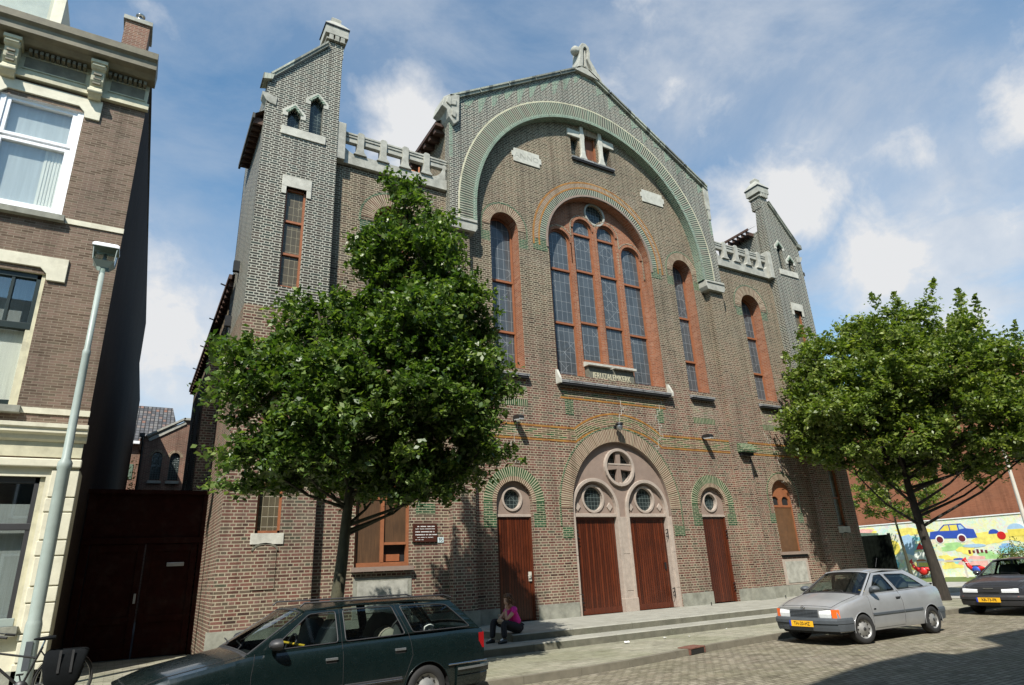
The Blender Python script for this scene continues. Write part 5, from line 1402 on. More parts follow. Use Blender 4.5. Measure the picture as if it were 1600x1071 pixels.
b = MB('white_paint'); b.tube([(.15, -.45, 7.2), (.0, -.1, 7.18), (-.2, .35, 7.08), (-.35, .75, 6.95)], [.06, .11, .10, .05], 10); b.build('lamp_head', SR)

# ================================================================== RIGHT HAND BACKGROUND
MW = thing('mural_wall', 'long low wall painted with a bright childlike mural of a blue car, boats and yellow fields', 'wall', (30, 6, -.3))
def ml(b, name, label=None, **k): return al(b, name, MW, 30, 6, -.3, label, **k)
b = MB('mural_paint'); b.box(30, 30.25, -8, 12.6, -.3, 3.0); b.fu = [None]*6; ml(b, 'painted_wall')
b = MB('white_paint'); b.box(29.96, 30.29, -8, 12.6, 3.0, 3.06); ml(b, 'coping')
def px_(pts, matn, d, name, label):
    """painted shape on the wall, (y,z) outline"""
    b = MB(matn); q = MB(matn); q.prism([(-y, z) for y, z in pts], 0, .01, back=False)
    for f in q.f: b.face([(30-d+q.v[j][1], -q.v[j][0], q.v[j][2]) for j in f])
    return ml(b, name, label)
rm = random.Random(12)
for i in range(44):      # loose brushed patches of colour that fill the wall behind the motifs
    cy, cz_ = rm.uniform(-6.5, 11.8), rm.uniform(.25, 2.7); ry, rz_ = rm.uniform(.35, 1.2), rm.uniform(.10, .34); ph = rm.uniform(0, 6)
    pts = []
    for k in range(26):
        a = 2*PI*k/26; q_ = 1+.22*math.sin(3*a+ph)+.12*math.sin(7*a+2*ph)
        pts.append((cy+ry*q_*math.cos(a), max(-.1, min(2.96, cz_+rz_*q_*math.sin(a)))))
    px_(pts, rm.choice(('mural_yellow', 'mural_green', 'mural_cyan', 'mural_pink', 'mural_blue', 'mural_white', 'mural_yellow', 'mural_cyan')), .003+.0001*i, 'painted_patch', None)
px_([(7.12, 1.92), (6.98, 2.34), (6.5, 2.38), (6.1, 2.72), (5.12, 2.72), (4.9, 2.42), (4.5, 2.34), (4.42, 1.86), (5.0, 1.86), (5.04, 2.0), (5.26, 2.08), (5.48, 2.0), (5.52, 1.88), (6.26, 1.92), (6.30, 2.04), (6.52, 2.12), (6.74, 2.02), (6.78, 1.92)], 'blue_paint', .012, 'painted_car', 'painted blue car with yellow windows')
px_([(6.42, 2.36), (6.06, 2.66), (5.84, 2.66), (5.84, 2.34)], 'yellow_paint', .016, 'painted_window', None)
px_([(5.78, 2.34), (5.78, 2.66), (5.36, 2.66), (5.36, 2.34)], 'yellow_paint', .016, 'painted_window', None)
px_([(5.28, 2.38), (5.28, 2.64), (5.14, 2.64), (4.98, 2.42)], 'pale_blue_paint', .016, 'painted_window', None)
for y in (6.52, 5.26):
    px_(circ(y, 1.88, .25, 20), 'white_paint', .016, 'painted_wheel', None); px_(circ(y, 1.86, .19, 20), 'maroon_paint', .020, 'painted_wheel', None)
px_(arc(3.5, 2.02, .28, .25, 0, 180, 12), 'blue_paint', .012, 'painted_boat', None); px_(circ(3.15, 1.9, .22, 18), 'red_paint', .016, 'painted_ball', None)
px_(arc(2.35, 2.2, .42, .3, 0, 180, 14), 'pale_blue_paint', .012, 'painted_arch', None); px_(rect(1.6, 2.78, 1.82, 2.2), 'yellow_paint', .014, 'painted_bus', None)
px_([(8.1, 1.35), (7.5, 1.35), (7.8, 1.75)], 'red_paint', .012, 'painted_sail', None); px_(arc(4.7, 1.42, .62, .10, 0, 360, 20)[:-1], 'pale_blue_paint', .012, 'painted_cloud', None)
px_(circ(9.5, 1.55, .45, 20), 'yellow_paint', .012, 'painted_sun', None); px_([(8.9, 1.2), (8.3, 1.0), (8.0, 1.9), (8.3, 2.3), (8.8, 2.2)], 'pale_blue_paint', .013, 'painted_shape', None)
px_([(11.9, 1.9), (10.4, 1.8), (10.3, 2.5), (11.5, 2.6)], 'verdigris', .012, 'painted_shape', None)
for i in range(5): px_(rect(4.1+i*.22, 4.22+i*.22, .98+.04*(i % 2), 1.16+.03*(i % 3)), 'maroon_paint', .014, 'painted_mark', None)
for i in range(6): px_(arc(5.2+i*.55, .62+.08*(i % 2), .3, .07, 0, 360, 14)[:-1], ('pale_blue_paint', 'blue_paint', 'terracotta')[i % 3], .013, 'painted_wave', None)
BB = thing('brick_block', 'large plain orange brick block with a gabled roof behind the mural wall', 'building', (31, 6, -.3))
b = MB('brick_block'); q = MB('brick_block')
pts = [(-12.4, -.3), (6, -.3), (6, 9.4), (.67, 12.0), (-.68, 12.75), (-1.4, 13.2), (-8, 13.2), (-12.4, 10)]
wn = [rect(.0, 1.3, 9.9, 11.2), rect(-.25, 1.5, 7.4, 9.1)]
q.wall(pts, [(w, .15, 'white_paint') for w in wn], 0)
for f, m_ in zip(q.f, q.fm): 
    b.mat(q.mats[m_]); b.face([(31+q.v[j][1], -q.v[j][0], q.v[j][2]) for j in f])
al(b, 'wall', BB, 31, 6, -.3)
b = MB('eave_brown'); q = MB('eave_brown'); coping(q, -1.4, 13.2, 6, 8.2, -.25, 3, .16); q.box(-8, -1.4, -.25, 3, 13.2, 13.36)
for f in q.f: b.face([(31+q.v[j][1], -q.v[j][0], q.v[j][2]) for j in f])
al(b, 'roof', BB, 31, 6, -.3)
for (ya, yb2, za, zb2) in ((-1.3, .0, 9.9, 11.2), (-1.5, .25, 7.4, 9.1)):
    b = MB('window_glass'); b.box(31.10, 31.11, ya, yb2, za, zb2); b.mat('curtain_grey'); b.box(31.2, 31.21, ya, yb2, za, zb2); w = al(b, 'window', BB, 31, 6, -.3)
    b = MB('white_paint'); 
    for y in (ya, (ya+yb2)/2, yb2): b.box(31.03, 31.12, y-.06, y+.06, za, zb2)
    b.box(31.03, 31.12, ya, yb2, za-.06, za+.08); b.box(31.03, 31.12, ya, yb2, zb2-.08, zb2+.06); al(b, 'window_frame', BB, 31, 6, -.3)
WB = thing('white_flats', 'pale flats with rows of windows glimpsed between the church and the mural', 'building', (42, 18, -.3))
b = MB('distant_white'); b.box(42, 50, 14, 30, -.3, 9.5); al(b, 'wall', WB, 42, 18, -.3)
for zz in (1, 3.6, 6.2):
    for yy in range(6): b = MB('leaded_dark'); b.box(41.95, 42.0, 14.5+yy*2.4, 16+yy*2.4, zz, zz+1.7); al(b, 'window', WB, 42, 18, -.3)
FD = thing('yard_fence', 'black timber fence panels beside the church, in front of the mural', 'fence', (18, 5, -.3))
for i in range(3):
    b = MB('fence_dark'); y0_ = 2.66+i*1.9; b.box(18, 18.05, y0_+.03, y0_+1.87, -.3, 2.08+.04*i)
    for k in range(9): b.box(17.975, 18.0, y0_+.05+k*.2, y0_+.23+k*.2, -.3, 2.06+.04*i)
    al(b, 'fence_panel', FD, 18, 5, -.3)
    b = MB('fence_dark'); b.box(17.95, 18.08, y0_-.05, y0_+.03, -.3, 2.14+.04*i); al(b, 'fence_post', FD, 18, 5, -.3)
RL = thing('play_rail', 'low pale rail on posts along the foot of the mural', 'railing', (28.4, 4, -.3))
b = MB('stone_white'); b.box(28.4, 28.46, 2.0, 7.4, .60, .68); al(b, 'rail', RL, 28.4, 4, -.3)
for i in range(5): b = MB('stone_white'); b.box(28.4, 28.46, 2.1+i*1.3, 2.2+i*1.3, -.3, .6); al(b, 'post', RL, 28.4, 4, -.3)
def spring_rider(x, y, rz, label, blue):
    T = thing('spring_rider', label, 'playground rider', (x, y, -.28), rz, 'red spring riders in front of the mural')
    b = MB('black_metal'); b.tube([(.12*math.cos(a*.8), .12*math.sin(a*.8), a*.011) for a in range(34)], .015, 6); b.build('spring', T)
    b = MB('red_paint'); b.smooth = True
    b.tube([(-.50, 0, .55), (-.38, 0, .52), (-.1, 0, .50), (.18, 0, .52), (.36, 0, .66), (.42, 0, .88), (.48, 0, .98), (.62, 0, .93)], [.05, .12, .15, .14, .10, .085, .10, .05], 12)
    b.tube([(.43, .0, 1.0), (.40, 0, 1.12)], [.05, .02], 8); b.build('body', T)
    b = MB('black_plastic'); b.box(-.25, .1, -.12, .12, .63, .68); b.build('seat', T, bevel=.02)
    b = MB('white_paint'); b.tube([(.33, -.2, .84), (.33, .2, .84)], .018, 8); b.build('handle_bar', T)
    b = MB('blue_paint' if blue else 'red_paint'); b.lathe([(0, -.17), (.2, -.17), (.22, -.12), (.2, -.09), (0, -.09)], (-.1, 0, .42), 16, 'y'); b.lathe([(0, .09), (.2, .09), (.22, .12), (.2, .17), (0, .17)], (-.1, 0, .42), 16, 'y'); b.build('foot_shield', T)
spring_rider(27.6, 6.75, rad(100), 'red spring rider near the foot of the right tree trunk', False)
spring_rider(27.2, 3.65, rad(80), 'red spring rider with blue side shields beside the charcoal car', True)

# ================================================================== TREES
def leaves_mesh(name, mat, P0, n, up, size, parent, seed):
    """P0: (N,3) leaf centres; kite-shaped leaves"""
    r = np.random.default_rng(seed); N_ = len(P0)
    nrm_ = r.normal(size=(N_, 3)); nrm_ /= np.linalg.norm(nrm_, axis=1)[:, None]
    nrm_ = nrm_*.75+up; nrm_ /= np.linalg.norm(nrm_, axis=1)[:, None]
    t = r.normal(size=(N_, 3)); t -= (t*nrm_).sum(1)[:, None]*nrm_; t /= np.linalg.norm(t, axis=1)[:, None]
    s_ = np.cross(nrm_, t); L_ = (size*r.uniform(.55, 1.5, N_))[:, None]; W_ = L_*r.uniform(.22, .36, N_)[:, None]
    droop = nrm_*L_*.12
    V = np.stack([P0-t*L_*.5-droop, P0+s_*W_, P0+t*L_*.5-droop, P0-s_*W_], 1).reshape(-1, 3)
    me = bpy.data.meshes.new(name); me.vertices.add(4*N_); me.vertices.foreach_set('co', V.ravel())
    me.loops.add(4*N_); me.loops.foreach_set('vertex_index', np.arange(4*N_, dtype=np.int32))
    me.polygons.add(N_); me.polygons.foreach_set('loop_start', np.arange(0, 4*N_, 4, dtype=np.int32)); me.polygons.foreach_set('loop_total', np.full(N_, 4, dtype=np.int32))
    me.materials.append(MATS[mat]); me.update(calc_edges=True)
    o = bpy.data.objects.new(name, me); col.objects.link(o); o.parent = parent; return o
def tree(base, prof, axis, trunk, label, seed, nclump, per, lsize, mat, barkm, trunk_r, fork, csize=(.45, .85), shoots=0, lobes=None):
    """prof: list (z, rl, rr): reach to the left / right of the axis seen along it; axis: unit lateral vector"""
    r = np.random.default_rng(seed)
    T = thing('tree', label, 'tree', tuple(base))
    zs_ = np.array([p[0] for p in prof])-base[2]; rl = np.array([p[1] for p in prof]); rr_ = np.array([p[2] for p in prof])
    ax = np.array(axis); ay = np.array([-ax[1], ax[0]])
    ztop, zbot = zs_.max(), zs_.min()
    o_ = np.argsort(zs_); zs_, rl, rr_ = zs_[o_], rl[o_], rr_[o_]
    cl = []; tries = 0
    while lobes and len(cl) < nclump and tries < 60000:
        tries += 1
        vol = np.array([q[3]*q[3]*q[4] for q in lobes]); q = lobes[r.choice(len(lobes), p=vol/vol.sum())]
        u = r.normal(size=3); u /= np.linalg.norm(u); f = r.uniform(.35, 1)**.6*.92
        if u[2] < -.3 and r.uniform() < .45: continue
        lat, dep, z = q[0]+u[0]*f*q[3], q[1]+u[1]*f*q[3], q[2]+u[2]*f*q[4]
        c = np.array([lat*ax[0]+dep*ay[0], lat*ax[1]+dep*ay[1], z])
        if any(np.linalg.norm((c-k)*[1, 1, 1.7]) < .36*csize[1] for k in cl): continue
        cl.append(c)
    while not lobes and len(cl) < nclump and tries < 99999:
        tries += 1
        z = r.uniform(zbot, ztop); L_, R_ = np.interp(z, zs_, rl), np.interp(z, zs_, rr_)
        mid, half = (L_+R_)/2, (R_-L_)/2
        if r.uniform() > (half/((rr_-rl).max()/2))**1.3+(.12 if z > zbot+.35*(ztop-zbot) else .5): continue
        a = r.uniform(0, 2*PI); f = math.sqrt(r.uniform(.10, 1.0))
        lat = mid+half*f*math.cos(a)*.93; dep = half*f*math.sin(a)*.93
        c = np.array([lat*ax[0]+dep*ay[0], lat*ax[1]+dep*ay[1], z])
        if any(np.linalg.norm((c-k)*[1, 1, 1.7]) < .42*csize[1] for k in cl[-400:]): continue
        cl.append(c)
    # trunk
    b = MB(barkm); b.smooth = True
    tp = [Vector(p) for p in trunk]
    nt_ = len(tp); rad_ = [trunk_r*(1-.75*i/(nt_-1)) for i in range(nt_)]; rad_[0] = trunk_r*1.25
    b.tube(tp, rad_, 14)
    b.build('trunk', T)
    def trunk_at(z):
        for i in range(nt_-1):
            if tp[i].z <= z <= tp[i+1].z: return tp[i].lerp(tp[i+1], (z-tp[i].z)/(tp[i+1].z-tp[i].z))
        return tp[-1].copy()
    nb = max(12, nclump//10)
    limbs = []
    idx = r.permutation(len(cl))
    b = MB(barkm); b.smooth = True
    pts_all = []
    for k in range(nb):
        c = Vector(cl[idx[k]]); hd_ = math.hypot(c.x, c.y); hz = min(max(fork+r.uniform(0, .5), c.z-hd_*r.uniform(.35, .75)), ztop*.86, max(fork, c.z+.3)); p0 = trunk_at(hz)
        m1 = p0.lerp(c, .4)+Vector((0, 0, -.04*(c-p0).length)); m2 = p0.lerp(c, .75)+Vector((r.normal()*.08, r.normal()*.08, .05))
        R0 = trunk_r*.27*min(1.0, (c-p0).length/2.5+.3)
        b.tube([p0, m1, m2, c], [R0, R0*.65, R0*.38, R0*.12], 7)
        limbs.append((p0, m1, m2, c)); pts_all += [m1, m2, c]
    for k in range(nb, len(cl)):
        c = Vector(cl[idx[k]]); q = min(pts_all, key=lambda p: (p-c).length+(1.5 if p.z > c.z+.2 else 0))
        m = q.lerp(c, .55)+Vector((r.normal()*.07, r.normal()*.07, .06))
        b.tube([q, m, c], [.028, .018, .007], 5, cap=False); pts_all.append(c)
    b.build('limbs', T)
    P = []; U = []
    for c in cl:
        s = r.uniform(*csize); n_ = int(per*(s/np.mean(csize))**2)
        # a spray: several short twigs fanning out from the clump centre
        outw = c-np.array([0, 0, c[2]]); outw[2] = .35*np.linalg.norm(outw)+.15; outw /= np.linalg.norm(outw)+1e-6
        nt2 = 9
        tw = r.normal(size=(nt2, 3)); tw[:, 2] *= .55; tw /= np.linalg.norm(tw, axis=1)[:, None]; tw = tw*.8+outw*.6+np.array([0, 0, .15]); 
        k = r.integers(0, nt2, n_); f = r.uniform(.05, 1, n_)**.7
        p = c+tw[k]*(f*s*.62)[:, None]+r.normal(size=(n_, 3))*(.075*s)+np.array([0, 0, -1])*(f**2*s*.12)[:, None]
        P.append(p)
    if shoots:
        for k in range(shoots):
            a = r.uniform(0, 2*PI); z = r.uniform(zbot+.55*(ztop-zbot), ztop*.93); L_, R_ = np.interp(z, zs_, rl), np.interp(z, zs_, rr_)
            mid, half = (L_+R_)/2, (R_-L_)/2; lat = mid+half*math.cos(a)*.9; dep = half*math.sin(a)*.9
            c = np.array([lat*ax[0]+dep*ay[0], lat*ax[1]+dep*ay[1], z]); h = r.uniform(.35, .75); n_ = 90
            f = r.uniform(0, 1, n_); lean = np.array([r.normal()*.18, r.normal()*.18, 1]); P.append(c+f[:, None]*h*lean+r.normal(size=(n_, 3))*(.13*(1.1-f))[:, None])
    P = np.concatenate(P)
    up = np.array([0, 0, .75])
    leaves_mesh('crown', mat, P, len(P), up, lsize, T, seed+1)
    return T
T1 = (-10.22, -4.6, ZW)
def rel(pts, b_): return [(x-b_[0], y-b_[1], z-b_[2]) for x, y, z in pts]
c1 = T1[0]
prof1 = [(9.15, -9.35, -9.0), (8.75, -9.6, -8.6), (8.3, -9.75, -8.2), (7.4, -10.15, -7.6), (6.6, -10.6, -7.1), (6.0, -11.2, -6.9), (5.2, -12.1, -6.9), (4.5, -12.25, -7.0), (3.7, -12.3, -7.1), (3.1, -12.0, -7.5), (2.75, -11.6, -7.9), (2.35, -11.0, -8.6)]
def lob(base, L0): return [(x-base[0], d, z-base[2], r_, rz_) for x, d, z, r_, rz_ in L0]
LB1 = [(-9.2, .0, 8.4, .42, .85), (-9.1, -.1, 7.2, .85, .85), (-9.65, .1, 7.15, .6, .8), (-8.7, .0, 7.9, .5, .8), (-8.35, .3, 7.0, .68, 1.0), (-8.6, -.4, 6.2, .8, .8), (-9.45, .2, 6.2, .85, .8), (-9.3, -.7, 5.3, 1.0, .9), (-8.0, -.1, 5.75, .72, .8), (-8.1, -.5, 4.8, .85, .75),
       (-8.5, .8, 4.7, .9, .8), (-10.55, .1, 5.6, .72, .62), (-10.2, .7, 4.9, .8, .7), (-11.35, 0, 4.75, .68, .55), (-11.3, -.2, 3.95, .80, .5), (-10.7, -.8, 4.2, .8, .65), (-10.6, .5, 3.3, .8, .45), (-9.5, -.9, 4.0, 1.0, .7), (-9.6, .9, 3.6, .9, .6),
       (-8.6, -.7, 3.9, .9, .6), (-8.1, .3, 3.75, .72, .5), (-8.6, .2, 3.0, .8, .35), (-9.5, -.4, 3.0, .9, .35),
       (-11.3, .1, 3.2, .75, .4), (-11.0, .6, 2.85, .7, .3), (-10.7, -.5, 3.0, .8, .35), (-9.9, .3, 2.75, .8, .3), (-9.0, -.5, 2.65, .7, .28), (-10.4, -.9, 3.6, .7, .4), (-8.0, -.6, 3.2, .6, .3)]
tree(T1, [(z, l-c1+.15, r_-c1-.15) for z, l, r_ in prof1], (1, 0), rel([(-10.22, -4.6, -.5), (-10.17, -4.6, .6), (-10.08, -4.6, 1.6), (-10.02, -4.6, 2.5), (-9.9, -4.55, 3.6), (-9.6, -4.6, 5.2), (-9.4, -4.6, 7.4)], T1),
     'leafy hornbeam street tree with a dark dense crown in front of the church left bay', 11, 540, 235, .098, 'leaf', 'bark', .125, 2.1, (.42, .85), 0, lob(T1, LB1))
T2 = (10.6, -3.0, ZW)
d_ = np.array([T2[0]-CAM[0], T2[1]-CAM[1]]); d_ /= np.linalg.norm(d_)
prof2 = [(10.3, .2, 1.9), (10.0, -1.6, 2.4), (9.6, -2.4, 3.0), (9, -3.5, 3.9), (8.0, -3.9, 4.4), (6.5, -4.4, 4.8), (5.4, -4.3, 4.9), (4.6, -3.8, 4.7), (3.8, -3.4, 3.7), (3.2, -2.6, 2.6), (2.8, -1.6, 1.7)]
r2 = np.random.default_rng(77)
LB2 = [(.9, 0, 10.3, 1.0, .8), (-.9, .3, 10.1, 1.0, .75), (2.3, .2, 9.5, 1.0, .8), (-2.1, 0, 9.2, .95, .9), (.2, -.9, 9.2, 1.4, 1.0), (1.9, -.8, 8.3, 1.3, 1.0), (-1.4, -.9, 8.2, 1.3, 1.0), (3.3, .2, 7.9, 1.1, .9), (-2.9, .1, 7.7, 1.0, .9),
       (.3, -1.6, 7.3, 1.5, 1.0), (3.6, -.3, 6.6, 1.1, .8), (2.4, -1.2, 6.3, 1.2, .9), (-3.2, -.3, 6.3, 1.1, .75), (-1.9, -1.3, 6.2, 1.3, .8), (.5, 1.4, 7.2, 1.5, 1.1), (-1.8, 1.3, 6.6, 1.3, 1.0), (2.6, 1.3, 6.8, 1.3, 1.0),
       (4.1, .2, 5.5, 1.0, .6), (-3.4, .2, 5.2, .9, .5), (.2, -1.3, 5.4, 1.4, .8), (-2.2, -.6, 4.8, 1.1, .55), (2.4, -.7, 4.9, 1.2, .6), (.3, .9, 5.0, 1.4, .7), (-1.0, .2, 4.1, .9, .4), (1.6, .3, 4.2, .9, .4), (3.3, .6, 4.6, .8, .4)]
LB2 = [((l+.40 if l < 0 else l+.15)*.925, d*.925-(1.3 if l < -1.5 else .5 if l < 0 else 0), 1.3+(z-1.3)*.925-T2[2]-(.45 if z > 8 else .1), r_*.96, rz_*.95) for l, d, z, r_, rz_ in LB2]
tree(T2, prof2, (d_[1], -d_[0]), rel([(10.6, -3.0, -.5), (10.55, -3.0, .7), (10.42, -2.95, 2.0), (10.35, -2.9, 3.4), (10.4, -2.9, 5.6), (10.5, -2.9, 8.8)], T2),
     'broad leafy street tree standing at the kerb behind the silver hatchback', 21, 560, 200, .14, 'leaf_light', 'bark_dark', .20, 2.3, (.65, 1.15), 26, LB2)
T3 = (26, 6.5, -.3)
d_ = np.array([T3[0]-CAM[0], T3[1]-CAM[1]]); d_ /= np.linalg.norm(d_)
tree(T3, [(6.9, -.6, .6), (6.0, -1.8, 1.8), (5.0, -2.3, 2.3), (4.0, -2.3, 2.4), (3.4, -1.7, 1.8), (3.1, -1, 1)], (d_[1], -d_[0]), [(0, 0, -.2), (-.15, 0, 1.6), (-.35, 0, 3.3), (-.4, 0, 6)],
     'small pale green tree in front of the mural wall', 31, 90, 110, .16, 'leaf_light', 'bark', .10, 3.2, (.6, 1.0), 0)
def bush(x, y, r_, h, n, seed, label, mat='leaf_bush'):
    r = np.random.default_rng(seed); T = thing('bush', label, 'bush', (x, y, -.28))
    b = MB('bark'); b.smooth = True; P = []
    for k in range(9):
        a = r.uniform(0, 2*PI); q = r_*r.uniform(.3, .9); e = Vector((q*math.cos(a), q*math.sin(a), h*r.uniform(.55, 1)))
        b.tube([(0, 0, 0), e*.5+Vector((0, 0, .05*h)), e], [.02, .014, .005], 5)
        m = n//9; f = r.uniform(.25, 1.05, m)[:, None]; P.append(np.array(e)*f+r.normal(size=(m, 3))*.16*r_)
    b.build('stem', T); leaves_mesh('foliage', mat, np.concatenate(P), n, np.array([0, 0, .5]), .10, T, seed)
bush(28.7, 2.6, .9, 1.9, 1500, 5, 'leafy flowering bush by the mural above the charcoal car')
bush(28.6, 1.2, .8, 1.5, 1200, 6, 'low yellowish bush by the mural at the right edge')
bush(-13.6, 25.2, .8, 8.2, 2500, 8, 'bright green climbing bush showing over the alley gate', 'leaf_light')
# ================================================================== CARS
def interp(xs, ys): return lambda x: float(np.interp(x, xs, ys))
def make_car(name, label, x0, y0, z0, yaw, sc, S):
    """local frame: x from the front bumper backwards, y from the near side (0) to the far side, z up"""
    L_, W = S['L'], S['W']; hwm = W/2
    T = thing(name, label, 'car', (x0, y0, z0), yaw); T.scale = (sc, sc, sc)
    yc = hwm
    belt = interp(*S['belt']); sill = S['sill']
    xf, xr = S['xf'], S['xr']
    def hw(x):
        w = hwm
        if x < .9: w -= .11*((.9-x)/.9)**2.2
        if x > L_-.8: w -= .09*((x-L_+.8)/.8)**2.2
        return w
    prof = interp([0, .12, .35, .62, .80, .93, 1], [.955, .985, 1, .998, .985, .955, .915])
    pm = S['paint']
    axf, axr = S['ax']; ra = S['ra']; rw = S['rw']
    # ---- side panels
    cols = set(np.linspace(xf, xr, 60).tolist())
    for a in (axf, axr):
        for t in np.linspace(0, PI, 19): cols.add(a-ra*math.cos(t))
    cols = sorted(cols)
    def zb(x):
        z = sill+ (0.03 if x < axf or x > axr else 0)
        for a in (axf, axr):
            if abs(x-a) < ra: z = max(z, rw*.98+math.sqrt(max(0, ra*ra-(x-a)**2)))
        return z
    nT = 12
    for side in (1, -1):
        b = MB(pm); b.smooth = True
        rows = []
        for x in cols:
            z1 = belt(x); zz = zb(x); r_ = []
            for j in range(nT+1):
                z = zz+(z1-zz)*j/nT; t = (z-sill)/(z1-sill)
                r_.append((x, yc-side*hw(x)*prof(t), z))
            rows.append(r_)
        b.grid(rows, flip=(side < 0))
        # wheel arch lips
        for a in (axf, axr):
            b.mat(pm); p = []
            for t in np.linspace(rad(-8), rad(188), 22): p.append((a+ra*math.cos(t), yc-side*(hw(a)*prof(.3)+.002), rw*.98+ra*math.sin(t)))
            b.tube(p, .006, 6)
            b.mat('dark_inside'); b.smooth = False
            in_ = [(a+ra*math.cos(t), rw*.98+ra*math.sin(t)) for t in np.linspace(rad(-8), rad(188), 14)]
            for (xa, za), (xb, zb_) in zip(in_, in_[1:]):
                ya, yb_ = yc-side*hw(a)*.99, yc-side*(hw(a)-.30)
                b.face([(xa, ya, za), (xb, ya, zb_), (xb, yb_, zb_), (xa, yb_, za)])
            b.prism([(q[0], q[1]) for q in in_], yc-side*(hw(a)-.30), yc-side*(hw(a)-.302))
            b.smooth = True
        b.build('side_panel', T)
    # ---- bonnet
    xc = S['cowl']
    b = MB(pm); b.smooth = True; rows = []
    nx, ny = 16, 14
    for i in range(nx+1):
        x = xf+(xc-xf)*i/nx; h = hw(x)*prof(1); r_ = []
        for j in range(ny+1):
            v = -1+2*j/ny; f = 1-v*v
            xx = x-.06*f*(1-i/nx)+(.05*f*-1 if i == nx else -.05*f*(i/nx)); z = belt(x)+S.get('crown', .05)*(1-abs(v)**2.4)*min(1, .35+i/6)
            if abs(v) < .72: z += .006
            r_.append((xx, yc+h*v, z))
        rows.append(r_)
    b.grid(rows); bo = b.build('bonnet', T)
    b = MB('dark_inside')
    for j in (1, ny-1): b.tube([(r_[j][0], r_[j][1], r_[j][2]+.001) for r_ in rows[1:]], .005, 4, cap=False)
    b.tube([(p[0], p[1], p[2]+.002) for p in rows[1][1:ny]], .004, 4, cap=False)
    b.build('bonnet_seam', bo)
    # ---- nose
    b = MB(pm); b.smooth = True; rows = []
    for k in range(6):
        t = k/5; z = sill+.12+(belt(xf)-sill-.12)*t; h = hw(xf)*prof((z-sill)/(belt(xf)-sill)); r_ = []
        for j in range(ny+1):
            v = -1+2*j/ny; r_.append((xf-.06*(1-v*v)*(1 if k == 5 else .9), yc+h*v, z+(S.get('crown', .05)*(1-abs(v)**2.4)*.35+ (.006 if abs(v) < .72 else 0) if k == 5 else 0)))
        rows.append(r_)
    b.grid(rows, flip=True)
    b.build('nose', T)
    # ---- tail
    b = MB(pm); b.smooth = True; rows = []
    zt = belt(xr)
    for k in range(6):
        t = k/5; z = sill+.12+(zt-sill-.12)*t; h = hw(xr)*prof((z-sill)/(zt-sill)); r_ = []
        for j in range(ny+1):
            v = -1+2*j/ny; r_.append((xr+.05*(1-v*v), yc+h*v, z))
        rows.append(r_)
    b.grid(rows); b.build('tailgate', T)
    # ---- greenhouse
    yr = S['yr']                      # half width of the roof edge
    rz = interp(*S['roof'])           # roof edge height along x
    zr = max(S['roof'][1])
    def gy(x, z, side):
        bz = belt(x); h0 = hw(x)*prof(1); t = max(0, min(1, (z-bz)/(zr-bz)))
        return yc-side*(h0+(yr-h0)*(t**1.15))
    def gwall(b, poly, holes_, side, off=0.0):
        rings = [poly]+holes_; flat = [p for r in rings for p in r]
        for t in tessellate_polygon([[Vector((p[0], p[1], 0)) for p in r] for r in rings]):
            q = [(flat[j][0], gy(flat[j][0], flat[j][1], side)+side*off, flat[j][1]) for j in t]
            b.face(q)
    def dens(poly, m=.09):
        o = []
        for i in range(len(poly)):
            a, c = poly[i], poly[(i+1) % len(poly)]; n = max(1, int(math.dist(a, c)/m))
            o += [(a[0]+(c[0]-a[0])*k/n, a[1]+(c[1]-a[1])*k/n) for k in range(n)]
        return o
    def rnd_poly(p, r=.035):
        o = []
        for i in range(len(p)):
            a, c, d = Vector(p[i-1]), Vector(p[i]), Vector(p[(i+1) % len(p)])
            u, v = (a-c).normalized(), (d-c).normalized()
            for t in (0, .33, .66, 1):
                q = c+u*r*(1-t)**2+v*r*t**2; o.append((q.x, q.y))
        return o
    for side in (1, -1):
        b = MB(pm); gwall(b, dens(S['gh']), [dens(rnd_poly(w)) for w in S['wins']], side); b.build('pillar_frame', T)
        for w in S['wins']:
            g = MB('car_glass'); gwall(g, rnd_poly(w), [], side, .006); pn = g.build('side_window', T)
            g = MB('black_plastic'); pts = [(x, gy(x, z, side)-side*.0, z) for x, z in dens(rnd_poly(w), .06)]; pts.append(pts[0]); g.tube(pts, .008, 5, cap=False); g.build('window_seal', pn)
    # roof
    (xa, za), (xb, zb2) = S['gh'][1], S['gh'][2]
    b = MB(pm); b.smooth = True; rows = []
    x2, x3 = S['roofx']
    for i in range(15):
        x = x2+(x3-x2)*i/14; r_ = []
        for j in range(15):
            v = -1+2*j/14; e = 0
            zz = rz(x)+.045*(1-abs(v)**3); xx = x-(.05*(1-v*v)*(1-i/4) if i < 4 else 0)+(.04*(1-v*v)*((i-10)/4) if i > 10 else 0)
            r_.append((xx, yc+yr*v*1.0, zz))
        rows.append(r_)
    b.grid(rows)
    for s in (-1, 1):
        p = [(x2+(x3-x2)*i/14, yc+s*yr, rz(x2+(x3-x2)*i/14)-.002) for i in range(15)]; b.tube(p, .016, 8)
    b.build('roof', T)
    # windscreen and rear screen: base line -> roof line
    def screen(xb_, zb_, hb, xt, zt_, ht, bow0, bow1, name, glass_ins, front=True):
        def pt(u, v):
            h = hb+(ht-hb)*v; x = xb_+(xt-xb_)*v; z = zb_+(zt_-zb_)*v
            bow = bow0+(bow1-bow0)*v; s = -1 if front else 1
            zc = S.get('crown', .05)*(1-abs(u)**2.4) if v == 0 else (.045*(1-abs(u)**3) if v == 1 else S.get('crown', .05)*(1-abs(u)**2.4)*(1-v)+.045*(1-abs(u)**3)*v)
            return (x+s*bow*(1-u*u), yc+h*u, z+zc)
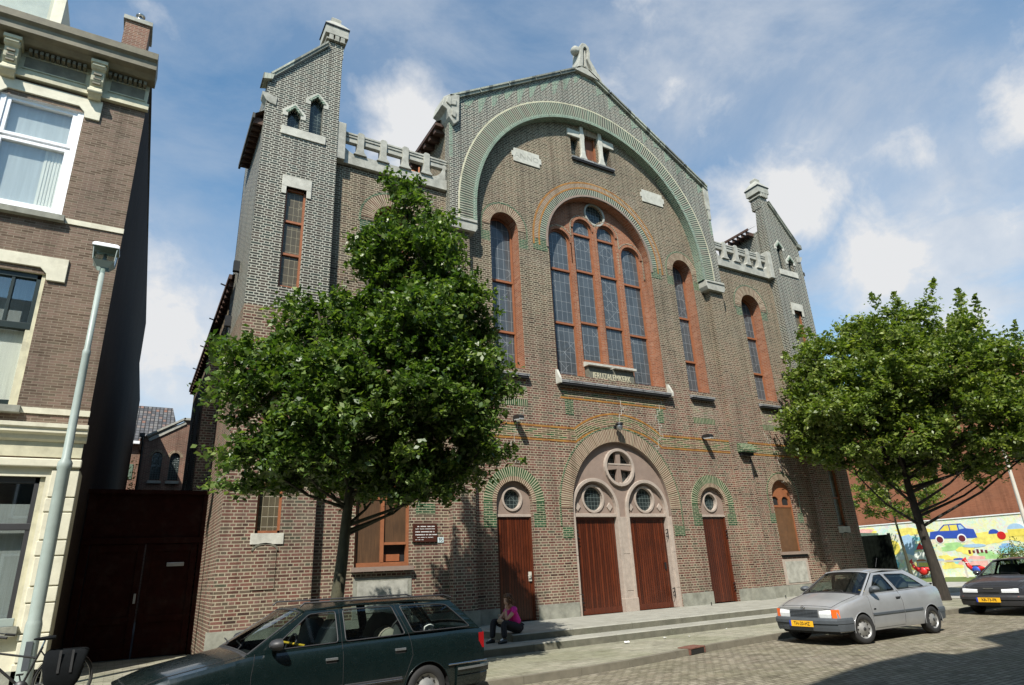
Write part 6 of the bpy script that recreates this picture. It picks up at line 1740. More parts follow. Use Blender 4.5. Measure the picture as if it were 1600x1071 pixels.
        def patch(b, u0, u1, v0, v1, nu, nv, off=0):
            b.smooth = True
            rows = [[pt(u0+(u1-u0)*i/nu, v0+(v1-v0)*j/nv) for i in range(nu+1)] for j in range(nv+1)]
            if off: rows = [[(p[0]+off, p[1], p[2]) for p in r] for r in rows]
            b.grid(rows)
        u_, v0, v1 = glass_ins
        b = MB(pm); patch(b, -1, -u_, 0, 1, 2, 8); patch(b, u_, 1, 0, 1, 2, 8); patch(b, -u_, u_, v1, 1, 12, 1)
        b.mat('black_plastic' if front else pm); patch(b, -u_, u_, 0, v0, 12, 1)
        b.build(name+'_frame', T)
        g = MB('car_glass'); patch(g, -u_, u_, v0, v1, 14, 8, .004); gl_ = g.build(name, T)
        g = MB('black_plastic'); lp = [pt(-u_+2*u_*i/12, v0) for i in range(13)]+[pt(u_, v0+(v1-v0)*i/6) for i in range(1, 7)]+[pt(u_-2*u_*i/12, v1) for i in range(1, 13)]+[pt(-u_, v1-(v1-v0)*i/6) for i in range(1, 7)]
        g.tube(lp, .010, 5, cap=False); g.build('screen_seal', gl_)
        return gl_
    h0 = hw(xc)*prof(1)
    wsn = screen(xc, belt(xc), h0, x2, rz(x2), yr, .05, .05, 'windscreen', (.93, .05, .95))
    xe = S['rear_base']; he = hw(xe)*prof(1)
    screen(xe, belt(xe), he, x3, rz(x3), yr, .05, .04, 'rear_screen', (.90, .10, .92), False)
    if S.get('deck'):
        b = MB(pm); b.smooth = True; rows = []
        for i in range(9):
            x = xe+(xr-xe)*i/8; h = hw(x)*prof(1)
            rows.append([(x+.05*(1-v*v), yc+h*v, belt(x)+.03*(1-abs(v)**2.4)) for v in np.linspace(-1, 1, 13)])
        b.grid(rows); b.build('boot_lid', T)
    # wipers
    b = MB('black_plastic')
    for s in (-.35, .25): b.tube([(xc-.02, yc+s*hwm*1.3, belt(xc)+.045), (xc+.06, yc+s*hwm*1.3+.1, belt(xc)+.10), (xc+.10, yc+s*hwm*1.3+.52, belt(xc)+.125)], .009, 5)
    b.build('wiper', T)
    # bumpers: U-shaped sweeps
    def bumper(front):
        b = MB(S['bumper']); b.smooth = False; rows = []
        zc0, zc1 = S['bz']; xe_ = xf if front else xr
        path = []
        for v in np.linspace(-1, 1, 21):
            path.append((v, 1))
        pl = []
        wlen = S.get('bwrap', .55)
        X = lambda d: (xe_+d if front else xe_-d)
        for s in (-1, 1):
            pass
        pts = []
        for d in (wlen, wlen*.6, wlen*.3, .10): pts.append((X(d), -1, d))
        for v in np.linspace(-.97, .97, 15): pts.append(None if False else (X(-.085*(1-v*v)+.03*abs(v)**6), v, 0))
        for d in (.10, wlen*.3, wlen*.6, wlen): pts.append((X(d), 1, d))
        prof_ = [(-.01, zc0), (.02, zc0+.01), (.035, zc0+.07), (.045, zc1-.13), (.036, zc1-.12), (.062, zc1-.11), (.064, zc1-.05), (.048, zc1-.01), (-.01, zc1)]
        for (x, v, d) in pts:
            h = hw(x if front else x)*.995
            onside = abs(v) == 1
            row = []
            for o_, z in prof_:
                if onside: row.append((x, yc+v*(h+o_*.55), z))
                else: row.append((x-(o_+.02)*(1 if front else -1), yc+v*(h+o_*.3), z))
            rows.append(row)
        b.grid(rows, flip=front is False)
        b.face(rows[0]); b.face(rows[-1][::-1])
        o = b.build('front_bumper' if front else 'rear_bumper', T)
        if S.get('bstrip'):
            b = MB('zinc'); r2 = []
            for (x, v, d) in pts:
                h = hw(x)*.995; zz = zc1-.05
                r2.append([((x, yc+v*(h+.05), z) if abs(v) == 1 else (x-(.085)*(1 if front else -1), yc+v*(h+.03), z)) for z in (zz, zz+.03)])
            b.grid(r2); b.build('bumper_strip', o)
        return o
    bf = bumper(True); bumper(False)
    # underside, floor, cabin
    b = MB('dark_inside'); b.box(xf+.1, xr-.1, yc-hwm*.82, yc+hwm*.82, sill-.02, sill+.04); b.box(xf+.05, xc+.1, yc-hwm*.80, yc+hwm*.80, sill, belt(xf)-.12)
    b.box(xc-.05, xc+.35, yc-hwm*.8, yc+hwm*.8, sill, belt(xc)-.03)
    b.build('underbody', T)
    def seat(x, y, w=.48, mt='seat_fabric', rear=False):
        b = MB(mt); b.smooth = True
        zf = sill+.12
        b.tube([(x-.22, y-w/2+.08, zf+.22), (x-.22, y+w/2-.08, zf+.22)], .11, 10)
        rows = []
        for t, wd, th in ((0, w/2, .09), (.25, w/2, .10), (.5, w/2*.95, .08), (.62, w/2*.75, .05)):
            cx = x+.04+t*.28; z = zf+.22+t
            rows.append([(cx-th, y-wd*.8, z), (cx-th*.6, y-wd, z), (cx+th, y-wd, z), (cx+th, y+wd, z), (cx-th*.6, y+wd, z), (cx-th, y+wd*.8, z)])
        b.grid(rows, close_u=True); b.face(rows[-1])
        for s in ((0,) if not rear else (-.27*w, .27*w)):
            hx = x+.25; b.tube([(hx, y+s, zf+.60), (hx+.01, y+s, zf+.74)], .012, 5)
            b.lathe([(0, -.13), (.055, -.12), (.08, -.05), (.08, .05), (.055, .12), (0, .13)], (hx+.02, y+s, zf+.77), 12, 'y')
        return b
    for y in (yc-.37, yc+.37): seat(S['seat1'], y).build('front_seat', T)
    seat(S['seat2'], yc, 1.15, S.get('rear_seat', 'seat_fabric'), True).build('rear_seat', T)
    b = MB('black_plastic'); yy = yc-.37; xx = S['cowl']+.62; zz = belt(xc)+.0
    ring = [(xx+.06*math.cos(a), yy+.18*math.sin(a), zz+.18*math.cos(a)) for a in np.linspace(0, 2*PI, 20)]
    b.tube(ring, .014, 6, cap=False); b.tube([(xx-.25, yy, zz-.12), (xx, yy, zz)], .03, 6); b.build('steering_wheel', T)
    if S.get('lock'):
        b = MB('yellow_lock'); b.tube(S['lock'][:2], .014, 8); b.build('steering_lock', T)
    # ---- wheels
    def wheel(a, side):
        y_out = yc-side*(hw(a)*prof(.3)-.015)
        w = thing('w', 'x', 'x'); w.name = 'wheel'
        for k_ in ('label', 'category'): del w[k_]
        w.parent = T; w.location = (a, y_out, rw)
        if a == axf and S.get('steer'): w.rotation_euler = (0, 0, S['steer'])
        s = side
        b = MB('black_rubber'); P = [(rw*.62, 0.0), (rw*.68, -.012), (rw*.90, -.010), (rw*.97, .012), (rw, .035), (rw, .14), (rw*.97, .165), (rw*.64, .17)]
        b.lathe([(r, h*s) for r, h in P], (0, 0, 0), 40, 'y'); b.build('tyre', w)
        b = MB(S.get('rim', 'wheel_silver')); b.lathe([(r, h*s) for r, h in ((rw*.63, .0), (rw*.60, .012), (rw*.55, .035), (rw*.45, .03), (rw*.38, .008), (rw*.22, .004), (rw*.18, -.006), (0, -.008))], (0, 0, 0), 40, 'y')
        b.mat('dark_inside')
        for k in range(10):
            t = 2*PI*k/10; b.lathe([(0, .016*s), (.013, .016*s), (.013, .032*s)], (rw*.48*math.cos(t), 0, rw*.48*math.sin(t)), 8, 'y')
        b.mat('black_plastic'); b.lathe([(0, -.011*s), (.035, -.010*s), (.04, .0)], (0, 0, 0), 12, 'y')
        b.build('rim', w)
    for a in (axf, axr):
        for side in (1, -1): wheel(a, side)
    # ---- seams, mouldings, handles
    for side in (1, -1):
        b = MB('dark_inside')
        for poly in S['seams']:
            pts = []
            for (xa_, za_), (xb_, zb_) in zip(poly, poly[1:]):
                n = max(2, int(math.dist((xa_, za_), (xb_, zb_))/.05))
                pts += [(xa_+(xb_-xa_)*k/n, za_+(zb_-za_)*k/n) for k in range(n)]
            pts.append(poly[-1])
            P = []
            for x, z in pts:
                if z <= belt(x)+.001: y = yc-side*(hw(x)*prof((z-sill)/(belt(x)-sill))-.001)
                else: y = gy(x, z, side)+side*.001
                P.append((x, y, z))
            b.tube(P, .004, 4, cap=False)
        b.build('door_seam', T)
        zm = S['mould'][0]
        for (m0, m1) in S['mould'][1]:
            b = MB(S['mould'][2]); rows = []
            for x in np.linspace(m0, m1, 16):
                y = yc-side*(hw(x)*prof((zm-sill)/(belt(x)-sill)))
                rows.append([(x, y, zm-.028), (x, y-side*.014, zm-.020), (x, y-side*.014, zm+.020), (x, y, zm+.028)])
            b.grid(rows, flip=(side < 0)); mo = b.build('side_moulding', T)
            if S.get('mchrome'):
                b = MB('chrome'); b.tube([(x, yc-side*(hw(x)*prof((zm-sill)/(belt(x)-sill))+.015), zm) for x in np.linspace(m0, m1, 16)], .006, 5); b.build('moulding_strip', mo)
        for (x, z) in S['handles']:
            y = yc-side*(hw(x)*prof((z-sill)/(belt(x)-sill)))
            b = MB(S.get('handle_mat', 'black_plastic')); b.box(x-.075, x+.075, *sorted((y-side*.018, y+side*.004)), z+.0, z+.028); b.mat('dark_inside'); b.box(x-.07, x+.07, *sorted((y-side*.003, y+side*.004)), z-.035, z); b.build('door_handle', T, bevel=.004)
        x, z = S['mirror']; y = gy(x, z, side)
        b = MB(S.get('mirror_mat', 'black_plastic')); b.smooth = True; rows = []
        for (dx, sc_) in ((-.085, .35), (-.06, .75), (0, 1), (.045, 1.0)):
            rows.append([(x+dx, y-side*(.12+.105*sc_*math.cos(t)), z+.02+.065*sc_*math.sin(t)) for t in np.linspace(0, 2*PI, 14)[:-1]])
        b.grid(rows, close_u=True, flip=(side < 0)); b.face(rows[0]); b.tube([(x, y+side*.0, z-.03), (x, y-side*.10, z-.01)], .03, 6)
        b.mat('chrome'); b.face(rows[-1][::-1]); b.build('wing_mirror', T)
        bt = MB('black_metal') 
    S['lights'](T, yc, hw, prof, belt, xf, xr)
    return T

def kadett_lights(T, yc, hw, prof, belt, xf, xr):
    h = hw(xf)
    for s in (-1, 1):
        b = MB('lens_white'); a, c = sorted((yc+s*(h-.40), yc+s*(h-.13)))
        b.prism_x([(xf-.035, .53), (xf+.05, .53), (xf+.07, .67), (xf-.015, .67)], a, c) if False else None
        rows = []
        for z, dx in ((.520, -.02), (.60, -.03), (.688, -.005)):
            rows.append([(xf+dx-.035*(1-((y-yc)/h)**2), y, z) for y in np.linspace(a, c, 6)])
        b.grid(rows, flip=True); b.mat('black_plastic'); b.tube([rows[0][0], rows[0][-1], rows[-1][-1], rows[-1][0], rows[0][0]], .008, 5, cap=False); b.build('headlight', T)
        b = MB('lens_orange'); e0, e1 = (yc+s*(h-.13), yc+s*(h-.0))
        P = [(xf-.03, e0), (xf-.005, yc+s*(h-.03)), (xf+.04, yc+s*(h+.010))]
        b.grid([[(x, y, z) for x, y in P] for z in (.522, .686)], flip=(s > 0)); b.build('indicator', T)
        b = MB('lens_red'); b.box(xr-.10, xr+.06, *sorted((yc+s*(hw(xr)-.03), yc+s*(hw(xr)-.30))), .58, .76); b.build('tail_light', T, bevel=.01)
    b = MB('black_plastic'); a = h-.42
    for i in range(6):
        z = .54+i*.026; b.mat('bumper_grey'); b.tube([(xf-.05-.035*(1-(y/h)**2), yc+y, z) for y in np.linspace(-a, a, 9)], .0085, 4)
    for i in range(9): y = -a+2*a*i/8; b.tube([(xf-.05-.03*(1-(y/h)**2), yc+y, .53), (xf-.04-.03*(1-(y/h)**2), yc+y, .675)], .005, 4)
    b.mat('dark_inside'); b.grid([[(xf-.035-.03*(1-(y/h)**2), yc+y, z) for y in np.linspace(-a, a, 7)] for z in (.53, .68)], flip=True); b.build('grille', T)
    b = MB('chrome'); pts = [(xf-.075, yc+.045*math.cos(t), .715+.032*math.sin(t)) for t in np.linspace(0, 2*PI, 20)]; b.tube(pts, .006, 6, cap=False); b.tube([(xf-.078, yc-.06, .722), (xf-.08, yc+.015, .722), (xf-.08, yc-.015, .708), (xf-.078, yc+.06, .708)], .005, 5); b.build('bonnet_emblem', T)
    b = MB('plate_yellow'); b.box(xf-.185, xf-.17, yc-.26, yc+.26, .36, .47); b.mat('plate_blue'); b.box(xf-.187, xf-.17, yc+.262, yc+.30, .36, .47) ; pl = b.build('number_plate', T)
    textmesh('lettering', 'TH-20-HZ', 'text_black', .095, (xf-.187, yc+.0, .416), (rad(90), 0, rad(-90)), pl, .002, .95)
    b = MB('black_plastic'); b.box(xr-.32, xr+.02, yc-.62, yc+.62, .985, 1.01) if False else b.prism_x([(0, 0), (.01, 0), (.01, .01)], 0, .01); 
    b = MB('paint_silver'); rows = [[(x, yc+y, z) for y in np.linspace(-.66, .66, 9)] for x, z in ((3.62, .985), (3.80, 1.03), (3.90, 1.02), (3.84, .96))]; b.grid(rows); b.build('spoiler', T)
    b = MB('black_plastic'); b.tube([(.72, .34, .95), (.62, .30, 1.02)], .006, 4) if False else b.tube([(2.9, yc, 1.42), (3.02, yc, 1.62)], .004, 5); b.build('aerial', T)
    b = MB('chrome'); b.box(1.22, 1.30, -.002, .006, .62, .65); b.build('side_badge', T)
KAD = dict(L=4.0, W=1.66, paint='paint_silver', xf=.13, xr=3.92, sill=.23, belt=([0, .13, .5, 1.05, 1.6, 2.6, 3.3, 3.7, 4.0], [.69, .70, .80, .905, .915, .935, .955, .975, .93]),
           ax=(.80, 3.32), ra=.325, rw=.285, cowl=1.02, roofx=(1.78, 3.02), roof=([1.7, 2.2, 3.02], [1.325, 1.37, 1.33]), yr=.55, crown=.055,
           gh=[(1.02, .90), (1.78, 1.326), (3.02, 1.33), (3.74, .975)], rear_base=3.74,
           wins=[[(1.32, .945), (2.20, .955), (2.06, 1.285), (1.80, 1.275)], [(2.32, .96), (3.34, .985), (3.02, 1.20), (2.86, 1.265), (2.17, 1.285)]],
           bumper='bumper_grey', bz=(.27, .53), seat1=1.95, seat2=2.85, steer=rad(-14), bwrap=.34,
           seams=[[(1.16, .90), (1.14, .70), (1.16, .30)], [(2.27, .95), (2.30, .70), (2.26, .30)], [(1.20, .27), (2.26, .27)], [(2.27, .95), (2.14, 1.30)]],
           mould=(.535, [(1.16, 2.26), (2.29, 2.98)], 'bumper_grey'), handles=[(2.17, .80)], mirror=(1.34, 1.00), mirror_mat='bumper_grey', lights=kadett_lights,
           lock=[(1.62, .52, .98), (1.85, .46, .92)])
make_car('hatchback', 'silver three door hatchback with orange indicators and a yellow number plate parked by the steps', -.88, -6.95, ZS, rad(-1.0), .985, KAD)

def est_lights(T, yc, hw, prof, belt, xf, xr):
    h = hw(xf)
    for s in (-1, 1):
        b = MB('lens_white'); rows = []
        for z, dx in ((.50, -.02), (.58, -.02), (.64, .0)):
            rows.append([(xf+dx-.05*(1-((y-yc)/h)**2), y, z) for y in np.linspace(yc+s*(h-.5), yc+s*(h-.14), 6)])
        b.grid(rows, flip=(s > 0)); b.build('headlight', T)
        b = MB('lens_orange'); P = [(xf-.02, yc+s*(h-.13)), (xf+.01, yc+s*(h-.03)), (xf+.10, yc+s*(h+.006))]
        b.grid([[(x, y, z) for x, y in P] for z in (.50, .63)], flip=(s > 0)); b.build('indicator', T)
        e = yc+s*(hw(xr)-.005)
        b = MB('lens_red'); P = [(xr-.09, e+s*.012), (xr-.0, e+s*.006), (xr+.03, e-s*.06), (xr+.05, e-s*.2)]
        b.grid([[(x, y, z) for x, y in P] for z in (.70, .90)], flip=(s < 0)); b.build('tail_light', T)
    b = MB('black_plastic')
    for i in range(5): z = .52+i*.027; b.tube([(xf-.04-.045*(1-(y/h)**2), yc+y, z) for y in np.linspace(-h+.5, h-.5, 7)], .006, 4)
    b.build('grille', T)
    b = MB('plate_yellow'); b.box(xf-.19, xf-.175, yc-.26, yc+.26, .33, .44); b.build('number_plate', T)
    for s in (-1, 1):
        b = MB('black_plastic'); p = [(1.95, yc+s*.60, 1.395), (2.0, yc+s*.60, 1.435), (4.0, yc+s*.60, 1.42), (4.12, yc+s*.60, 1.38)]; b.tube(p, .013, 6); b.build('roof_rail', T)
    b = MB('chrome'); b.tube([(3.92, -.012, .545), (4.55, .015, .545)], .012, 6); b.build('bumper_trim', T)
    b = MB('chrome'); b.box(1.02, 1.09, -.002, .008, .62, .66); b.box(1.10, 1.13, -.002, .008, .62, .66); b.build('side_badge', T)
    b = MB('seat_beige'); b.smooth = True
    b.lathe([(0, -.2), (.10, -.18), (.14, 0), (.10, .18), (0, .2)], (3.25, yc-.30, .93), 12, 'y'); b.build('seat_cover', T)
    b = MB('paper_white'); b.lathe([(0, 0), (.07, .01), (.09, .08), (.05, .12), (0, .13)], (3.88, yc-.35, .93), 10); b.build('parcel', T)
EST = dict(L=4.62, W=1.71, paint='paint_green', xf=.14, xr=4.55, sill=.24, belt=([0, .14, .5, 1.35, 2.4, 3.4, 4.3, 4.62], [.64, .655, .76, .90, .925, .945, .955, .94]),
           ax=(.86, 3.61), ra=.335, rw=.295, cowl=1.30, roofx=(2.02, 4.10), roof=([2.0, 2.6, 3.5, 4.1], [1.335, 1.375, 1.375, 1.34]), yr=.575, crown=.05,
           gh=[(1.30, .90), (2.02, 1.336), (4.10, 1.34), (4.52, .95)], rear_base=4.50,
           wins=[[(1.58, .945), (2.40, .960), (2.40, 1.315), (2.06, 1.30)], [(2.50, .96), (3.32, .975), (3.18, 1.325), (2.50, 1.325)], [(3.44, .985), (4.34, .99), (4.02, 1.29), (3.90, 1.305), (3.30, 1.32)]],
           bumper='paint_green', bz=(.26, .52), seat1=2.25, seat2=3.2, bwrap=.5, bstrip=True, rim='wheel_silver',
           seams=[[(1.40, .92), (1.36, .70), (1.36, .32)], [(2.45, .95), (2.45, .32)], [(3.37, .97), (3.40, .72), (3.28, .45)], [(1.40, .30), (3.25, .30)], [(2.45, .95), (2.45, 1.33)], [(3.37, .97), (3.22, 1.34)]],
           mould=(.46, [(1.22, 1.35), (1.38, 2.44), (2.47, 3.24)], 'black_plastic'), mchrome=True, handle_mat='zinc', handles=[(2.30, .77), (3.22, .79)], mirror=(1.62, .99), lights=est_lights,
           lock=[(1.72, .60, 1.02), (2.02, .20, .95)])
make_car('estate_car', 'dark green estate car parked at the kerb under the left tree', -13.1, -7.12, ZS-.0, rad(5.0), 1.0, EST)

def sal_lights(T, yc, hw, prof, belt, xf, xr):
    h = hw(xf)
    for s in (-1, 1):
        b = MB('lens_white'); rows = []
        for z, dx in ((.555, -.02), (.61, -.02), (.655, .0)):
            rows.append([(xf+dx-.045*(1-((y-yc)/h)**2), y, z) for y in np.linspace(yc+s*(h-.48), yc+s*(h-.10), 6)])
        b.grid(rows, flip=(s > 0)); b.build('headlight', T)
        b = MB('lens_orange'); P = [(xf-.12, yc+s*(h-.35)), (xf-.08, yc+s*(h-.10))]
        b.grid([[(x-.01, y, z) for x, y in P] for z in (.42, .47)], flip=(s > 0)); b.build('indicator', T)
        b = MB('lens_red'); b.box(xr-.05, xr+.06, *sorted((yc+s*(hw(xr)-.03), yc+s*(hw(xr)-.4))), .62, .80); b.build('tail_light', T)
    b = MB('black_plastic'); b.grid([[(xf-.04-.04*(1-(y/h)**2), yc+y, z) for y in np.linspace(-h+.5, h-.5, 7)] for z in (.57, .64)], flip=True); b.mat('chrome'); b.box(xf-.09, xf-.06, yc-.12, yc+.12, .645, .66); b.build('grille', T)
    b = MB('plate_yellow'); b.box(xf-.19, xf-.175, yc-.26, yc+.26, .33, .44); b.mat('plate_blue'); b.box(xf-.192, xf-.175, yc+.262, yc+.30, .33, .44); pl = b.build('number_plate', T)
    textmesh('lettering', 'XR-73-FR', 'text_black', .095, (xf-.193, yc, .386), (rad(90), 0, rad(-90)), pl, .002, .95)
    b = MB('black_metal'); b.box(2.1, 2.45, yc-.15, yc+.15, 1.40, 1.43) if False else b.tube([(1.95, yc+.3, 1.40), (1.98, yc+.3, 1.45), (2.3, yc+.3, 1.46)], .02, 6); b.build('roof_box', T)
SAL = dict(L=4.2, W=1.68, paint='paint_charcoal', xf=.13, xr=4.1, sill=.23, belt=([0, .13, .5, 1.15, 2.0, 3.2, 3.5, 4.2], [.66, .67, .77, .885, .91, .935, .94, .91]),
           ax=(.82, 3.25), ra=.32, rw=.285, cowl=1.12, roofx=(1.85, 3.0), roof=([1.8, 2.3, 3.0], [1.30, 1.335, 1.31]), yr=.55, crown=.05, deck=True,
           gh=[(1.12, .88), (1.85, 1.302), (3.0, 1.31), (3.55, .94)], rear_base=3.55,
           wins=[[(1.42, .93), (2.18, .945), (2.14, 1.275), (1.90, 1.265)], [(2.28, .945), (3.05, .96), (2.95, 1.255), (2.28, 1.28)]],
           bumper='black_plastic', bz=(.24, .50), seat1=2.0, seat2=2.85,
           seams=[[(1.22, .90), (1.2, .3)], [(2.23, .94), (2.23, .30)], [(3.1, .95), (3.0, .5)]], mould=(.50, [(1.2, 2.2), (2.26, 2.9)], 'black_plastic'), handles=[(2.1, .78), (2.95, .8)], mirror=(1.45, .98), mirror_mat='paint_charcoal', lights=sal_lights)
make_car('saloon_car', 'charcoal saloon car facing the viewer at the right edge, behind the silver hatchback', 6.95, -6.95, ZS, rad(-1), 1.03, SAL)

# ================================================================== PERSON
def skinobj(name, verts, edges, radii, mat, parent, sub=2, root=0, smooth=True):
    me = bpy.data.meshes.new(name); me.from_pydata([tuple(v) for v in verts], edges, []); me.materials.append(MATS[mat])
    o = bpy.data.objects.new(name, me); col.objects.link(o); o.parent = parent
    md = o.modifiers.new('skin', 'SKIN'); md.use_smooth_shade = True
    if not me.skin_vertices: 
        bm = bmesh.new(); bm.from_mesh(me); bm.verts.layers.skin.verify(); bm.to_mesh(me); bm.free()
    for i, sv in enumerate(me.skin_vertices[0].data):
        r = radii[i]; sv.radius = (r, r) if isinstance(r, (int, float)) else r
        sv.use_root = (i == root)
    if sub: m2 = o.modifiers.new('sub', 'SUBSURF'); m2.levels = sub; m2.render_levels = sub
    return o
def chain(n, start=0): return [(start+i, start+i+1) for i in range(n-1)]
PO = Vector((-5.58, -2.50, 0.0))
W_ = thing('person', 'woman in pink top and black trousers sitting on the steps, hand at her face', 'person', tuple(PO))
# facing direction: towards -x and slightly towards the street
def V(x, y, z): return Vector((x, y, z))    # local metres; -x is forward
pel = V(0, 0, .10)
hipR, hipL = V(-.03, .09, .10), V(-.03, -.10, .10)      # R is the far side
kneeR, kneeL = V(-.52, .13, .27), V(-.46, -.20, .24)
ankR, ankL = V(-.62, .02, -.06), V(-.50, -.30, -.05)
tO = V(-.78, -.04, -.12)
chest = V(-.13, -.01, .40); neck = V(-.17, -.01, .535); head = V(-.24, -.02, .68)
shR, shL = V(-.15, .155, .475), V(-.13, -.165, .475)
elR, elL = V(-.36, .17, .27), V(-.36, -.15, .285)
wrR, wrL = V(-.38, -.04, .255), V(-.315, -.06, .50)
body_v = [pel, V(-.06, 0, .22), V(-.10, 0, .32), chest, V(-.15, 0, .485), neck, V(-.20, -.01, .59), shR, shR.lerp(elR, .5), elR, elR.lerp(wrR, .5), wrR, shL, shL.lerp(elL, .5), elL, elL.lerp(wrL, .5), wrL]
body_e = [(0, 1), (1, 2), (2, 3), (3, 4), (4, 5), (5, 6), (4, 7), (7, 8), (8, 9), (9, 10), (10, 11), (4, 12), (12, 13), (13, 14), (14, 15), (15, 16)]
body_r = [(.14, .12), (.125, .105), (.12, .10), (.125, .10), (.09, .075), .05, .052, .048, .043, .038, .036, .025, .048, .043, .038, .036, .025]
skinobj('body', body_v, body_e, body_r, 'skin', W_)
# legs in black trousers as one skinned piece from the pelvis
lv = [pel, hipR, hipR.lerp(kneeR, .5), kneeR, kneeR.lerp(ankR, .45), ankR, hipL, hipL.lerp(kneeL, .5), kneeL, kneeL.lerp(ankL, .45), ankL, V(.02, 0, .16)]
le = [(0, 1), (1, 2), (2, 3), (3, 4), (4, 5), (0, 6), (6, 7), (7, 8), (8, 9), (9, 10), (0, 11)]
skinobj('trousers', lv, le, [(.15, .13), .11, .095, .075, .07, .062, .11, .095, .075, .07, .062, (.14, .12)], 'black_cloth', W_)
# pink top
tv = [V(-.02, 0, .16), V(-.06, 0, .25), V(-.10, 0, .34), V(-.125, 0, .42), V(-.145, 0, .495), V(-.145, .11, .485), shR+V(-.01, .015, -.015), shR.lerp(elR, .42), V(-.135, -.11, .485), shL+V(-.01, -.015, -.015), shL.lerp(elL, .42)]
te = [(0, 1), (1, 2), (2, 3), (3, 4), (4, 5), (5, 6), (6, 7), (4, 8), (8, 9), (9, 10)]
skinobj('top', tv, te, [(.165, .14), (.15, .128), (.145, .125), (.145, .12), (.085, .07), .068, .062, .060, .068, .062, .060], 'pink_cloth', W_)
# head: skinned lumps give skull, jaw, nose, ears
fdir = V(-.93, -.25, -.28).normalized(); side_ = V(-.25, .95, 0).normalized(); upv = fdir.cross(side_)*-1
if upv.z < 0: upv = -upv
def hp(f, s, u): return head+fdir*f+side_*s+upv*u
b = MB('skin'); b.smooth = True
rows = []
hs_ = [(-.115, .018, .010, .055), (-.10, .045, .038, .045), (-.075, .062, .055, .028), (-.045, .072, .064, .012), (-.01, .082, .070, .0), (.03, .086, .073, -.004), (.065, .080, .068, -.008), (.095, .060, .052, -.012), (.115, .028, .025, -.015)]
for u, rf, rs, off in hs_:
    row = []
    for k in range(20):
        a = 2*PI*k/20; ff, ss = math.cos(a), math.sin(a); r1 = rf
        bulge = 0
        if ff > .93 and -.05 < u < .03: bulge = .020 if u < 0 else .006
        row.append(hp(off+r1*ff+bulge, rs*ss, u))
    rows.append(row)
b.grid(rows, close_u=True); b.face(rows[0][::-1]); b.face(rows[-1])
hd = b.build('head', W_)
for s in (-1, 1):
    b = MB('skin'); b.smooth = True; b.tube([hp(.005, s*.068, -.03), hp(-.002, s*.082, -.005), hp(.0, s*.078, .02)], [.008, .014, .010], 8); b.build('ear', hd)
    b = MB('eye_dark'); b.smooth = True; b.tube([hp(.070, s*.024, .012), hp(.071, s*.038, .012)], .006, 8); b.tube([hp(.077, s*.018, .03), hp(.070, s*.045, .032)], .0035, 5); b.build('eye', hd)
b = MB('skin'); b.smooth = True; b.tube([hp(.078, 0, .018), hp(.094, 0, -.012), hp(.088, 0, -.02)], [.007, .012, .008], 8); b.build('nose', hd)
b = MB('lip'); b.smooth = True; b.tube([hp(.080, -.022, -.048), hp(.088, 0, -.046), hp(.080, .022, -.048)], [.004, .007, .004], 6); b.build('mouth', hd)
# curly shoulder-length brown hair as many small locks
b = MB('hair_brown'); b.smooth = True; rr = random.Random(11)
rows = []
for u, rf, rs, off in [(-.06, .055, .078, -.05), (-.02, .075, .088, -.035), (.03, .092, .090, -.018), (.07, .090, .084, -.012), (.105, .070, .066, -.012), (.132, .03, .03, -.015)]:
    rows.append([hp(off+rf*math.cos(2*PI*k/18)*(1 if math.cos(2*PI*k/18) < .4 or u > .04 else .55), rs*math.sin(2*PI*k/18), u) for k in range(18)])
b.grid(rows, close_u=True); b.face(rows[-1])
for i in range(110):
    a = rr.uniform(rad(40), rad(320)); u = rr.uniform(-.05, .12); r1 = math.sqrt(max(.15, 1-(u/.14)**2))
    p = hp(-.02+.10*math.cos(a)*r1, .095*math.sin(a)*r1, u); q = p+V(rr.uniform(-.02, .02), rr.uniform(-.02, .02), -.03)+(p-head)*.15; c = q+V(rr.uniform(-.02, .02), rr.uniform(-.02, .02), -.03)
    b.tube([p, q, c], [.014, .016, .007], 6)
b.build('hair', W_)
# hands with five fingers
def hand(wr, d, pn, parent, curl, name='hand'):
    d = d.normalized(); pn = (pn-d*pn.dot(d)).normalized(); s = d.cross(pn)
    vs = [wr, wr+d*.03, wr+d*.065]; es = [(0, 1), (1, 2)]; rs = [(.022, .018), (.030, .014), (.032, .013)]
    for k, (off, ln) in enumerate(((-.028, .055), (-.010, .065), (.010, .060), (.028, .047))):
        base = wr+d*.075+s*off; i0 = len(vs); vs.append(base); es.append((2, i0)); rs.append(.0095)
        dd = d.copy(); p = base
        for j in range(3):
            dd = (dd+pn*curl).normalized(); p = p+dd*ln*(.42, .33, .25)[j]; vs.append(p); rs.append((.009, .008, .0065)[j]); es.append((i0+j, i0+j+1))
    i0 = len(vs); p = wr+d*.03-s*.03; vs.append(p); rs.append(.012); es.append((1, i0))
    p = p-s*.022+d*.02+pn*.01; vs.append(p); rs.append(.010); es.append((i0, i0+1)); p = p+d*.026+pn*.008; vs.append(p); rs.append(.008); es.append((i0+1, i0+2))
    return skinobj(name, vs, es, rs, 'skin', parent, 1)
hand(wrL, (hp(.075, -.01, -.07)-wrL), fdir*-1+V(0, 0, .1), W_, .55)
hand(wrR, V(.05, -.25, .02), V(-.2, 0, -1), W_, .35)
b = MB('zinc'); b.smooth = True; w0 = wrL.lerp(elL, .12); dd = (elL-wrL).normalized(); e1 = dd.cross(V(0, 0, 1)).normalized(); e2 = dd.cross(e1)
b.tube([w0+(e1*math.cos(a)+e2*math.sin(a))*.029 for a in np.linspace(0, 2*PI, 16)], .006, 6, cap=False); b.build('wristwatch', W_)
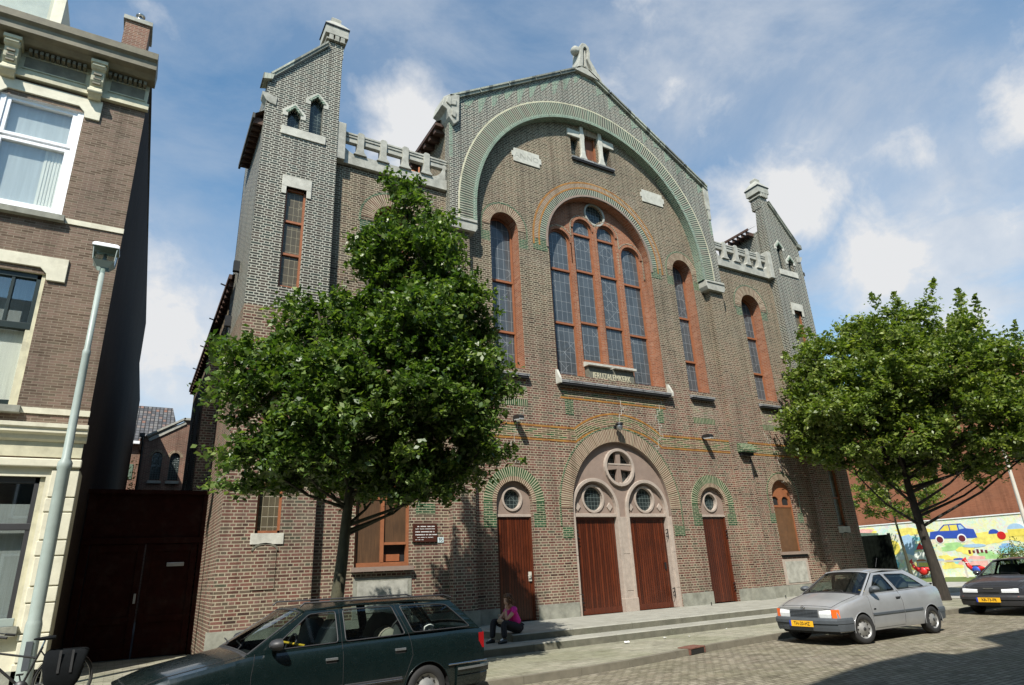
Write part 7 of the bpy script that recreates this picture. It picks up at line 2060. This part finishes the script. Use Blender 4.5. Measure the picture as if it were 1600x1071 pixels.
for nm, an, dx in (('shoe', ankR, V(-.17, -.06, 0)), ('shoe', ankL, V(-.18, -.07, 0))):
    b = MB('shoe_black'); b.smooth = True; b.tube([an+V(.05, .01, -.055), an+V(-.0, 0, -.05), an+dx*.5+V(0, 0, -.055), an+dx+V(0, 0, -.068)], [.036, .044, .040, .024], 10); b.mat('paper_white'); b.tube([an+dx*.35+V(0, 0, -.012), an+dx*.7+V(0, 0, -.025)], [.018, .012], 8); b.build(nm, W_)
# handbag on her lap
HB = thing('handbag', 'soft beige handbag resting on the lap of the seated woman', 'handbag', (PO.x-.40, PO.y-.06, PO.z+.26))
b = MB('beige_cloth'); b.smooth = True
rows = []
for t in np.linspace(0, 1, 9):
    w = .16*math.sin(PI*min(1, .25+t*.65))**.4; d = .045*math.sin(PI*min(.98, .1+t*.8))**.6
    rows.append([(-.02+d*math.cos(a)-.10*t*.4, w*math.sin(a), -.05+.13*t-.09*t*abs(math.sin(a))*.5) for a in np.linspace(0, 2*PI, 18)[:-1]])
b.grid(rows, close_u=True); b.face(rows[0][::-1]); b.face(rows[-1]); b.build('bag_body', HB)
b = MB('beige_cloth'); b.tube([(-.03, -.13, .08), (-.06, -.06, .14), (-.06, .06, .14), (-.03, .13, .08)], .008, 6); b.build('strap', HB)

# ================================================================== BICYCLE
BK = thing('bicycle', 'black city bicycle with side panniers leaning by the street lamp', 'bicycle', (-14.22, -3.0, ZW+.005), rad(-2))
BK.scale = (1.04, 1.04, 1.04)
def bk(name, b, parent=None, **k): return b.build(name, parent or BK, **k)
rwx, fwx, R_ = .48, -.62, .345
for x in (rwx, fwx):
    b = MB('black_rubber'); b.smooth = True; b.tube([(x+R_*math.cos(a), 0, R_+R_*math.sin(a)) for a in np.linspace(0, 2*PI, 49)], .018, 8, cap=False); w = bk('wheel', b)
    b = MB('chrome'); b.tube([(x+(R_-.022)*math.cos(a), 0, R_+(R_-.022)*math.sin(a)) for a in np.linspace(0, 2*PI, 49)], .010, 6, cap=False)
    for k in range(28): a = 2*PI*k/28; b.tube([(x, .02*(-1)**k, R_), (x+(R_-.02)*math.cos(a), 0, R_+(R_-.02)*math.sin(a))], .0015, 3, cap=False)
    b.tube([(x, -.05, R_), (x, .05, R_)], .014, 8); b.build('rim', w)
    b = MB('black_metal'); b.smooth = True; a0, a1 = (rad(20), rad(190)) if x > 0 else (rad(20), rad(170))
    rows = [[(x+(R_+.03)*math.cos(a), s*.028, R_+(R_+.03-abs(s)*.012)*math.sin(a)) for s in (-1, 0, 1)] for a in np.linspace(a0, a1, 16)]; b.grid(rows); bk('mudguard', b)
b = MB('black_metal'); b.smooth = True
for p, r in (([(rwx, .0, R_), (0, 0, .30)], .011), ([(0, 0, .30), (.17, 0, .80)], .016), ([(rwx, 0, R_), (.15, 0, .76)], .009), ([(0, 0, .30), (-.44, 0, .70)], .017), ([(.12, 0, .66), (-.43, 0, .78)], .014), ([(-.40, 0, .64), (-.46, 0, .84)], .019), ([(-.45, -.03, .64), (-.62, -.05, .345)], .010), ([(-.45, .03, .64), (-.62, .05, .345)], .010)): b.tube(p, r, 8)
bk('frame', b)
b = MB('chrome'); b.smooth = True; b.tube([(.15, 0, .74), (.185, 0, .88)], .013, 8); b.tube([(-.46, 0, .84), (-.49, 0, 1.0)], .012, 8); b.tube([(-.30, -.30, .98), (-.42, -.25, 1.01), (-.50, -.08, 1.0), (-.50, .08, 1.0), (-.42, .25, 1.01), (-.30, .30, .98)], .011, 8); bk('handlebar', b)
b = MB('black_rubber'); b.tube([(-.34, -.29, .985), (-.22, -.33, .965)], .017, 8); bk('grip', b); b = MB('black_rubber'); b.tube([(-.34, .29, .985), (-.22, .33, .965)], .017, 8); bk('grip', b)
b = MB('bag_black'); b.smooth = True; rows = []
for t, w, z0_, z1_ in ((0, .02, .895, .915), (.15, .035, .89, .925), (.5, .07, .885, .935), (.8, .10, .885, .945), (1, .09, .89, .94)):
    x = .05+.26*t; rows.append([(x, w*math.cos(a), (z0_+z1_)/2+(z1_-z0_)/2*math.sin(a)) for a in np.linspace(0, 2*PI, 14)[:-1]])
b.grid(rows, close_u=True); b.face(rows[0][::-1]); b.face(rows[-1]); bk('saddle', b)
b = MB('black_metal'); b.lathe([(.0, -.01), (.09, -.01), (.09, .01), (0, .01)], (0, -.05, .30), 24, 'y'); b.tube([(0, -.08, .30), (0, .08, .30)], .012, 6); b.tube([(0, -.07, .30), (.05, -.08, .15)], .010, 6); b.tube([(0, .07, .30), (-.05, .08, .45)], .010, 6); b.box(.01, .09, -.15, -.07, .135, .155); b.box(-.09, -.01, .07, .15, .445, .465); bk('crank', b)
b = MB('black_metal'); b.tube([(.22, 0, .70), (.24, -.06, .72), (.66, -.06, .72)], .007, 6); b.tube([(.24, .06, .72), (.66, .06, .72)], .007, 6); b.tube([(.62, -.06, .72), (.50, -.04, R_)], .006, 6); b.tube([(.62, .06, .72), (.50, .04, R_)], .006, 6)
for i in range(4): b.tube([(.28+i*.1, -.06, .72), (.28+i*.1, .06, .72)], .005, 4)
bk('carrier', b)
b = MB('lens_red'); b.box(.66, .69, -.03, .03, .66, .71); bk('rear_lamp', b)
for s in (-1, 1):
    b = MB('bag_black'); b.smooth = True; rows = []; rr = random.Random(5+s)
    for t, xa, xb, th in ((0, .26, .70, .02), (.06, .22, .74, .06), (.4, .22, .72, .09), (.8, .26, .68, .09), (1, .30, .62, .04)):
        z = .745-t*.50; row = []
        for k in range(16):
            a = 2*PI*k/16; row.append(((xa+xb)/2+(xb-xa)/2*math.copysign(abs(math.cos(a))**.5, math.cos(a))+rr.uniform(-.008, .008), s*(.07+th/2+th/2*math.sin(a)*s*1.0)+rr.uniform(-.006, .006), z+rr.uniform(-.008, .008)))
        rows.append(row)
    b.grid(rows, close_u=True, flip=True); b.face(rows[0]); b.face(rows[-1][::-1]); pn = bk('pannier', b)
    b = MB('black_plastic'); y = s*.17; b.box(.40, .43, min(y, y-s*.01), max(y, y-s*.01), .45, .74); b.box(.55, .58, min(y, y-s*.01), max(y, y-s*.01), .45, .74); b.build('pannier_strap', pn)
